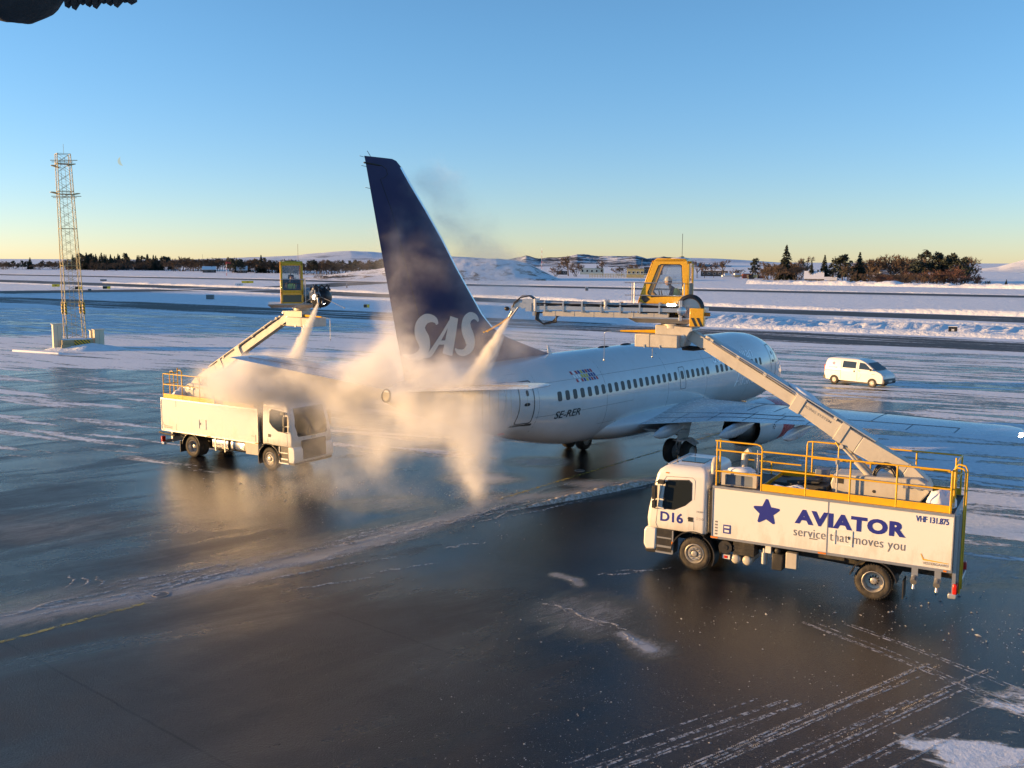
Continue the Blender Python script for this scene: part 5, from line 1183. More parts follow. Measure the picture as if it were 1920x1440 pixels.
    b = MB(); boxy(b, Lb * .48, Lb * .52, -.22, .29, -.22, .29, .23); b.build('boom_collar', M_CREAM, bm_, 20, bevel=.01)
    b = MB(); boxy(b, Lb * .30, Lb * .33, -.28, .30, -.28, .30, .23); b.build('boom_collar', M_CREAM, bm_, 20, bevel=.01)
    b = MB(); boxy(b, Lb * .20, Lb * .86, .30, .335, .27, .30, .21); b.build('cable_tray', M_STEEL if near else M_CREAM, bm_, 0)
    b = MB(); boxy(b, Lb * .55, Lb * .93, .21, .27, .21, .29, .15); b.build('boom_cover', M_CREAM, bm_, 0, bevel=.01)
    b = MB()
    for y in (.17, .21): b.tube([at(Lb * .36, .22, y * S), at(Lb * .60, .25, y * S), at(Lb * .92, .23, y * S)], .016, 6)
    b.build('hydraulic_line', M_STEEL, bm_, 0)
    for t_ in (.36, .52, .66, .78, .90): p = at(Lb * t_, .25, .19 * S); b = MB(); b.box(p, (.10, .06, .10), Matrix((D, (0, 1, 0), U)).transposed()); b.build('line_clamp', M_CREAM, bm_, 0)
    if near:
        vs, fs = text_verts('DE-ICING SYSTEM', 1.05, .07, .003); m_ = MB(); m_.add([at(Lb * .50 - u, .06 + v, .205) for u, v in vs], fs); m_.build('lettering', M_GREYTXT, bm_, 0)
        b = MB(); b.ell(at(Lb * .50, .34), (.55, .17, .10), 16, 8, lambda p: p); q_ = Matrix((D, (0, 1, 0), U)).transposed(); c_ = at(Lb * .50, .34); b.v = [tuple(c_ + q_ @ (Vector(p) - c_) + Vector((0, 0, .05 * mnoise.noise(Vector(p) * 4)))) for p in b.v]; b.build('snow_patch', M_SNOWPATCH, bm_, 40)
    c0, c1 = Vector((.30, 0, 3.12)), at(2.25, -.33)
    b = MB()
    for y in (-.13, .13):
        m0 = c0.lerp(c1, .55); b.cyl(c0 + Vector((0, y, 0)), m0 + Vector((0, y, 0)), .085, n=14); b.cyl(m0 + Vector((0, y, 0)), c1 + Vector((0, y, 0)), .045, n=12)
    b.cyl(c1 + Vector((0, -.26, 0)), c1 + Vector((0, .26, 0)), .06, n=12); b.build('lift_cylinder', M_CREAM, T, 40)
    for k, (y, rr_) in enumerate(((.24, .30), (.30, .26), (.20, .34))):
        b = MB(); pts_ = [(-.05 - rr_ * math.cos(a), y * S, 3.22 + rr_ * 1.25 * math.sin(a)) for a in np.linspace(0, math.pi, 14)]; b.tube(pts_, .024, 8); b.build('hose', M_HOSE, T, 60)
    # ---------------- boom head
    hx, hz = fit['hx'], fit['hz']
    b = MB(); b.prism([(hx - .25, hz + .22), (hx + .95, hz + .26), (hx + .95, hz - .05), (hx + .45, hz - .34), (hx + .05, hz - .38), (hx - .05, hz - .1)], 'y', -.34, .34); kn = b.build('boom_head', M_CREAM, T, 20, bevel=.02)
    b = MB(); b.cyl((hx + .05, -.36, hz - .06), (hx + .05, .36, hz - .06), .06, n=12); b.cyl((hx - .2, -.36, hz + .14), (hx - .2, .36, hz + .14), .04, n=12); b.build('pivot', M_STEEL, kn, 40)
    b = MB(); b.bb(hx + .15, hx + 1.55, -.52, .52, hz - .42, hz - .02); cw = b.build('counterbalance_box', M_CREAM, T, 20, bevel=.03)
    b = MB(); b.bb(hx + 1.05, hx + 1.07, -.526, .526, hz - .424, hz - .016); b.build('box_seam', M_GREYTXT, cw, 0)
    b = MB(); b.cyl((hx + 1.0, .4 * S, hz - .42), (hx + 1.0, .4 * S, hz - .70), .012, n=5); b.ell((hx + 1.0, .4 * S, hz - .72), (.03, .03, .03), 8, 6); b.bb(hx + .7, hx + .74, .50 * S, .54 * S, hz - .44, hz - .34); b.bb(hx + 1.2, hx + 1.24, .50 * S, .54 * S, hz - .44, hz - .34); b.build('feeler_rod', M_STEEL, cw, 0)
    for k in range(5):
        b = MB(); a0 = .10 + .05 * k; b.tube([(hx + .20, (-.2 + .1 * k), hz - .15), (hx + .10, (-.2 + .1 * k), hz - .35 - a0 * .4), (hx - .25, (-.2 + .1 * k), hz - .38 - a0 * .3), (hx - .55, (-.16 + .08 * k), hz - .42)], .025, 6); b.build('hose', M_HOSE, kn, 60)
    b = MB(); b.tube([(hx + .9, .2 * S, hz + .05), (hx + 2.1, .35 * S, hz + .03)], [.06, .025], 8); b.build('marker_rod', M_YEL, kn, 40)
    b = MB(); b.tube([(hx + 2.1, .35 * S, hz + .03), (hx + 2.6, .40 * S, hz - .02), (hx + 2.62, .40 * S, hz - .10), (hx + 2.62, .40 * S, hz - .88)], .010, 5); b.ell((hx + 2.62, .40 * S, hz - .90), (.03, .03, .04), 8, 6); b.build('feeler_wire', M_STEEL, kn, 0)
    # ---------------- rotating upper unit (frame: x forward, y left, origin on the turntable)
    zT = hz + (.17 if near else .26)
    Hm = Matrix.Translation((hx + (.45 if near else .62), 0, zT)) @ Matrix.Rotation(slew, 4, 'Z')
    def HB(b, nm, mt, par=T, **k): return tfm(b, Hm).build(nm, mt, par, **k)
    b = MB(); b.cyl((0, 0, 0), (0, 0, .10), .36, n=24); b.cyl((0, 0, .10), (0, 0, .16), .42, n=24); tt_ = HB(b, 'turntable', M_CREAM, smooth=40)
    b = MB(); b.loft([[(-.75, -.55, .16), (1.1, -1.3, .16), (1.1, .45, .16), (-.75, .55, .16)], [(-.95, -.7, .30), (1.35, -1.45, .30), (1.35, .6, .30), (-.95, .7, .30)]]); b.bb(-.9, 1.2, -1.42, .62, .30, .34); HB(b, 'base_frame', M_STEEL, smooth=20)
    # operator's cab
    y0, y1 = -.90, .04
    so = [(-.38, .36), (-.40, 1.2), (-.34, 2.02), (-.28, 2.09), (.58, 2.10), (.68, 2.04), (1.10, .80), (1.12, .30)]
    si = [(-.20, .98), (-.22, 1.3), (-.18, 1.90), (-.12, 1.93), (.46, 1.93), (.54, 1.88), (.86, 1.06), (.72, .92)]
    b = MB(); 
    for ya, yb_ in ((y0, y0 + .05), (y1 - .05, y1)): ring_frame(b, so, si, ya, yb_)
    # roof, back panel, floor, corner posts
    b.loft([[(-.34, y0, 2.02), (-.28, y0, 2.10), (.58, y0, 2.11), (.68, y0, 2.04), (.60, y0, 2.0), (-.28, y0, 2.0)], [(-.34, y1, 2.02), (-.28, y1, 2.10), (.58, y1, 2.11), (.68, y1, 2.04), (.60, y1, 2.0), (-.28, y1, 2.0)]])
    b.bb(-.41, -.34, y0, y0 + .09, .36, 1.95); b.bb(-.41, -.34, y1 - .09, y1, .36, 1.95); b.bb(-.38, 1.10, y0 + .02, y1 - .02, .28, .34)
    fq = lambda x0_, z0__, x1_, z1_, ya, yb_: b.loft([[(x0_, ya, z0__), (x0_ + .05, ya, z0__), (x0_ + .05, yb_, z0__), (x0_, yb_, z0__)], [(x1_, ya, z1_), (x1_ + .05, ya, z1_), (x1_ + .05, yb_, z1_), (x1_, yb_, z1_)]])
    fx = lambda z: .68 + (2.04 - z) * (1.10 - .68) / (2.04 - .80) if z > .80 else 1.10 + (.80 - z) * .04
    for ya, yb_ in ((y0, y0 + .09), (y1 - .09, y1)): fq(fx(.80), .80, fx(2.04), 2.04, ya, yb_); fq(fx(.28), .28, fx(.80), .80, ya, yb_)
    fq(fx(1.93), 1.93, fx(2.04), 2.04, y0, y1); fq(fx(.80), .80, fx(.90), .90, y0, y1); fq(fx(.28), .28, fx(.40), .40, y0, y1); fq(fx(.70), .70, fx(.80), .80, y0, y1)
    oc = HB(b, 'operator_cab', M_CABYEL, smooth=30, bevel=.015)
    b = MB(); b.bb(-.40, -.35, y0 + .09, y1 - .09, .36, 1.35); HB(b, 'rear_panel', M_PLAST, oc, smooth=0)
    b = MB(); b.bb(-.385, -.375, y0 + .09, y1 - .09, 1.35, 1.95); HB(b, 'rear_pane', M_PANE, oc, smooth=0)
    for y in (y0 + .025, y1 - .025):
        b = MB(); b.add([(x, y, z) for x, z in si], [tuple(range(8))]); HB(b, 'side_pane', M_PANE, oc, smooth=0)
        b = MB(); c_ = (.3, 1.4); s2 = [(c_[0] + (x - c_[0]) * .95, c_[1] + (z - c_[1]) * .95) for x, z in si]; ring_frame(b, si, s2, y - .012, y + .012); HB(b, 'window_seal', M_PLAST, oc, smooth=0)
    b = MB(); yc = y1; b.add([(x, yc + .006, z) for x, z in ((.28, .36), (1.02, .36), (1.02, .62), (.96, .70), (.36, .70), (.28, .60))], [tuple(range(6))]); HB(b, 'foot_window', M_VGLASS, oc, smooth=0)
    b = MB(); b.add([(x, yc + .006, z) for x, z in ((.90, .96), (1.0, 1.0), (1.06, .88), (.92, .74), (.78, .86))], [tuple(range(5))]); HB(b, 'quarter_window', M_VGLASS, oc, smooth=0)
    b = MB(); b.add([(fx(.90) + .03, y0 + .09, .90), (fx(.90) + .03, y1 - .09, .90), (fx(1.93) + .03, y1 - .09, 1.93), (fx(1.93) + .03, y0 + .09, 1.93)], [(0, 1, 2, 3)]); HB(b, 'front_pane', M_PANE, oc, smooth=0)
    b = MB(); b.add([(fx(.40) + .03, y0 + .09, .40), (fx(.40) + .03, y1 - .09, .40), (fx(.70) + .03, y1 - .09, .70), (fx(.70) + .03, y0 + .09, .70)], [(0, 1, 2, 3)]); HB(b, 'front_pane', M_VGLASS, oc, smooth=0)
    b = MB(); b.tube([(fx(.95) + .06, -.43, .92), (fx(1.5) + .06, -.28, 1.45)], .012, 5); HB(b, 'wiper', M_PLAST, oc)
    b = MB(); b.bb(-.22, .22, -.65, -.22, .62, .72); b.box((-.24, -.43, 1.02), (.10, .42, .62), Matrix.Rotation(-.18, 3, 'Y')); b.box((-.30, -.43, 1.42), (.08, .24, .20), Matrix.Rotation(-.1, 3, 'Y')); b.bb(-.1, .12, -.55, -.32, .34, .62); HB(b, 'seat', M_SEAT, oc, smooth=30, bevel=.03)
    b = MB(); b.bb(.55, .85, -.8, -.1, .34, .95); b.cyl((.50, -.23, .9), (.56, -.23, 1.12), .02, n=8); b.cyl((.50, -.63, .9), (.56, -.63, 1.12), .02, n=8); HB(b, 'control_console', M_PLAST, oc, smooth=30, bevel=.03)
    b = MB(); b.cyl((-.1, -.4, 2.10), (-.1, -.4, 2.17), .07, n=14); b.bb(.05, .3, -.7, -.2, 2.105, 2.14); HB(b, 'roof_lamp', M_PLAST, oc, smooth=30)
    b = MB(); b.cyl((-.15, -.12, 2.1), (-.15, -.12, 2.85), .008, n=5); HB(b, 'antenna', M_PLAST, oc)
    b = MB(); b.ell((-.02, -.43, 2.10), (.30, .42, .045), 18, 6); HB(b, 'snow_patch', M_SNOWPATCH, oc, smooth=60)
    # guard rail beside the cab
    b = MB()
    for z in (1.36, .98): b.tube([(1.55, y1 + .08, z), (-.30, y1 + .08, z)], .014, 6)
    for x in (1.25, 1.32, -.28): b.tube([(x, y1 + .08, .34), (x, y1 + .08, 1.36)], .018, 6)
    b.tube([(1.25, y1 + .08, 1.36), (1.25, y0, 1.36)], .014, 6); HB(b, 'guard_rail', M_STEEL, smooth=60)
    # rear machinery: drum, hoses, hazard box, beacon
    b = MB(); b.cyl((-.55, .06, .62), (-.55, .42, .62), .34, n=28); b.bb(-.95, -.35, -.5, .4, .34, .62); HB(b, 'slewing_drum', M_STEEL, smooth=40)
    for k, (y, rr_) in enumerate(((.46, .36), (.52, .33), (.40, .39))):
        b = MB(); b.tube([(-.52 + rr_ * math.cos(a), y, .62 + rr_ * math.sin(a)) for a in np.linspace(-1.1 - .2 * k, 3.4, 22)], .032, 8); HB(b, 'hose', M_HOSE, smooth=60)
    b = MB()
    for k in range(4): b.tube([(-.2 + .05 * k, .35, .75), (.0 + .05 * k, .42, .35), (-.15, .40, .12), (-.45 - .05 * k, .38, .25)], .024, 6)
    HB(b, 'hose_bundle', M_HOSE, smooth=60)
    b = MB(); b.bb(-.98, -.56, .42, .80, .10, .64); hb = HB(b, 'hazard_box', M_CABYEL, smooth=20, bevel=.015)
    b = MB()
    for k in range(2):
        x = -.70 - .16 * k; b.add([(x + .10, .806, .36), (x + .02, .806, .36), (x - .10 + .0, .806, .11), (x - .02, .806, .11)] if k == 0 else [(x + .10, .806, .36), (x + .02, .806, .36), (max(x - .10, -.975), .806, .11), (x - .02, .806, .11)], [(0, 1, 2, 3)])
    HB(b, 'hazard_stripes', M_PLAST, hb, smooth=0)
    b = MB(); b.cyl((-.98, .6, .46), (-1.14, .6, .46), .055, n=14); HB(b, 'beacon', M_ORANGE, smooth=40)
    Am = Hm @ Matrix.Translation((0, 0, .5)) @ Matrix.Rotation(fit['pitch'], 4, 'Y') @ Matrix.Translation((0, 0, -.5))
    def HA(b, nm, mt, par=T, **k): return tfm(b, Am).build(nm, mt, par, **k)
    # spray arm: twin pipes over a tray and a box beam
    ya = .45
    b = MB(); b.tube([(-.30, ya + .10, .70), (4.28, ya + .10, .72)], .045, 10); b.tube([(-.30, ya - .12, .70), (4.28, ya - .12, .72)], .040, 10); arm = HA(b, 'spray_arm', M_STEEL, smooth=60)
    b = MB(); b.bb(-.28, 4.35, ya - .16, ya + .16, .53, .58); b.bb(-.3, 4.35, ya + .15, ya + .17, .50, .62); HA(b, 'arm_tray', M_STEEL, arm, smooth=0)
    b = MB(); b.bb(.10, 4.05, ya - .12, ya + .13, .30, .46); 
    for k in range(6): b.bb(.55 + .62 * k, .57 + .62 * k, ya + .13, ya + .136, .30, .46)
    HA(b, 'arm_beam', M_CREAM, arm, smooth=0, bevel=.01)
    b = MB(); b.bb(-.32, -.22, ya - .2, ya + .22, .25, .86); b.bb(1.95, 2.08, ya - .05, ya + .19, .55, .84); b.bb(1.98, 2.04, ya + .1, ya + .26, .62, .80); b.bb(4.24, 4.32, ya - .18, ya + .2, .45, .84); HA(b, 'arm_bracket', M_STEEL, arm, smooth=0, bevel=.01)
    b = MB(); b.bb(-.10, .14, ya + .12, ya + .18, .67, .76); HA(b, 'work_light', M_LAMP, arm, smooth=0) if near else None
    b = MB(); b.lathe([(0, .02), (.03, .12), (.10, .14), (.12, .11)], (-.30, ya + .28, .55), (-.3, 1, 0), 18, True); HA(b, 'search_light', M_HEADL, arm, smooth=40)
    b = MB(); b.ell((3.55, ya, .58), (.5, .10, .06), 14, 6, lambda p: Vector((p.x, p.y, max(p.z, 0) * (1 + .7 * mnoise.noise(p * 7))))); b.ell((1.3, ya, .58), (.25, .09, .035), 12, 6); HA(b, 'snow_patch', M_SNOWPATCH, arm, smooth=50)
    for k, (dy, z) in enumerate(((-.05, .64), (.02, .62), (.17, .68), (-.17, .40))):
        b = MB(); b.tube([(x, ya + dy + .012 * math.sin(x * 3 + k), z + .015 * math.sin(x * 4 + 2 * k)) for x in np.linspace(-.3, 4.3, 24)], .022, 6); HA(b, 'hose', M_HOSE, arm, smooth=60)
    for k in range(7):
        b = MB(); b.bb(.35 + .6 * k, .40 + .6 * k, ya - .17, ya + .19, .44, .78); HA(b, 'pipe_bracket', M_STEEL, arm, smooth=0)
    # nozzle head
    b = MB(); b.bb(4.32, 4.72, ya - .14, ya + .14, .56, .82); b.cyl((4.7, ya - .16, .62), (4.7, ya + .16, .62), .10, n=14); b.box((4.95, ya, .60), (.36, .16, .14), Matrix.Rotation(.5, 3, 'Y')); b.bb(4.4, 4.6, ya + .14, ya + .2, .44, .7); b.bb(4.32, 4.40, ya - .1, ya + .1, .30, .56); b.cyl((5.05, ya - .1, .50), (5.05, ya + .1, .50), .08, n=12); nz = HA(b, 'nozzle_head', M_STEEL, arm, smooth=30)
    b = MB(); b.cyl((5.05, ya, .50), (5.22, ya, .22), .05, .035, n=12); b.cyl((4.85, ya + .16, .56), (5.12, ya + .16, .20), .028, n=10); HA(b, 'nozzle', M_STEEL, arm, smooth=40)
    b = MB(); b.ell((5.28, ya, .50), (.09, .07, .07), 10, 8); b.ell((5.12, ya, .48), (.06, .1, .05), 10, 8); HA(b, 'nozzle_cap', M_HOSE, arm, smooth=40)
    for sgn in (1, -1):
        b = MB(); b.tube([(5.10, ya + sgn * .08, .46), (5.35, ya + sgn * .42, .30), (5.75, ya + sgn * .95, .02)] if not near else [(5.12, ya + sgn * .05, .30), (5.5, ya + sgn * .10, .02), (6.0, ya + sgn * .16, -.26)], .010, 6); e_ = (5.75, ya + sgn * .95, .02) if not near else (6.0, ya + sgn * .16, -.26); b.ell(e_, (.028, .028, .028), 8, 6); HA(b, 'feeler', M_YEL if near else M_CREAM, arm, smooth=60)
    for k in range(5):
        b = MB(); y = ya - .14 + .07 * k; b.tube([(4.25, y, .42), (4.28, y, .20), (4.12 - .03 * k, y, .04), (3.8 - .05 * k, y, .12), (3.6, y, .32)], .026, 8); HA(b, 'hose', M_HOSE, arm, smooth=60)
    for k in range(4):
        b = MB(); y = ya - .10 + .07 * k; b.tube([(4.34, y, .82), (4.5, y, .92), (4.8, y, .92 - .02 * k), (5.0, y, .70), (5.06, y, .55)], .020, 8); HA(b, 'hose', M_HOSE if k % 2 else M_STEEL, arm, smooth=60)
    if not near:
        for dy, dz, rr_ in ((-.10, .44, .10), (.20, .30, .13)):
            b = MB(); b.lathe([(0, .02), (.02, rr_ * .95), (-.06, rr_), (-.12, rr_ * .6)], (4.95, ya + dy, dz), (1, 0, -.12), 20); HA(b, 'work_light', M_LAMP, arm, smooth=40)
        b = MB(); b.ell((4.6, ya + .15, .45), (.5, .42, .40), 18, 12); b.v = [tuple(p) for p in b.v]; HA(b, 'manifold', M_HOSE, arm, smooth=50)
        for k in range(8):
            a = k * .8; b = MB(); b.tube([(4.7, ya + .15 + .36 * math.cos(a), .72), (4.95, ya + .15 + .3 * math.cos(a + .8), .92), (5.1, ya + .15 + .3 * math.cos(a + 1.6), .70)], .022, 6); HA(b, 'hose', M_HOSE, arm, smooth=60)
    wM = Matrix.Translation((px, py, 0)) @ Matrix.Rotation(rz, 4, 'Z')
    def world(p, arm=False): return wM @ (Am if arm else Hm) @ Vector(p)
    return T, world, rz + slew

TN, WN, aN = deicer((10.437, 27.042, 2.617), 'white de-icing truck marked D16 with blue star and AVIATOR lettering, boom raised', 0.2, dict(hx=5.86, hz=6.97, pitch=.0), True)
TL, WLf, aL = deicer((-14.286, 46.223, -.570), 'white de-icing truck with plain side half hidden in steam left of the tail', -.76, dict(hx=5.50, hz=6.72, pitch=-.06), False)
person(WN((-.05, -.43, .62)), aN, 'operator in grey helmet and hi-vis vest leaning forward in the yellow cab over truck D16', M_DKCLOTH, M_HIVIS, ('helmet', M_HELM), .55)
person(WLf((-.02, -.43, .62)), aL, 'operator in dark hood and hi-vis vest facing out of the left yellow cab', M_DKCLOTH, M_HIVIS, ('hood', M_DKCLOTH), .15)
NOZ_N = WN((5.22, .45, .22), True); NOZ_L = WLf((5.22, .45, .22), True)
# ================================================================== VAN
VAN = empty('crew_van', (25.15, 75.08, 0), math.atan2(-2.47, 2.14), 'white crew van with star and AVIATOR lettering driving on the far snowy apron', 'van')
VP = [(-.86, .42), (-.92, .75), (-.90, 1.25), (-.80, 1.72), (-.62, 1.93), (-.2, 2.0), (1.6, 2.0), (2.1, 1.93), (2.5, 1.78), (3.32, 1.24), (3.80, 1.06), (3.98, .86), (4.0, .60), (3.92, .36), (3.55, .30), (-.6, .32)]
def vw(z): return .865 - .125 * max(0.0, (z - 1.12) / .75)
def vfront(z): return float(np.interp(z, [.34, .55, .86, 1.06, 1.24, 1.78, 1.93, 2.0], [3.93, 4.0, 3.98, 3.80, 3.34, 2.52, 2.14, 1.6]))
def vrear(z): return float(np.interp(z, [.34, .75, 1.25, 1.72, 1.90, 2.0], [-.84, -.92, -.90, -.80, -.66, -.3]))
b = MB(); b.zloft([(z, vrear(z), vfront(z), (vw(z) if z < 1.9 else vw(1.88) - (.03 if z < 1.95 else .16 if z < 1.99 else .26))) for z in (.34, .5, .7, .86, .96, 1.06, 1.12, 1.24, 1.4, 1.6, 1.78, 1.88, 1.935, 1.975, 2.0)], 6, .16); vb = b.build('body', M_TWHITE, VAN, 50)
for s in (-1, 1):
    for nm, pl in (('side_window', [(.62, 1.30), (1.72, 1.30), (1.74, 1.78), (.66, 1.80)]), ('door_window', [(1.98, 1.28), (3.02, 1.26), (2.52, 1.66), (2.36, 1.74), (2.00, 1.77)])):
        b = MB(); b.add([(x, s * (vw(z) + .012), z) for x, z in pl], [tuple(range(len(pl)))]); b.build(nm, M_VGLASS, vb, 0)
    b = MB(); b.tube([(1.86, s * (vw(z) + .004), z) for z in np.linspace(.42, 1.86, 8)], .010, 4); b.tube([(.52, s * (vw(z) + .004), z) for z in np.linspace(.42, 1.86, 8)], .010, 4); b.tube([(x, s * (vw(1.0) + .006), 1.02) for x in np.linspace(-.85, .5, 6)], .012, 4); b.tube([(1.9, s * (vw(.4) + .004), .40), (2.2, s * (vw(.8) + .004), .8), (1.93, s * (vw(1.2) + .004), 1.2)], .006, 4); b.build('door_seam', M_GREYTXT, vb, 0)
    b = MB(); b.box((1.62, s * (vw(1.08) + .012), 1.08), (.10, .03, .13)); b.box((2.02, s * (vw(1.12) + .012), 1.14), (.13, .03, .04)); b.build('door_handle', M_PLAST, vb, 0)
    b = MB(); b.box((3.02, s * 1.0, 1.30), (.10, .20, .16)); b.build('mirror', M_PLAST, vb, 20, bevel=.03)
    for x in (0, 3.1):
        road_wheel(VAN, x, s * .80, .32, s, False, .20); arc_guard(VAN, x, .32, .33, s * .80, s * .892, -5, 185, M_PLAST, 'arch_trim')
    b = MB(); b.box((3.86, s * .66, .86), (.22, .22, .15)); b.build('headlight', M_HEADL, vb, 20, bevel=.02)
    b = MB(); b.box((3.74, s * .80, .87), (.20, .05, .15)); b.build('indicator', M_ORANGE, vb, 0)
    b = MB(); b.box((-.88, s * .74, 1.15), (.06, .12, .5)); b.build('tail_light', M_REDL, vb, 0)
b = MB(); b.add([(2.60, -.66, 1.745), (3.34, -.76, 1.262), (3.34, .76, 1.262), (2.60, .66, 1.745)], [(0, 1, 2, 3)]); b.v = [(x + .02, y, z + .02) for x, y, z in b.v]; b.build('windscreen', M_VGLASS, vb, 0)
b = MB(); b.prism([(3.6, .28), (4.02, .30), (4.08, .50), (4.0, .68), (3.6, .66)], 'y', -.82, .82); b.build('bumper', M_PLAST, vb, 20, bevel=.04)
b = MB(); b.prism([(-.6, .30), (-.96, .34), (-.96, .60), (-.4, .60), (-.4, .3)], 'y', -.86, .86); b.build('bumper', M_PLAST, vb, 20, bevel=.03)
b = MB(); b.bb(-.5, 3.6, -.75, .75, .22, .34); b.build('underbody', M_CHASSIS, VAN, 0)
b = MB(); b.box((4.06, 0, .48), (.02, .5, .11)); b.build('number_plate', M_TWHITE, vb, 0)
vs, fs = text_verts('AVIATOR', .74, .115, .02, 0, 1.06); b = MB(); b.add([(-.52 + u, -(vw(1.25 + v) + .012), 1.20 + v) for u, v in vs], fs); b.build('lettering', M_NAVY, vb, 0)
b = MB(); b.add([(x, -(vw(z) + .012), z) for x, z in star_poly(-.12, 1.56, .14, .07)], [tuple(range(20))]); b.build('star_emblem', M_NAVY, vb, 0)
b = MB(); b.box((3.15, -(vw(.95) + .008), .98), (.26, .006, .035)); b.build('small_print', M_GREYTXT, vb, 0)

# ================================================================== FLOODLIGHT MAST
M_MAST_WARM = mat('mast_steel_warm_lit', (.44, .36, .17), .6, .1, .15, 2)  # steel base colour yellowed to hold the warm sunlight on it
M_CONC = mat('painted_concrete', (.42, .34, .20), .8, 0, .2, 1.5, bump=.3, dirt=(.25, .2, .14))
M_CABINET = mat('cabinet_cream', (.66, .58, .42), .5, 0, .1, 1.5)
MA = empty('floodlight_mast', (-44.9, 101.2, 0), .60, 'tall steel lattice floodlight mast on a hazard-striped plinth at the left', 'light mast')
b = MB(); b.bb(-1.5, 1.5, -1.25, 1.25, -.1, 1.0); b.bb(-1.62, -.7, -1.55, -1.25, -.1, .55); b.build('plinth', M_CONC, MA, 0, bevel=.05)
b = MB(); b.ell((0, 0, .98), (1.5, 1.25, .13), 4 * 6, 8, lambda p: Vector((max(-1.46, min(1.46, p.x * 1.35)), max(-1.22, min(1.22, p.y * 1.35)), p.z))); b.build('snow_cap', M_SNOWPATCH, MA, 60)
b = MB(); b.bb(-.35, 1.15, -1.268, -1.252, .10, .94); b.build('hazard_panel', M_HAZ, MA, 0)
ZT, W0, W1 = 19.6, .92, .62
def leg(i, z):
    w_ = W0 + (W1 - W0) * min(1, z / ZT); sx, sy = ((-1, -1), (1, -1), (1, 1), (-1, 1))[i % 4]; k = .36 * z / ZT; return Vector((sx * w_ - k * .82, sy * w_ + k * .56, z))
for i in range(4):
    b = MB(); b.cyl(leg(i, 1.0), leg(i, ZT), .045, .036, 8); lg = b.build('leg', M_MAST_WARM, MA, 40)
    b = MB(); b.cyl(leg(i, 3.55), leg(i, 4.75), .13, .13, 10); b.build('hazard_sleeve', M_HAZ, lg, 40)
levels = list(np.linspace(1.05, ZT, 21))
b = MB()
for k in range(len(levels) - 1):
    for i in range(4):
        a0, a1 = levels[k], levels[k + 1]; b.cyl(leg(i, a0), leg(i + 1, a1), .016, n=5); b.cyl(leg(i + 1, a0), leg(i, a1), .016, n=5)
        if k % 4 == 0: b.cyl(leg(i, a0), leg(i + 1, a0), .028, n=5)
b.build('lattice_bracing', M_MAST_WARM, MA, 40)
TOPO = Vector((-.36 * .82, .36 * .56, 0)); b = MB()
for x in (-.2, .2): b.cyl((x, .3, 1.0), Vector((x, .3, ZT - .3)) + TOPO, .018, n=5)
for k in range(62): q_ = TOPO * ((1.2 + .29 * k) / ZT); b.cyl(Vector((-.2, .3, 1.2 + .29 * k)) + q_, Vector((.2, .3, 1.2 + .29 * k)) + q_, .010, n=4)
b.build('ladder', M_MAST_WARM, MA, 40)
def tp(z): return TOPO * (z / ZT)
for z in (15.6, 18.6):
    o_ = tp(z); b = MB(); b.bb(-.72 + o_.x, .72 + o_.x, -.72 + o_.y, .72 + o_.y, z, z + .04); b.build('platform', M_MAST_WARM, MA, 0)
cx_, sx_ = math.cos(.60), math.sin(.60)      # cross-arms lie across the view of the apron
for z, L_ in ((15.4, 1.5), (18.95, 1.35)):
    o_ = tp(z); d_ = Vector((cx_, -sx_, 0)); b = MB(); b.cyl(o_ - d_ * L_ + Vector((0, -.4, z)), o_ + d_ * L_ + Vector((0, -.4, z)), .035, n=6); b.cyl(o_ - d_ * L_ * .8 + Vector((0, .4, z - .1)), o_ + d_ * L_ * .8 + Vector((0, .4, z - .1)), .03, n=6); b.build('cross_arm', M_MAST_WARM, MA, 40)
for u_, y, z, t_ in ((-1.15, -.4, 15.72, .25), (.95, -.4, 15.6, -.25), (-.75, .4, 18.4, .3), (.7, -.4, 18.5, -.3)):
    o_ = tp(z); x, y = o_.x + cx_ * u_, o_.y - sx_ * u_ + y
    b = MB(); b.loft([[(x + a * .42, y + c_ * .24, z + .10 * (1 - a * a)) for c_ in (-1, 1)] + [(x + a * .42, y + c_ * .24, z - .05) for c_ in (1, -1)] for a in np.linspace(-1, 1, 7)]); b.v = [tuple(Matrix.Rotation(t_, 3, 'Y') @ (Vector(p) - Vector((x, y, z))) + Vector((x, y, z))) for p in b.v]; b.build('floodlight', M_MAST_WARM, MA, 40)
b = MB(); b.cyl(TOPO + Vector((.1, 0, ZT)), TOPO + Vector((.1, 0, ZT + 1.0)), .016, n=5); b.build('antenna', M_MAST_WARM, MA, 0)
b = MB(); b.tube([leg(i, ZT) for i in range(4)], .025, 6, True); b.build('top_rail', M_MAST_WARM, MA, 0)
for loc, sz, lb in (((-46.25, 100.1, 0), (.85, .75, 2.55), 'tall cream electrical cabinet against the left side of the mast plinth'), ((-43.1, 102.6, 0), (.95, .85, 1.85), 'grey-white electrical cabinet with flat lid at the right of the mast plinth'), ((-44.1, 103.6, 0), (.6, .5, 1.7), 'small cream cabinet behind the mast legs')):
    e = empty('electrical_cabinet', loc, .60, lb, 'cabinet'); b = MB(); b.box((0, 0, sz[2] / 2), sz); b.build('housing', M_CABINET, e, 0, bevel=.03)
    b = MB(); b.box((0, 0, sz[2] + .03), (sz[0] + .16, sz[1] + .14, .06)); b.build('lid', M_CABINET, e, 0)
    b = MB(); b.bb(-.012, .012, -sz[1] / 2 - .006, -sz[1] / 2, .2, sz[2] - .15); b.build('door_seam', M_GREYTXT, e, 0)
ang = np.linspace(0, 2 * np.pi, 61); rad = np.linspace(0, 1, 16)
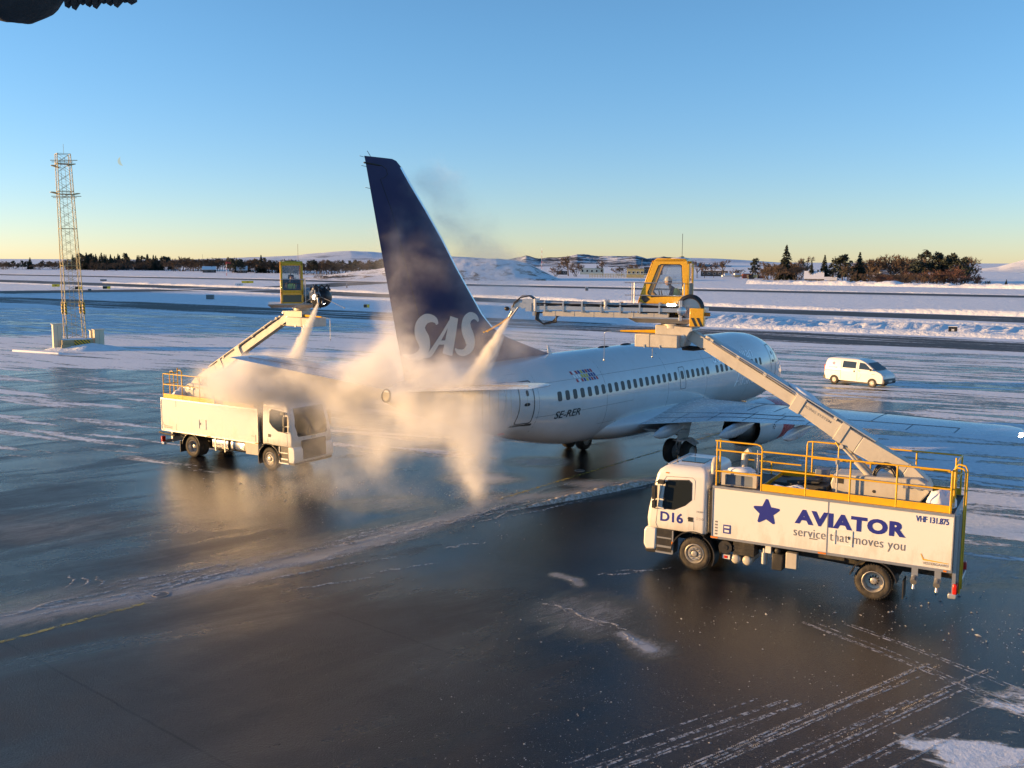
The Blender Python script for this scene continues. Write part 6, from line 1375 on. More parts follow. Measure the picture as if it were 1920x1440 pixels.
AA, RR = np.meshgrid(ang, rad); XX = -43.6 + RR * np.cos(AA) * 4.2; YY = 100.6 + RR * np.sin(AA) * 3.0
tag(grid_mesh('snow_drift', np.stack([XX, YY, .65 * (1 - RR**1.4) * (.6 + .8 * fbm(XX * .7, YY * .7, 4, 31)) - .04], -1), M_SNOW), kind='structure')
b = MB(); b.box((-46.6, 96.3, .09), (6.6, .35, .20), Matrix.Rotation(-.45, 3, 'Z')); tag(b.build('kerb_block', M_SNOWPATCH, bevel=.05), 'long low snow-covered kerb block in front of the mast plinth', 'kerb')

# ================================================================== AIRFIELD SIGNS AND SMALL MARKERS
M_SGNY, M_SGNB, M_SGNW, M_SGNG = mat('sign_yellow', (.85, .60, .03), .5), mat('sign_black', (.015, .016, .017), .5), mat('sign_white', (.75, .75, .75), .5), mat('sign_grey', (.16, .17, .17), .6)
def sign(x, y, w_, h_, face, label, text=None, tm=None, two=False, ts=.55):
    e = empty('taxiway_sign', (x, y, 0), math.atan2(-x, y) * .9, label, 'sign')
    b = MB(); b.box((0, 0, .22 + h_ / 2), (w_, .18, h_)); hs = b.build('sign_box', face, e, 0, bevel=.02)
    b = MB(); b.box((0, 0, .22 + h_ + .03), (w_ + .06, .24, .06)); b.build('snow_cap', M_SNOWPATCH, e, 0)
    for dx in (-w_ * .35, w_ * .35): b = MB(); b.cyl((dx, 0, -.02), (dx, 0, .24), .04, n=6); b.build('leg', M_STEEL, e, 0)
    if text:
        vs, fs = text_verts(text, None, h_ * ts, .02); xm = vs[:, 0].max() / 2; b = MB(); b.add([(u - xm, -.095, .22 + h_ * (.5 - ts / 2) + v) for u, v in vs], fs); b.build('sign_text', tm or M_SGNB, hs, 0)
    if two:
        b = MB(); b.bb(-w_ * .48, w_ * .06, -.094, -.0915, .25, .19 + h_); b.build('sign_panel', M_SGNB, hs, 0)
sign(56.3, 126.0, 1.05, .85, M_SGNB, 'small black square sign in the ploughed snow heaps at the right', 'M', M_SGNW, False, .36)
sign(-147.1, 319.3, 2.3, .85, M_SGNY, 'bright yellow taxiway sign just left of the mast', 'B1')
sign(-128.4, 293, 1.9, .85, M_SGNY, 'half black yellow sign seen between the mast legs', 'A', None, True)
sign(-122.6, 299.3, 2.2, .80, M_SGNY, 'half black yellow sign to the right of the mast', 'C', None, True)
sign(-101.8, 381, 4.4, .85, M_SGNY, 'long yellow sign left of the left yellow cab', 'A3')
sign(-94.3, 342, 2.9, .75, M_SGNW, 'white sign below the long yellow sign', 'A B C')
sign(-27.7, 187.8, 1.1, .62, M_SGNY, 'small yellow and black sign beside the tail fin edge', 'E', None, True)
for x, y, sz, lb in ((-121.1, 283.7, (.8, .5, .6), 'tiny grey box by the taxiway near the mast'), (-171.5, 415.8, (2.6, .5, .7), 'long low grey box beyond the first taxiway'), (-70.3, 230.2, (1.7, .8, 1.0), 'grey metal box with snow on top by the left taxiway'), (23.3, 310.9, (.9, .6, .9), 'small pale box beside the runway above the spray arm'), (-54.9, 328.5, (.4, .3, 1.2), 'short dark marker post between runway and taxiway')):
    e = empty('ground_box', (x, y, 0), 0, lb, 'box'); b = MB(); b.box((0, 0, sz[2] / 2), sz); b.build('housing', M_SGNG, e, 0, bevel=.03)
    b = MB(); b.box((0, 0, sz[2] + .05), (sz[0] * 1.02, sz[1] * 1.05, .10)); b.build('snow_cap', M_SNOWPATCH, e, 0, bevel=.03)
e = empty('windsock_pole', (-163.8, 568.6, 0), 0, 'red and white windsock mast at the edge of the far treeline', 'windsock')
for k in range(5): b = MB(); b.cyl((0, 0, 1.6 * k), (0, 0, 1.6 * k + 1.6), .14, n=8); b.build('pole_band', M_FLAGR if k % 2 == 0 else M_FLAGW, e, 0)
b = MB(); b.cyl((0, 0, 7.6), (2.6, .3, 7.2), .45, .22, 10); b.build('windsock', M_FLAGR, e, 40)
def pole(x, y, h, lb, band=False, r_=.12):
    e = empty('radio_mast', (x, y, 0), 0, lb, 'mast'); n = 9
    for k in range(n): b = MB(); b.cyl((0, 0, h * k / n), (0, 0, h * (k + 1) / n), r_, n=6); b.build('mast_section', (M_FLAGR if k % 2 else M_FLAGW) if band else M_SGNG, e, 0)
pole(26.5, 900, 21, 'thin red and white radio mast before the rocky hills', True, .16)
pole(99, 760, 11, 'short grey aerial mast behind the yellow building', False, .12)
pole(-265, 850, 13.5, 'thin dark pole at the left end of the tall spruces', False, .10)

# ================================================================== TREES
M_SPR = mat('spruce_needles', (.030, .038, .022), .8, 0, .4, 1.0)
M_PINE = mat('pine_needles', (.026, .036, .024), .8, 0, .4, 1.0)
M_TWIG = mat('bare_twigs', (.105, .070, .045), .8, 0, .3, 1.0)
M_RTWIG = mat('reddish_twigs', (.135, .065, .048), .8, 0, .3, 1.0)
M_TRUNK = mat('bark', (.060, .048, .040), .85, 0, .3, 3)
tr_ = random.Random(11)
def mesh_of(b, nm, mt):
    o = b.build(nm, mt, None, 0); me = o.data; bpy.data.objects.remove(o); return me
def spruce_mesh(seed, spread=.27, gap=.0):
    r0 = random.Random(seed); b = MB(); L = 17
    for i in range(L):
        t_ = i / (L - 1); z = .08 + .90 * t_; rad = spread * (1 - t_) ** .85 + .012; n = max(6, int(16 * (1 - t_) + 6))
        for k in range(n):
            if r0.random() < gap: continue
            a = 2 * math.pi * (k + r0.random() * .8) / n; q_ = rad * r0.uniform(.65, 1.22); d = Vector((math.cos(a), math.sin(a), 0)); s = Vector((-d.y, d.x, 0)); w_ = .028 + .16 * q_
            z0 = z + r0.uniform(-.02, .02); tip = d * q_ + Vector((0, 0, z0 - .25 * q_ - .01)); mid = d * q_ * .5 + Vector((0, 0, z0 + .01))
            b.add([d * .01 + Vector((0, 0, z0 + .03)), mid + s * w_, tip, mid - s * w_, mid + Vector((0, 0, -.035)) + d * .02], [(0, 1, 2), (0, 2, 3), (1, 4, 2), (3, 4, 2)])
    c = MB(); c.cyl((0, 0, 0), (0, 0, .95), .014, .003, 6); return mesh_of(c, 'trunk', M_TRUNK), mesh_of(b, 'crown', M_SPR)
def pine_mesh(seed, cl=34, mt=None):
    r0 = random.Random(seed); b = MB(); c = MB(); c.cyl((0, 0, 0), (.01, 0, .92), .016, .006, 6)
    for i in range(cl):
        t_ = r0.uniform(.30, .97); a = r0.uniform(0, 6.28); R_ = (.05 + .26 * math.sin(min(1, (1 - t_) * 1.6) * 1.57)) * r0.uniform(.3, 1.1); p = Vector((R_ * math.cos(a), R_ * math.sin(a), t_))
        c.cyl((0, 0, t_ - .08), p, .006, .002, 4); rr_ = r0.uniform(.05, .10)
        for k in range(34):
            d = Vector((r0.gauss(0, 1), r0.gauss(0, 1), r0.gauss(0, .7))).normalized() * rr_ * r0.uniform(.4, 1.1); q_ = p + d; u_ = Vector((r0.gauss(0, 1), r0.gauss(0, 1), r0.gauss(0, 1))).normalized() * .030; v_ = u_.cross(d).normalized() * .022
            b.add([q_ - u_, q_ + v_, q_ + u_, q_ - v_], [(0, 1, 2, 3)])
    return mesh_of(c, 'trunk', M_TRUNK), mesh_of(b, 'crown', mt or M_PINE)
def bare_mesh(seed, bush=False, mt=None, wide=.34):
    r0 = random.Random(seed); c = MB(); b = MB()
    def grow(p, d, L, r_, lev):
        q_ = p + d * L
        (c if lev < 2 else b).cyl(p, q_, r_, r_ * .6, 4 if lev < 2 else 3, False)
        if lev >= 3:
            for q2 in range(3):
                p2 = p.lerp(q_, r0.uniform(.2, 1)); e2 = (d + Vector((r0.gauss(0, .8), r0.gauss(0, .8), r0.gauss(.2, .5)))).normalized() * L * .9; s2 = e2.cross(Vector((r0.gauss(0, 1), r0.gauss(0, 1), r0.gauss(0, 1)))).normalized() * .008; b.add([p2 - s2, p2 + s2, p2 + e2], [(0, 1, 2)])
        if lev >= (4 if not bush else 4): return
        for k in range(3 if lev else (5 if not bush else 7)):
            nd = (d + Vector((r0.gauss(0, .55), r0.gauss(0, .55), r0.gauss(.05, .35)))).normalized()
            grow(p + d * L * r0.uniform(.55, 1.0), nd, L * r0.uniform(.50, .78), max(r_ * .62, .005), lev + 1)
    if bush:
        for k in range(7): grow(Vector((r0.uniform(-.1, .1), r0.uniform(-.1, .1), 0)), Vector((r0.gauss(0, .5), r0.gauss(0, .5), 1)).normalized(), .34, .012, 1)
    else: grow(Vector((0, 0, 0)), Vector((r0.gauss(0, .05), 0, 1)).normalized(), .36, .020, 0)
    vs = np.array(b.v + c.v); zs_ = vs[:, 2].max(); xr = np.percentile(np.abs(vs[:, :2]), 97)
    for m_ in (b, c): m_.v = [(x * wide / xr, y * wide / xr, z / zs_) for x, y, z in m_.v]
    return mesh_of(c, 'trunk', M_TRUNK), mesh_of(b, 'crown', mt or M_TWIG)
PROTO = dict(spruce=[spruce_mesh(1), spruce_mesh(2, .23, .05), spruce_mesh(3, .31, .08)], pine=[pine_mesh(4), pine_mesh(5, 40), pine_mesh(6, 30)],
             bare=[bare_mesh(7), bare_mesh(8), bare_mesh(9)], bush=[bare_mesh(12, True, None, .55), bare_mesh(13, True, None, .6)], red=[bare_mesh(14, True, M_RTWIG, .6)])
def tree(kind, var, x, y, h, wide, label, group=None):
    nm = dict(spruce='spruce_tree', pine='pine_tree', bare='bare_tree', bush='bush', red='bush')[kind]
    tr, cr_ = PROTO[kind][var % len(PROTO[kind])]
    e = empty(nm, (x, y, -.1), tr_.uniform(0, 6.28), label, 'bush' if nm == 'bush' else 'tree', group); e.scale = (h * wide, h * wide, h)
    for nm2, me in (('trunk', tr), ('crown', cr_)):
        o = bpy.data.objects.new(nm2, me); COL.objects.link(o); o.parent = e
    return e
def tree_px(kind, var, px, top, dist, wide, label, group=None):
    h = CAM_H + (489.5 - top) / 1850 * dist; wide = wide * (.75 if h < 4 else 1.0); return tree(kind, var, tpx(px) * dist, dist, max(h, 1.2), wide, label, group)
# right-hand wood: trees one can tell apart
RTREES = [('spruce', 2, 1469, 458, 520, 1.15, 'tallest broad conical spruce at the left end of the right-hand wood'), ('pine', 0, 1412, 483, 560, 1.2, 'round-topped dark pine standing left of the tallest conical spruce'),
      ('bush', 0, 1452, 488, 500, 1.3, 'broad brown bush at the foot of the tallest conical spruce'), ('bare', 0, 1506, 477, 560, 1.2, 'pale bare tree directly right of the tallest conical spruce'), ('bare', 1, 1488, 486, 500, 1.2, 'reddish bare tree leaning over the fence right of the brown bush'),
      ('spruce', 1, 1517, 487, 470, 1.0, 'small slim spruce in front of the snowy cabin roof'), ('spruce', 0, 1541, 476, 470, 1.1, 'pointed spruce right of the small slim spruce'), ('pine', 1, 1575, 472, 450, 1.35, 'broad dark pine with flat top left of the wide spruce'),
      ('spruce', 2, 1606, 471, 450, 1.15, 'wide dark spruce in the middle of the right-hand wood'), ('bare', 2, 1586, 492, 430, 1.0, 'bare birch in front of the broad dark pine'), ('bush', 1, 1610, 504, 410, 1.2, 'round golden-brown bush under the wide dark spruce'),
      ('bare', 0, 1630, 478, 470, 1.0, 'bare tree right of the wide dark spruce'), ('bare', 1, 1645, 471, 480, 1.15, 'tall pale bare tree, first of the middle row'), ('bare', 2, 1665, 475, 470, 1.1, 'tall pale bare tree, second of the middle row'), ('bare', 0, 1685, 472, 460, 1.1, 'tall pale bare tree, third of the middle row'), ('bare', 1, 1703, 474, 450, 1.0, 'tall pale bare tree, last of the middle row'),
      ('pine', 2, 1728, 464, 430, 1.3, 'highest dark pine in the right half of the wood'), ('pine', 0, 1752, 471, 430, 1.2, 'dark pine right of the highest pine'), ('pine', 1, 1776, 469, 425, 1.15, 'dark pine second from the right edge of the wood'), ('pine', 2, 1797, 477, 420, 1.25, 'dark pine at the right edge of the wood'),
      ('red', 0, 1782, 490, 400, 1.35, 'big reddish bush in front of the right-hand pines'), ('bush', 1, 1725, 505, 395, 1.4, 'wide brown bush in front of the highest pine'), ('red', 0, 1745, 500, 405, 1.2, 'reddish bush left of the big reddish bush'), ('bush', 0, 1700, 506, 400, 1.1, 'low brown bush under the pale bare trees'),
      ('bush', 0, 1830, 519, 395, 1.3, 'low brown bush past the right end of the wood'), ('bush', 1, 1845, 520, 400, 1.3, 'lower brown bush next to the low bush past the wood'), ('spruce', 0, 1881, 519, 380, 1.6, 'stubby little spruce alone at the far right'), ('bush', 0, 1893, 525, 380, 1.4, 'low bush beside the stubby little spruce'), ('bush', 1, 1918, 527, 375, 1.3, 'low bush cut by the right edge of the picture')]
for a in RTREES: tree_px(*a)
def fill(kinds, x0, x1, n, t0, t1, dist, group, labels):
    for i in range(n):
        k, v_ = kinds[tr_.randrange(len(kinds))]; tree_px(k, tr_.randrange(3), x0 + (x1 - x0) * (i + tr_.random()) / n, tr_.uniform(t0, t1), dist * tr_.uniform(.97, 1.05), tr_.uniform(1.1, 1.6), labels[k], group + ' ' + k)
fill([('bare', 0), ('bare', 0), ('bush', 0)], 1625, 1825, 26, 474, 496, 480, 'filling of the right half of the wood', dict(bare='bare tree packed into the right half of the wood', bush='brown bush packed into the right half of the wood'))
fill([('bush', 0), ('red', 0)], 1625, 1830, 20, 500, 512, 410, 'undergrowth of the right half of the wood', dict(bush='brown bush along the snowy edge of the right half of the wood', red='reddish bush along the snowy edge of the right half of the wood'))
fill([('bare', 0), ('bush', 0), ('pine', 0)], 1555, 1630, 14, 478, 500, 480, 'filling around the wide dark spruce', dict(bare='bare tree around the wide dark spruce', bush='brown bush around the wide dark spruce', pine='small dark pine around the wide dark spruce'))
fill([('bare', 0), ('bush', 0)], 1425, 1500, 14, 486, 502, 520, 'thicket at the tallest spruce', dict(bare='thin bare tree in the thicket at the tallest conical spruce', bush='brown bush in the thicket at the tallest conical spruce'))
CT = [('bare', 2, 1064, 478, 620, 1.7, 'wide-crowned bare tree left of the pale house'), ('bush', 0, 1078, 490, 600, 1.3, 'brown bush right of the wide-crowned bare tree'), ('bare', 1, 1128, 486, 640, 1.2, 'bare tree at the right gable of the pale house'), ('bush', 1, 1160, 496, 640, 1.4, 'brown bush left of the yellow building'), ('bush', 0, 1186, 492, 660, 1.5, 'brown bush behind the yellow building'), ('bush', 0, 1040, 497, 600, 1.2, 'brown bush at the snow mound end'),
      ('bare', 0, 1304, 486, 560, 1.1, 'bare tree just right of the right yellow cab'), ('bare', 1, 1318, 489, 560, 1.0, 'second bare tree right of the right yellow cab'), ('bare', 2, 1335, 488, 580, 1.2, 'bare tree over the flat building'), ('bare', 0, 1352, 484, 600, 1.2, 'tall bare tree right of the flat building'), ('bush', 1, 1380, 500, 580, 1.3, 'brown bush behind the boats'), ('bush', 0, 1432, 497, 560, 1.2, 'brown bush behind the digger')]
for a in CT: tree_px(*a)
# left-hand belt of trees, built in bands of one kind
def belt(kinds, x0, x1, n, t0, t1, dist, group, labels):
    for i in range(n):
        px = x0 + (x1 - x0) * (i + tr_.uniform(.1, .9)) / n; k, v_ = kinds[tr_.randrange(len(kinds))]
        d = dist * tr_.uniform(.95, 1.06)
        tree_px(k, v_ if v_ >= 0 else tr_.randrange(3), px, tr_.uniform(t0, t1), d, tr_.uniform(1.2, 1.8) if k in ('bush', 'bare') else tr_.uniform(.95, 1.3), labels[k], group + ' (%s)' % {'spruce': 'spruces', 'pine': 'pines', 'bare': 'bare trees', 'bush': 'bushes', 'red': 'bushes'}[k])
G = 'left treeline'
belt([('bush', -1), ('pine', -1)], -40, 120, 40, 491, 500, 880, G + ' left end', dict(bush='low brown bush in the thin treeline left of the mast', pine='small dark pine in the thin treeline left of the mast'))
belt([('spruce', -1), ('spruce', -1), ('pine', -1)], 140, 245, 30, 477, 488, 860, G + ' tall block', dict(spruce='tall dark spruce in the block right of the mast', pine='tall dark pine in the block right of the mast'))
belt([('bare', -1), ('bush', -1)], 120, 335, 40, 486, 496, 830, G + ' middle', dict(bare='bare tree in the treeline between mast and windsock', bush='brown bush in the treeline between mast and windsock'))
belt([('spruce', -1), ('pine', -1)], 258, 330, 16, 480, 490, 850, G + ' second block', dict(spruce='dark spruce in the second block beyond the mast', pine='dark pine in the second block beyond the mast'))
belt([('bare', -1), ('bare', -1), ('bush', -1)], 322, 440, 34, 482, 494, 800, G + ' windsock', dict(bare='bare tree in the clump before the windsock', bush='brown bush in the clump before the windsock'))
belt([('pine', -1), ('bush', -1), ('spruce', -1)], 432, 560, 40, 485, 496, 720, G + ' behind the left cab', dict(pine='dark pine behind the left yellow cab', bush='brown bush behind the left yellow cab', spruce='dark spruce behind the left yellow cab'))
belt([('bush', -1), ('bare', -1), ('pine', -1)], 545, 720, 48, 487, 497, 640, G + ' by the fin', dict(pine='dark pine between the left cab and the fin', bush='brown bush between the left cab and the fin', bare='bare tree between the left cab and the fin'))
tree_px('spruce', 0, 492, 481, 690, 1.3, 'spruce that overtops its neighbours left of the left yellow cab')
tree_px('spruce', 0, 62, 487, 860, 1.3, 'spruce that overtops the thin treeline left of the mast')
for i, px in enumerate(np.linspace(600, 735, 12)): tree('bush', i, tpx(px) * 478, 478 - (i % 3), 1.5 + tr_.random(), 2.2, 'low reddish scrub along the foot of the snow mound', 'scrub along the snow mound')

# ================================================================== HOUSES AND OTHER THINGS FAR OFF
M_HW = mat('pale_house_wall', (.55, .56, .46), .7); M_HY = mat('yellow_house_wall', (.62, .47, .20), .7); M_HD = mat('dark_house_wall', (.07, .06, .055), .7); M_HR = mat('red_wall', (.42, .10, .05), .6); M_ROOFD = mat('dark_roof', (.05, .05, .055), .7)
def house(px, dist, w_, d_, h_, rh, wall, roof, label, nwin=3, nm='house', flat_=False, rot=None):
    e = empty(nm, (tpx(px) * dist, dist, -.1), math.atan2(-tpx(px), 1) if rot is None else rot, label, 'house' if nm == 'house' else 'building')
    b = MB(); b.box((0, 0, h_ / 2), (w_, d_, h_))
    if not flat_:
        b.prism([(-d_ / 2, h_ - .001), (d_ / 2, h_ - .001), (0, h_ + rh)], 'x', -w_ / 2 + .02, w_ / 2 - .02)
    b.build('wall', wall, e, 0)
    b = MB()
    if flat_: b.box((0, 0, h_ + .15), (w_ + .5, d_ + .5, .3))
    else:
        for s in (-1, 1):
            L_ = math.hypot(d_ / 2, rh); a = math.atan2(rh, d_ / 2); b.box((0, s * d_ / 4 * 1.06, h_ + rh / 2 + .10), (w_ + .6, L_ * 1.12, .22), Matrix.Rotation(-s * a, 3, 'X'))
    rf = b.build('roof', roof, e, 0)
    if not flat_: b = MB(); b.box((w_ * .2, 0, h_ + rh + .4), (.7, .7, 1.2)); b.build('chimney', M_HD, rf, 0)
    for k in range(nwin):
        x = w_ * ((k + .5) / nwin - .5); b = MB(); b.box((x, -d_ / 2 - .02, h_ * .55), (min(1.4, w_ / nwin * .5), .06, h_ * .38)); f_ = b.build('window', M_SGNW, e, 0)
        b = MB(); b.box((x, -d_ / 2 - .06, h_ * .55), (min(1.2, w_ / nwin * .42), .03, h_ * .32)); b.build('pane', M_VGLASS, f_, 0)
house(1108, 700, 16.5, 8, 4.6, 2.6, M_HW, M_SNOWPATCH, 'pale green-white house with snowy roof before the rocky hills', 5)
house(1052, 680, 7.5, 6, 2.8, 2.2, M_HD, M_SNOWPATCH, 'low dark shed with snowy roof left of the pale house', 2)
house(1189, 570, 9.8, 7, 5.0, 0, M_HY, M_CONC, 'square yellow flat-roofed building left of the right cab', 4, 'building', True)
house(1222, 700, 13, 7, 5.0, 0, M_HD, M_ROOFD, 'long dark flat building beside the yellow building', 7, 'building', True)
house(1336, 640, 17, 8, 3.6, 0, M_HD, M_SNOWPATCH, 'low dark flat-roofed building right of the right cab', 5, 'building', True)
house(1522, 470, 8.5, 7, 1.6, 3.2, M_HD, M_SNOWPATCH, 'dark cabin with steep snowy roof among the right-hand spruces', 2)
house(1553, 455, 5.0, 4, 1.2, 1.2, M_HD, M_SNOWPATCH, 'small low shed with snowy roof right of the dark cabin', 1)
house(1660, 480, 9, 7, 3.6, 3.0, M_HD, M_SNOWPATCH, 'dark house with snowy roof behind the pale bare trees', 3)
house(1655, 420, 5, 4, 1.4, 1.8, M_HD, M_ROOFD, 'small dark shed under the pale bare trees', 1)
house(456, 690, 7, 6, 2.0, 2.6, M_HD, M_SNOWPATCH, 'small dark house with white roof in the left treeline', 2)
house(395, 700, 9, 6, 2.2, 2.0, M_HD, M_SNOWPATCH, 'low dark house in the left treeline by the windsock', 2)
house(133, 860, 5, 5, 3.2, 1.5, M_HR, M_SNOWPATCH, 'tiny reddish house seen through the mast lattice', 1)
e = empty('timber_fence', (tpx(1158) * 560, 560, 0), math.atan2(-tpx(1158), 1), 'long pale timber fence with snow on its rails before the yellow building', 'fence')
for z in (.5, 1.1, 1.7, 2.2): b = MB(); b.box((0, 0, z), (33, .10, .22)); b.build('rail', M_HY, e, 0)
for k in range(23): b = MB(); b.box((-16.4 + 1.49 * k, .1, 1.25), (.20, .16, 2.5)); b.build('post', M_HY, e, 0)
b = MB(); b.box((0, 0, 2.38), (33, .4, .14)); b.build('snow_cap', M_SNOWPATCH, e, 0)
def boat(px, dist, L_, mt, label):
    e = empty('boat', (tpx(px) * dist, dist, .5), .3, label, 'boat', None)
    b = MB(); b.loft([[(x, -w_, 1.3), (x, -w_ * .8, .5), (x, 0, .15 + .3 * k), (x, w_ * .8, .5), (x, w_, 1.3)] for x, w_, k in ((-L_ / 2, 1.0, 0), (-L_ / 4, 1.2, 0), (L_ / 4, 1.0, .5), (L_ / 2, .08, 2.5))]); b.build('hull', mt, e, 30)
    b = MB(); b.loft([[(x, -.8 * k, 1.3), (x, -.6 * k, 1.3 + 1.0 * k), (x, .6 * k, 1.3 + 1.0 * k), (x, .8 * k, 1.3)] for x, k in ((-L_ / 3, .9), (0, 1), (L_ / 5, .5))]); b.build('cover', M_SNOWPATCH, e, 30)
boat(1362, 560, 8, M_TWHITE, 'white boat laid up under a snowy cover, the left one'); boat(1380, 565, 7, M_HY, 'cream boat laid up right of the white boat')
e = empty('excavator', (tpx(1404) * 545, 545, 0), .2, 'dark digger with its arm bent high before the right-hand wood', 'excavator')
b = MB(); b.bb(-1.7, 1.7, -1.2, 1.2, 0, .9); b.build('tracks', M_CHASSIS, e, 0, bevel=.2)
b = MB(); b.bb(-1.9, 1.0, -1.1, 1.1, 1.0, 2.2); b.build('engine_housing', M_CHASSIS, e, 0, bevel=.15)
b = MB(); b.bb(-.2, 1.2, -1.1, 0, 1.0, 2.9); b.build('cab', M_HD, e, 0, bevel=.1)
b = MB(); b.beam((.9, .4, 1.4), (2.2, .4, 6.0), .5, .6); b.build('boom', M_CHASSIS, e, 0)
b = MB(); b.beam((2.2, .4, 6.0), (4.6, .4, 1.8), .4, .5); b.build('stick', M_CHASSIS, e, 0)
b = MB(); b.prism([(4.2, .2), (5.2, .6), (5.0, 1.9), (4.3, 1.8)], 'y', -.2, 1.0); b.build('bucket', M_CHASSIS, e, 0)
for px, dist, sz, mt, lb in ((1396, 560, (4.5, 2.4, 2.6), M_HR, 'orange-red container behind the digger arm'), (1424, 560, (3.6, 2.0, 1.4), M_HR, 'low reddish container right of the digger'), (1412, 590, (6, 2.4, 1.8), M_HY, 'pale stack of pallets covered with snow by the digger')):
    e = empty('container', (tpx(px) * dist, dist, 0), .1, lb, 'container'); b = MB(); b.box((0, 0, sz[2] / 2), sz); b.build('body', mt, e, 0, bevel=.05); b = MB(); b.box((0, 0, sz[2] + .1), (sz[0], sz[1], .2)); b.build('snow_cap', M_SNOWPATCH, e, 0)

# ================================================================== MOON, OVERHANGING BITS, SHADOW-CASTING BUILDINGS OUT OF FRAME
dm = 30000; cdir = (FWD + RT * ((229 - 960) / FPX) - UP * ((302 - 720) / FPX)); mc = Vector((0, 0, CAM_H)) + cdir * dm
b = MB(); rm = 8.5 / FPX * dm; n = 14; rr2 = []
for i in range(n + 1):
    a = math.pi * (.5 + i / n) ; outp = (rm * math.cos(a), rm * math.sin(a)); inn_ = (rm * .35 * math.cos(a), rm * math.sin(a)); rr2.append((outp, inn_))
rot_ = .30
def mp(p, d): x = p[0] * math.cos(rot_) - p[1] * math.sin(rot_); y = p[0] * math.sin(rot_) + p[1] * math.cos(rot_); return mc + RT * x + UP * y + cdir.normalized() * d
b.loft([[mp(o_, 0), mp(((o_[0] + i_[0]) / 2, (o_[1] + i_[1]) / 2), -20), mp(i_, 0), mp(((o_[0] + i_[0]) / 2, (o_[1] + i_[1]) / 2), 20)] for o_, i_ in rr2])
M_MOON = NT('moon'); M_MOON.P(Base_Color=(0, 0, 0), Roughness=1.0, Emission_Color=(.62, .76, .70, 1), Emission_Strength=.26); tag(b.build('moon', M_MOON.m, None, 60), 'faint thin crescent moon above the light mast', 'moon')
def near_pt(px, py, d): return Vector((0, 0, CAM_H)) + (FWD + RT * ((px - 960) / FPX) - UP * ((py - 720) / FPX)) * d
M_FUZZ = mat('dark_weathered_rubber', (.035, .032, .030), .85, 0, .5, 18, bump=.8, bscale=90)
c_ = near_pt(16, -62, 3.0)
b = MB(); b.ell((0, 0, 0), (.158, .22, .158), 40, 24, lambda p: p * (1 + .025 * mnoise.noise(p * 22) + .02 * mnoise.noise(p * 60))); b.v = [tuple(Vector(p) + c_) for p in b.v]
b.cyl(c_, c_ + Vector((-.1, 0, .9)), .05, .05, 12); tag(b.build('bumper_pad', M_FUZZ, None, 60), 'dark rounded rubber pad hanging into the top left corner', 'rubber pad')
b = MB(); p0, p1 = near_pt(118, -14, 3.0), near_pt(250, -14, 3.0); n = 10
top0 = [(p0.lerp(p1, i / n)) for i in range(n + 1)]
for i in range(n):
    a_, c2 = top0[i], top0[i + 1]; dz = .040 + .008 * math.sin(i * 2.1); tip = a_.lerp(c2, .15) + Vector((0, 0, -dz + .0012 * i)); th_ = Vector((0, .03, 0))
    b.loft([[a_, c2, c2 + Vector((0, 0, -.020)), tip], [a_ + th_, c2 + th_, c2 + th_ + Vector((0, 0, -.020)), tip + th_]])
b.beam(top0[0] + Vector((0, .015, .03)), top0[-1] + Vector((0, .015, .03)), .06, .08); tag(b.build('serrated_strip', M_FUZZ, None, 0), 'dark serrated rubber strip along the top edge right of the rounded pad', 'rubber strip')
M_CLAD = mat('building_cladding', (.35, .36, .37), .6, 0, .1, .3)
def block(nm, pts, h, label, cat):
    e = empty(nm, (pts[0][0], pts[0][1], 0), 0, label, cat); ox, oy = pts[0]
    b = MB(); b.prism([(x - ox, y - oy) for x, y in pts], 'z', -.2, h); b.build('wall', M_CLAD, e, 0)
    b = MB(); b.prism([(x - ox, y - oy) for x, y in pts], 'z', h + .002, h + .5); b.build('roof', M_ROOFD, e, 0)
block('shadow_building', [(-336, 290), (-179, 175), (-226, 143), (-290, 129), (-460, 129), (-460, 290)], 20, 'grey building added out of view to the left for the shadow across the taxiways', 'shadow_building')  # unseen building, outline laid out from the shadow it has to cast
block('shade_block', [(-75, -8), (-40, -8), (-40, 18.2), (-75, 18.2)], 9, 'grey block added out of view on the left to shade the foreground', 'shade_caster')  # unseen block, added to keep the sun off the nearest apron
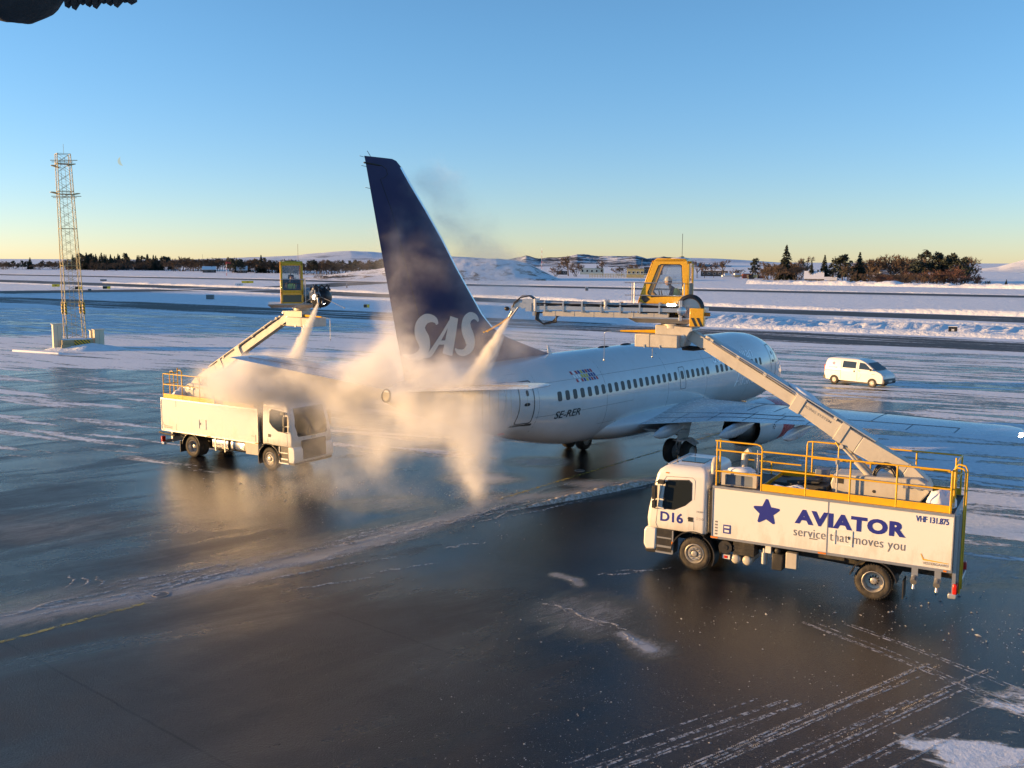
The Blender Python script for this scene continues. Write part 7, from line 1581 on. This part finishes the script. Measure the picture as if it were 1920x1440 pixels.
# ================================================================== STEAM AND SPRAY (real volumes, densities built as voxel fields)
def vol_mat(name, dens, col=(.97, .97, .97), aniso=.15):
    m_ = bpy.data.materials.new(name); m_.use_nodes = True; n_ = m_.node_tree.nodes; n_.clear()
    o_ = n_.new('ShaderNodeOutputMaterial'); pv = n_.new('ShaderNodeVolumePrincipled'); pv.inputs['Color'].default_value = (*col, 1); pv.inputs['Density'].default_value = dens; pv.inputs['Anisotropy'].default_value = aniso
    m_.node_tree.links.new(pv.outputs[0], o_.inputs['Volume']); return m_
class GN:
    def __init__(self, name):
        self.g = bpy.data.node_groups.new(name, 'GeometryNodeTree'); self.g.interface.new_socket('Geometry', in_out='OUTPUT', socket_type='NodeSocketGeometry')
        self.n, self.l = self.g.nodes, self.g.links; self.out = self.n.new('NodeGroupOutput'); self.pos = self.n.new('GeometryNodeInputPosition').outputs[0]
    def set(self, s, v):
        if isinstance(v, bpy.types.NodeSocket): self.l.new(v, s)
        else: s.default_value = v
    def vm(self, op, a, b=None, out=0):
        nd = self.n.new('ShaderNodeVectorMath'); nd.operation = op; self.set(nd.inputs[0], a)
        if b is not None: self.set(nd.inputs['Scale'] if op == 'SCALE' else nd.inputs[1], b)
        return nd.outputs[out]
    def m(self, op, a, b=0.0, c=None, clamp=False):
        nd = self.n.new('ShaderNodeMath'); nd.operation = op; nd.use_clamp = clamp; self.set(nd.inputs[0], a); self.set(nd.inputs[1], b)
        if c is not None: self.set(nd.inputs[2], c)
        return nd.outputs[0]
    def noise(self, v, s, d=4, r=.55, color=False):
        nd = self.n.new('ShaderNodeTexNoise'); self.l.new(v, nd.inputs['Vector']); nd.inputs['Scale'].default_value = s; nd.inputs['Detail'].default_value = d; nd.inputs['Roughness'].default_value = r
        return nd.outputs[1] if color else nd.outputs[0]
    def ramp(self, f, a, b):
        nd = self.n.new('ShaderNodeMapRange'); nd.interpolation_type = 'SMOOTHSTEP'; self.set(nd.inputs[0], f); nd.inputs[1].default_value = a; nd.inputs[2].default_value = b; return nd.outputs[0]
    def finish(self, dens, lo, hi, vox, mt):
        vc = self.n.new('GeometryNodeVolumeCube'); self.set(vc.inputs['Density'], dens); vc.inputs['Min'].default_value = lo; vc.inputs['Max'].default_value = hi
        for k, ax in enumerate('XYZ'): vc.inputs['Resolution ' + ax].default_value = max(8, int((hi[k] - lo[k]) / vox))
        sm = self.n.new('GeometryNodeSetMaterial'); sm.inputs['Material'].default_value = mt; self.l.new(vc.outputs[0], sm.inputs[0]); self.l.new(sm.outputs[0], self.out.inputs[0]); return self.g
def vol_object(name, gn, mt, label, cat):
    me = bpy.data.meshes.new(name); me.materials.append(mt); o = bpy.data.objects.new(name, me); COL.objects.link(o)
    md = o.modifiers.new('voxels', 'NODES'); md.node_group = gn; return tag(o, label, cat, kind='stuff')
def ptw(px, py, d):
    r_ = FWD + RT * ((px - 960) / FPX) - UP * ((py - 720) / FPX); return Vector((0, 0, CAM_H)) + r_ * (d / r_.y)
BLOBS = [  # where the steam hangs: screen bearing, distance, half-sizes in px / px / m, strength
    (505, 716, 38.4, 135, 52, 1.7, 1.25), (432, 722, 38.8, 70, 44, 1.3, 1.2), (565, 722, 38.0, 80, 42, 1.3, .8), (470, 690, 38.6, 60, 34, 1.1, 1.1), (545, 700, 38.2, 45, 32, .9, 1.1), (600, 695, 37.2, 75, 34, 1.0, .8), (660, 705, 36.2, 60, 34, 1.0, .6), (500, 762, 38.5, 90, 34, 1.2, .35),
    (770, 745, 33.2, 42, 34, .7, 1.1), (640, 730, 36.0, 80, 50, 1.4, .6), (690, 700, 35.0, 70, 44, 1.2, .6), (520, 728, 36.6, 120, 46, 1.0, 1.1), (445, 728, 37.2, 75, 46, 1.0, 1.1), (600, 722, 36.0, 80, 40, 1.0, .7), (700, 840, 34.5, 80, 50, 1.4, .35),
    (690, 740, 35.6, 105, 75, 1.8, .75), (715, 690, 34.8, 75, 62, 1.4, .9), (650, 790, 35.8, 85, 60, 1.5, .45), (735, 640, 34.2, 48, 66, 1.1, .75), (620, 740, 36.5, 70, 50, 1.4, .45), (760, 740, 33.8, 80, 60, 1.2, .8),
    (800, 695, 32.6, 90, 50, 1.0, 1.1), (862, 704, 32.2, 75, 42, 1.0, 1.2), (905, 722, 31.9, 55, 26, .9, .9), (770, 665, 33.2, 50, 36, .9, .7), (945, 715, 31.8, 45, 30, .8, .35),
    (850, 785, 31.8, 110, 62, 1.3, .80), (775, 800, 33.0, 85, 60, 1.3, .62), (905, 800, 31.3, 55, 70, 1.0, .75), (720, 820, 34.0, 70, 55, 1.2, .35),
    (890, 860, 31.6, 46, 80, .8, .85), (903, 915, 31.4, 34, 38, .6, .9), (850, 850, 32.0, 60, 60, .9, .32),
    (750, 560, 33.4, 50, 110, .8, .34), (738, 450, 33.9, 40, 70, .7, .30), (845, 620, 32.8, 80, 40, .8, .22), (800, 500, 33.2, 60, 70, .7, .22), (890, 650, 32.2, 50, 34, .8, .3), (960, 650, 32.0, 70, 50, .9, .28),
    (812, 345, 34.0, 60, 42, .55, .50), (842, 400, 34.3, 56, 62, .6, .50), (880, 460, 34.8, 70, 50, .7, .40),
    (945, 560, 35.0, 85, 90, 1.6, .24), (925, 505, 35.5, 95, 55, 1.6, .20), (1000, 620, 34.0, 90, 60, 1.4, .22), (960, 690, 31.8, 80, 60, 1.0, .22), (955, 480, 36, 70, 24, 1.4, .14), (690, 520, 36, 60, 60, 1.5, .10),
    (640, 915, 34.0, 55, 55, 1.0, .30), (560, 900, 36.2, 100, 42, 1.3, .26), (710, 870, 34.0, 55, 60, 1.0, .34), (600, 850, 37, 80, 50, 1.4, .22), (500, 945, 35.0, 90, 40, 1.0, .16), (760, 930, 32.5, 80, 40, .9, .14)]
g = GN('steam_field')
q1 = g.vm('SUBTRACT', g.noise(g.pos, .55, 3, .5, True), (.5, .5, .5)); q2 = g.vm('SUBTRACT', g.noise(g.pos, 1.9, 6, .68, True), (.5, .5, .5))
Pd = g.vm('ADD', g.pos, g.vm('ADD', g.vm('SCALE', q1, 1.5), g.vm('SCALE', q2, 1.0)))
acc = None
for px_, py_, d_, rx_, ry_, rd_, a_ in BLOBS:
    c_ = ptw(px_, py_, d_); s_ = (d_ / FPX) * 1.25
    L_ = g.vm('LENGTH', g.vm('DIVIDE', g.vm('SUBTRACT', Pd, tuple(c_)), (rx_ * s_, rd_ * 1.25, ry_ * s_)), None, 1)
    f_ = g.m('MULTIPLY', g.m('POWER', g.m('SUBTRACT', 1.0, L_, clamp=True), 1.3), a_ * 2.0)
    acc = f_ if acc is None else g.m('ADD', acc, f_)
nz = g.noise(Pd, 1.05, 8, .68); bill = g.ramp(g.m('ADD', nz, g.m('MULTIPLY', acc, .10)), .34, .74)
dens = g.m('MULTIPLY', acc, bill)
M_STEAM = vol_mat('steam', .95, (.992, .992, .992))
vol_object('steam_cloud', g.finish(dens, (-14.2, 29.4, .02), (2.6, 41.2, 12.9), .078, M_STEAM), M_STEAM, 'warm steam billowing around the tail and over the left truck', 'steam')
M_JET = vol_mat('deicing_fluid_spray', 1.0, (.985, .97, .93), .2)
def jet(p0, p1, r0_, r1_, amp, label, sag=.25, nm='fluid_spray'):
    p0, p1 = Vector(p0), Vector(p1); ax = p1 - p0; L_ = ax.length; ax.normalize(); g = GN(nm)
    rel = g.vm('SUBTRACT', g.pos, tuple(p0)); q_ = g.vm('SUBTRACT', g.noise(g.pos, 3.2, 4, .6, True), (.5, .5, .5)); tt_ = g.vm('DOT_PRODUCT', rel, tuple(ax), 1); f = g.m('DIVIDE', tt_, L_)
    rel2 = g.vm('ADD', rel, g.vm('SCALE', q_, g.m('MULTIPLY', f, .42)))
    perp = g.vm('LENGTH', g.vm('SUBTRACT', rel2, g.vm('SCALE', tuple(ax), g.vm('DOT_PRODUCT', rel2, tuple(ax), 1))), None, 1)
    rad = g.m('MULTIPLY_ADD', g.m('POWER', g.m('MAXIMUM', f, 0.0), .85), r1_ - r0_, r0_); k = g.m('SUBTRACT', 1.0, g.m('DIVIDE', perp, rad), clamp=True)
    ends = g.m('MULTIPLY', g.ramp(f, -.01, .02), g.m('SUBTRACT', 1.0, g.ramp(f, .95, 1.10)))
    d = g.m('MULTIPLY', g.m('MULTIPLY', g.m('POWER', k, .8), ends), g.m('MULTIPLY', g.ramp(g.noise(g.vm('ADD', g.vm('SCALE', tuple(ax), g.m('MULTIPLY', tt_, -.75)), g.pos), 4.5, 6, .7), .34, .60), amp)); d = g.m('DIVIDE', d, g.m('ADD', g.m('MULTIPLY', f, 2.0), .35))
    lo = tuple(min(p0[i], p1[i]) - r1_ * 1.3 for i in range(3)); hi = tuple(max(p0[i], p1[i]) + r1_ * 1.3 for i in range(3))
    vol_object(nm, g.finish(d, lo, hi, .035, M_JET), M_JET, label, 'spray')
jet(NOZ_N, ptw(878, 738, 32.2), .035, .50, 26, 'cone of fluid spraying down from the right nozzle onto the tailplane')
jet(NOZ_L, ptw(543, 700, 38.2), .035, .40, 26, 'cone of fluid spraying down from the left nozzle into the steam')
# drops thrown up from the ground and dripping off the tailplane
rng = np.random.default_rng(17); b = MB()
def drops(px0, px1, py0, py1, d0, d1, n, s):
    for i in range(n):
        p = ptw(rng.normal((px0 + px1) / 2, (px1 - px0) / 4), rng.normal((py0 + py1) / 2, (py1 - py0) / 4), rng.uniform(d0, d1))
        if p.z < .02: p.z = .02 + rng.random() * .2
        r_ = s * rng.uniform(.4, 1.2); b.add([p + Vector((r_, 0, 0)), p + Vector((0, r_, 0)), p + Vector((-r_, -r_, 0)), p + Vector((0, 0, r_ * 1.8))], [(0, 1, 3), (1, 2, 3), (2, 0, 3), (0, 2, 1)])
drops(470, 620, 865, 960, 33, 38, 2600, .006); drops(860, 940, 830, 950, 30.8, 31.8, 1800, .006); drops(820, 960, 900, 960, 30.5, 32, 1000, .007); drops(700, 860, 860, 950, 31, 34, 600, .006); drops(880, 960, 590, 740, 31.8, 32.6, 300, .008); 
t = NT('glycol_droplets'); t.P(Base_Color=(.80, .66, .46), Roughness=.2); tag(b.build('spray_droplets', t.m, smooth=0), 'golden drops of fluid flying below the tail and the left truck', 'droplets', kind='stuff')
b = MB()
for k in range(16):
    y = -1.2 - .36 * k; x = -15.1 - .25 * (k / 16) * 5 + rng.uniform(-.1, .1); p = AC.matrix_basis @ Vector((x, y, 4.75 + .124 * (-y - .9))); L_ = rng.uniform(.2, 1.6); b.cyl(p, p + Vector((.02, 0, -L_)), .006, .003, 4)
tag(b.build('fluid_drips', t.m, smooth=0), 'thin trickles of fluid running off the trailing edge of the tailplane', 'drips', kind='stuff')
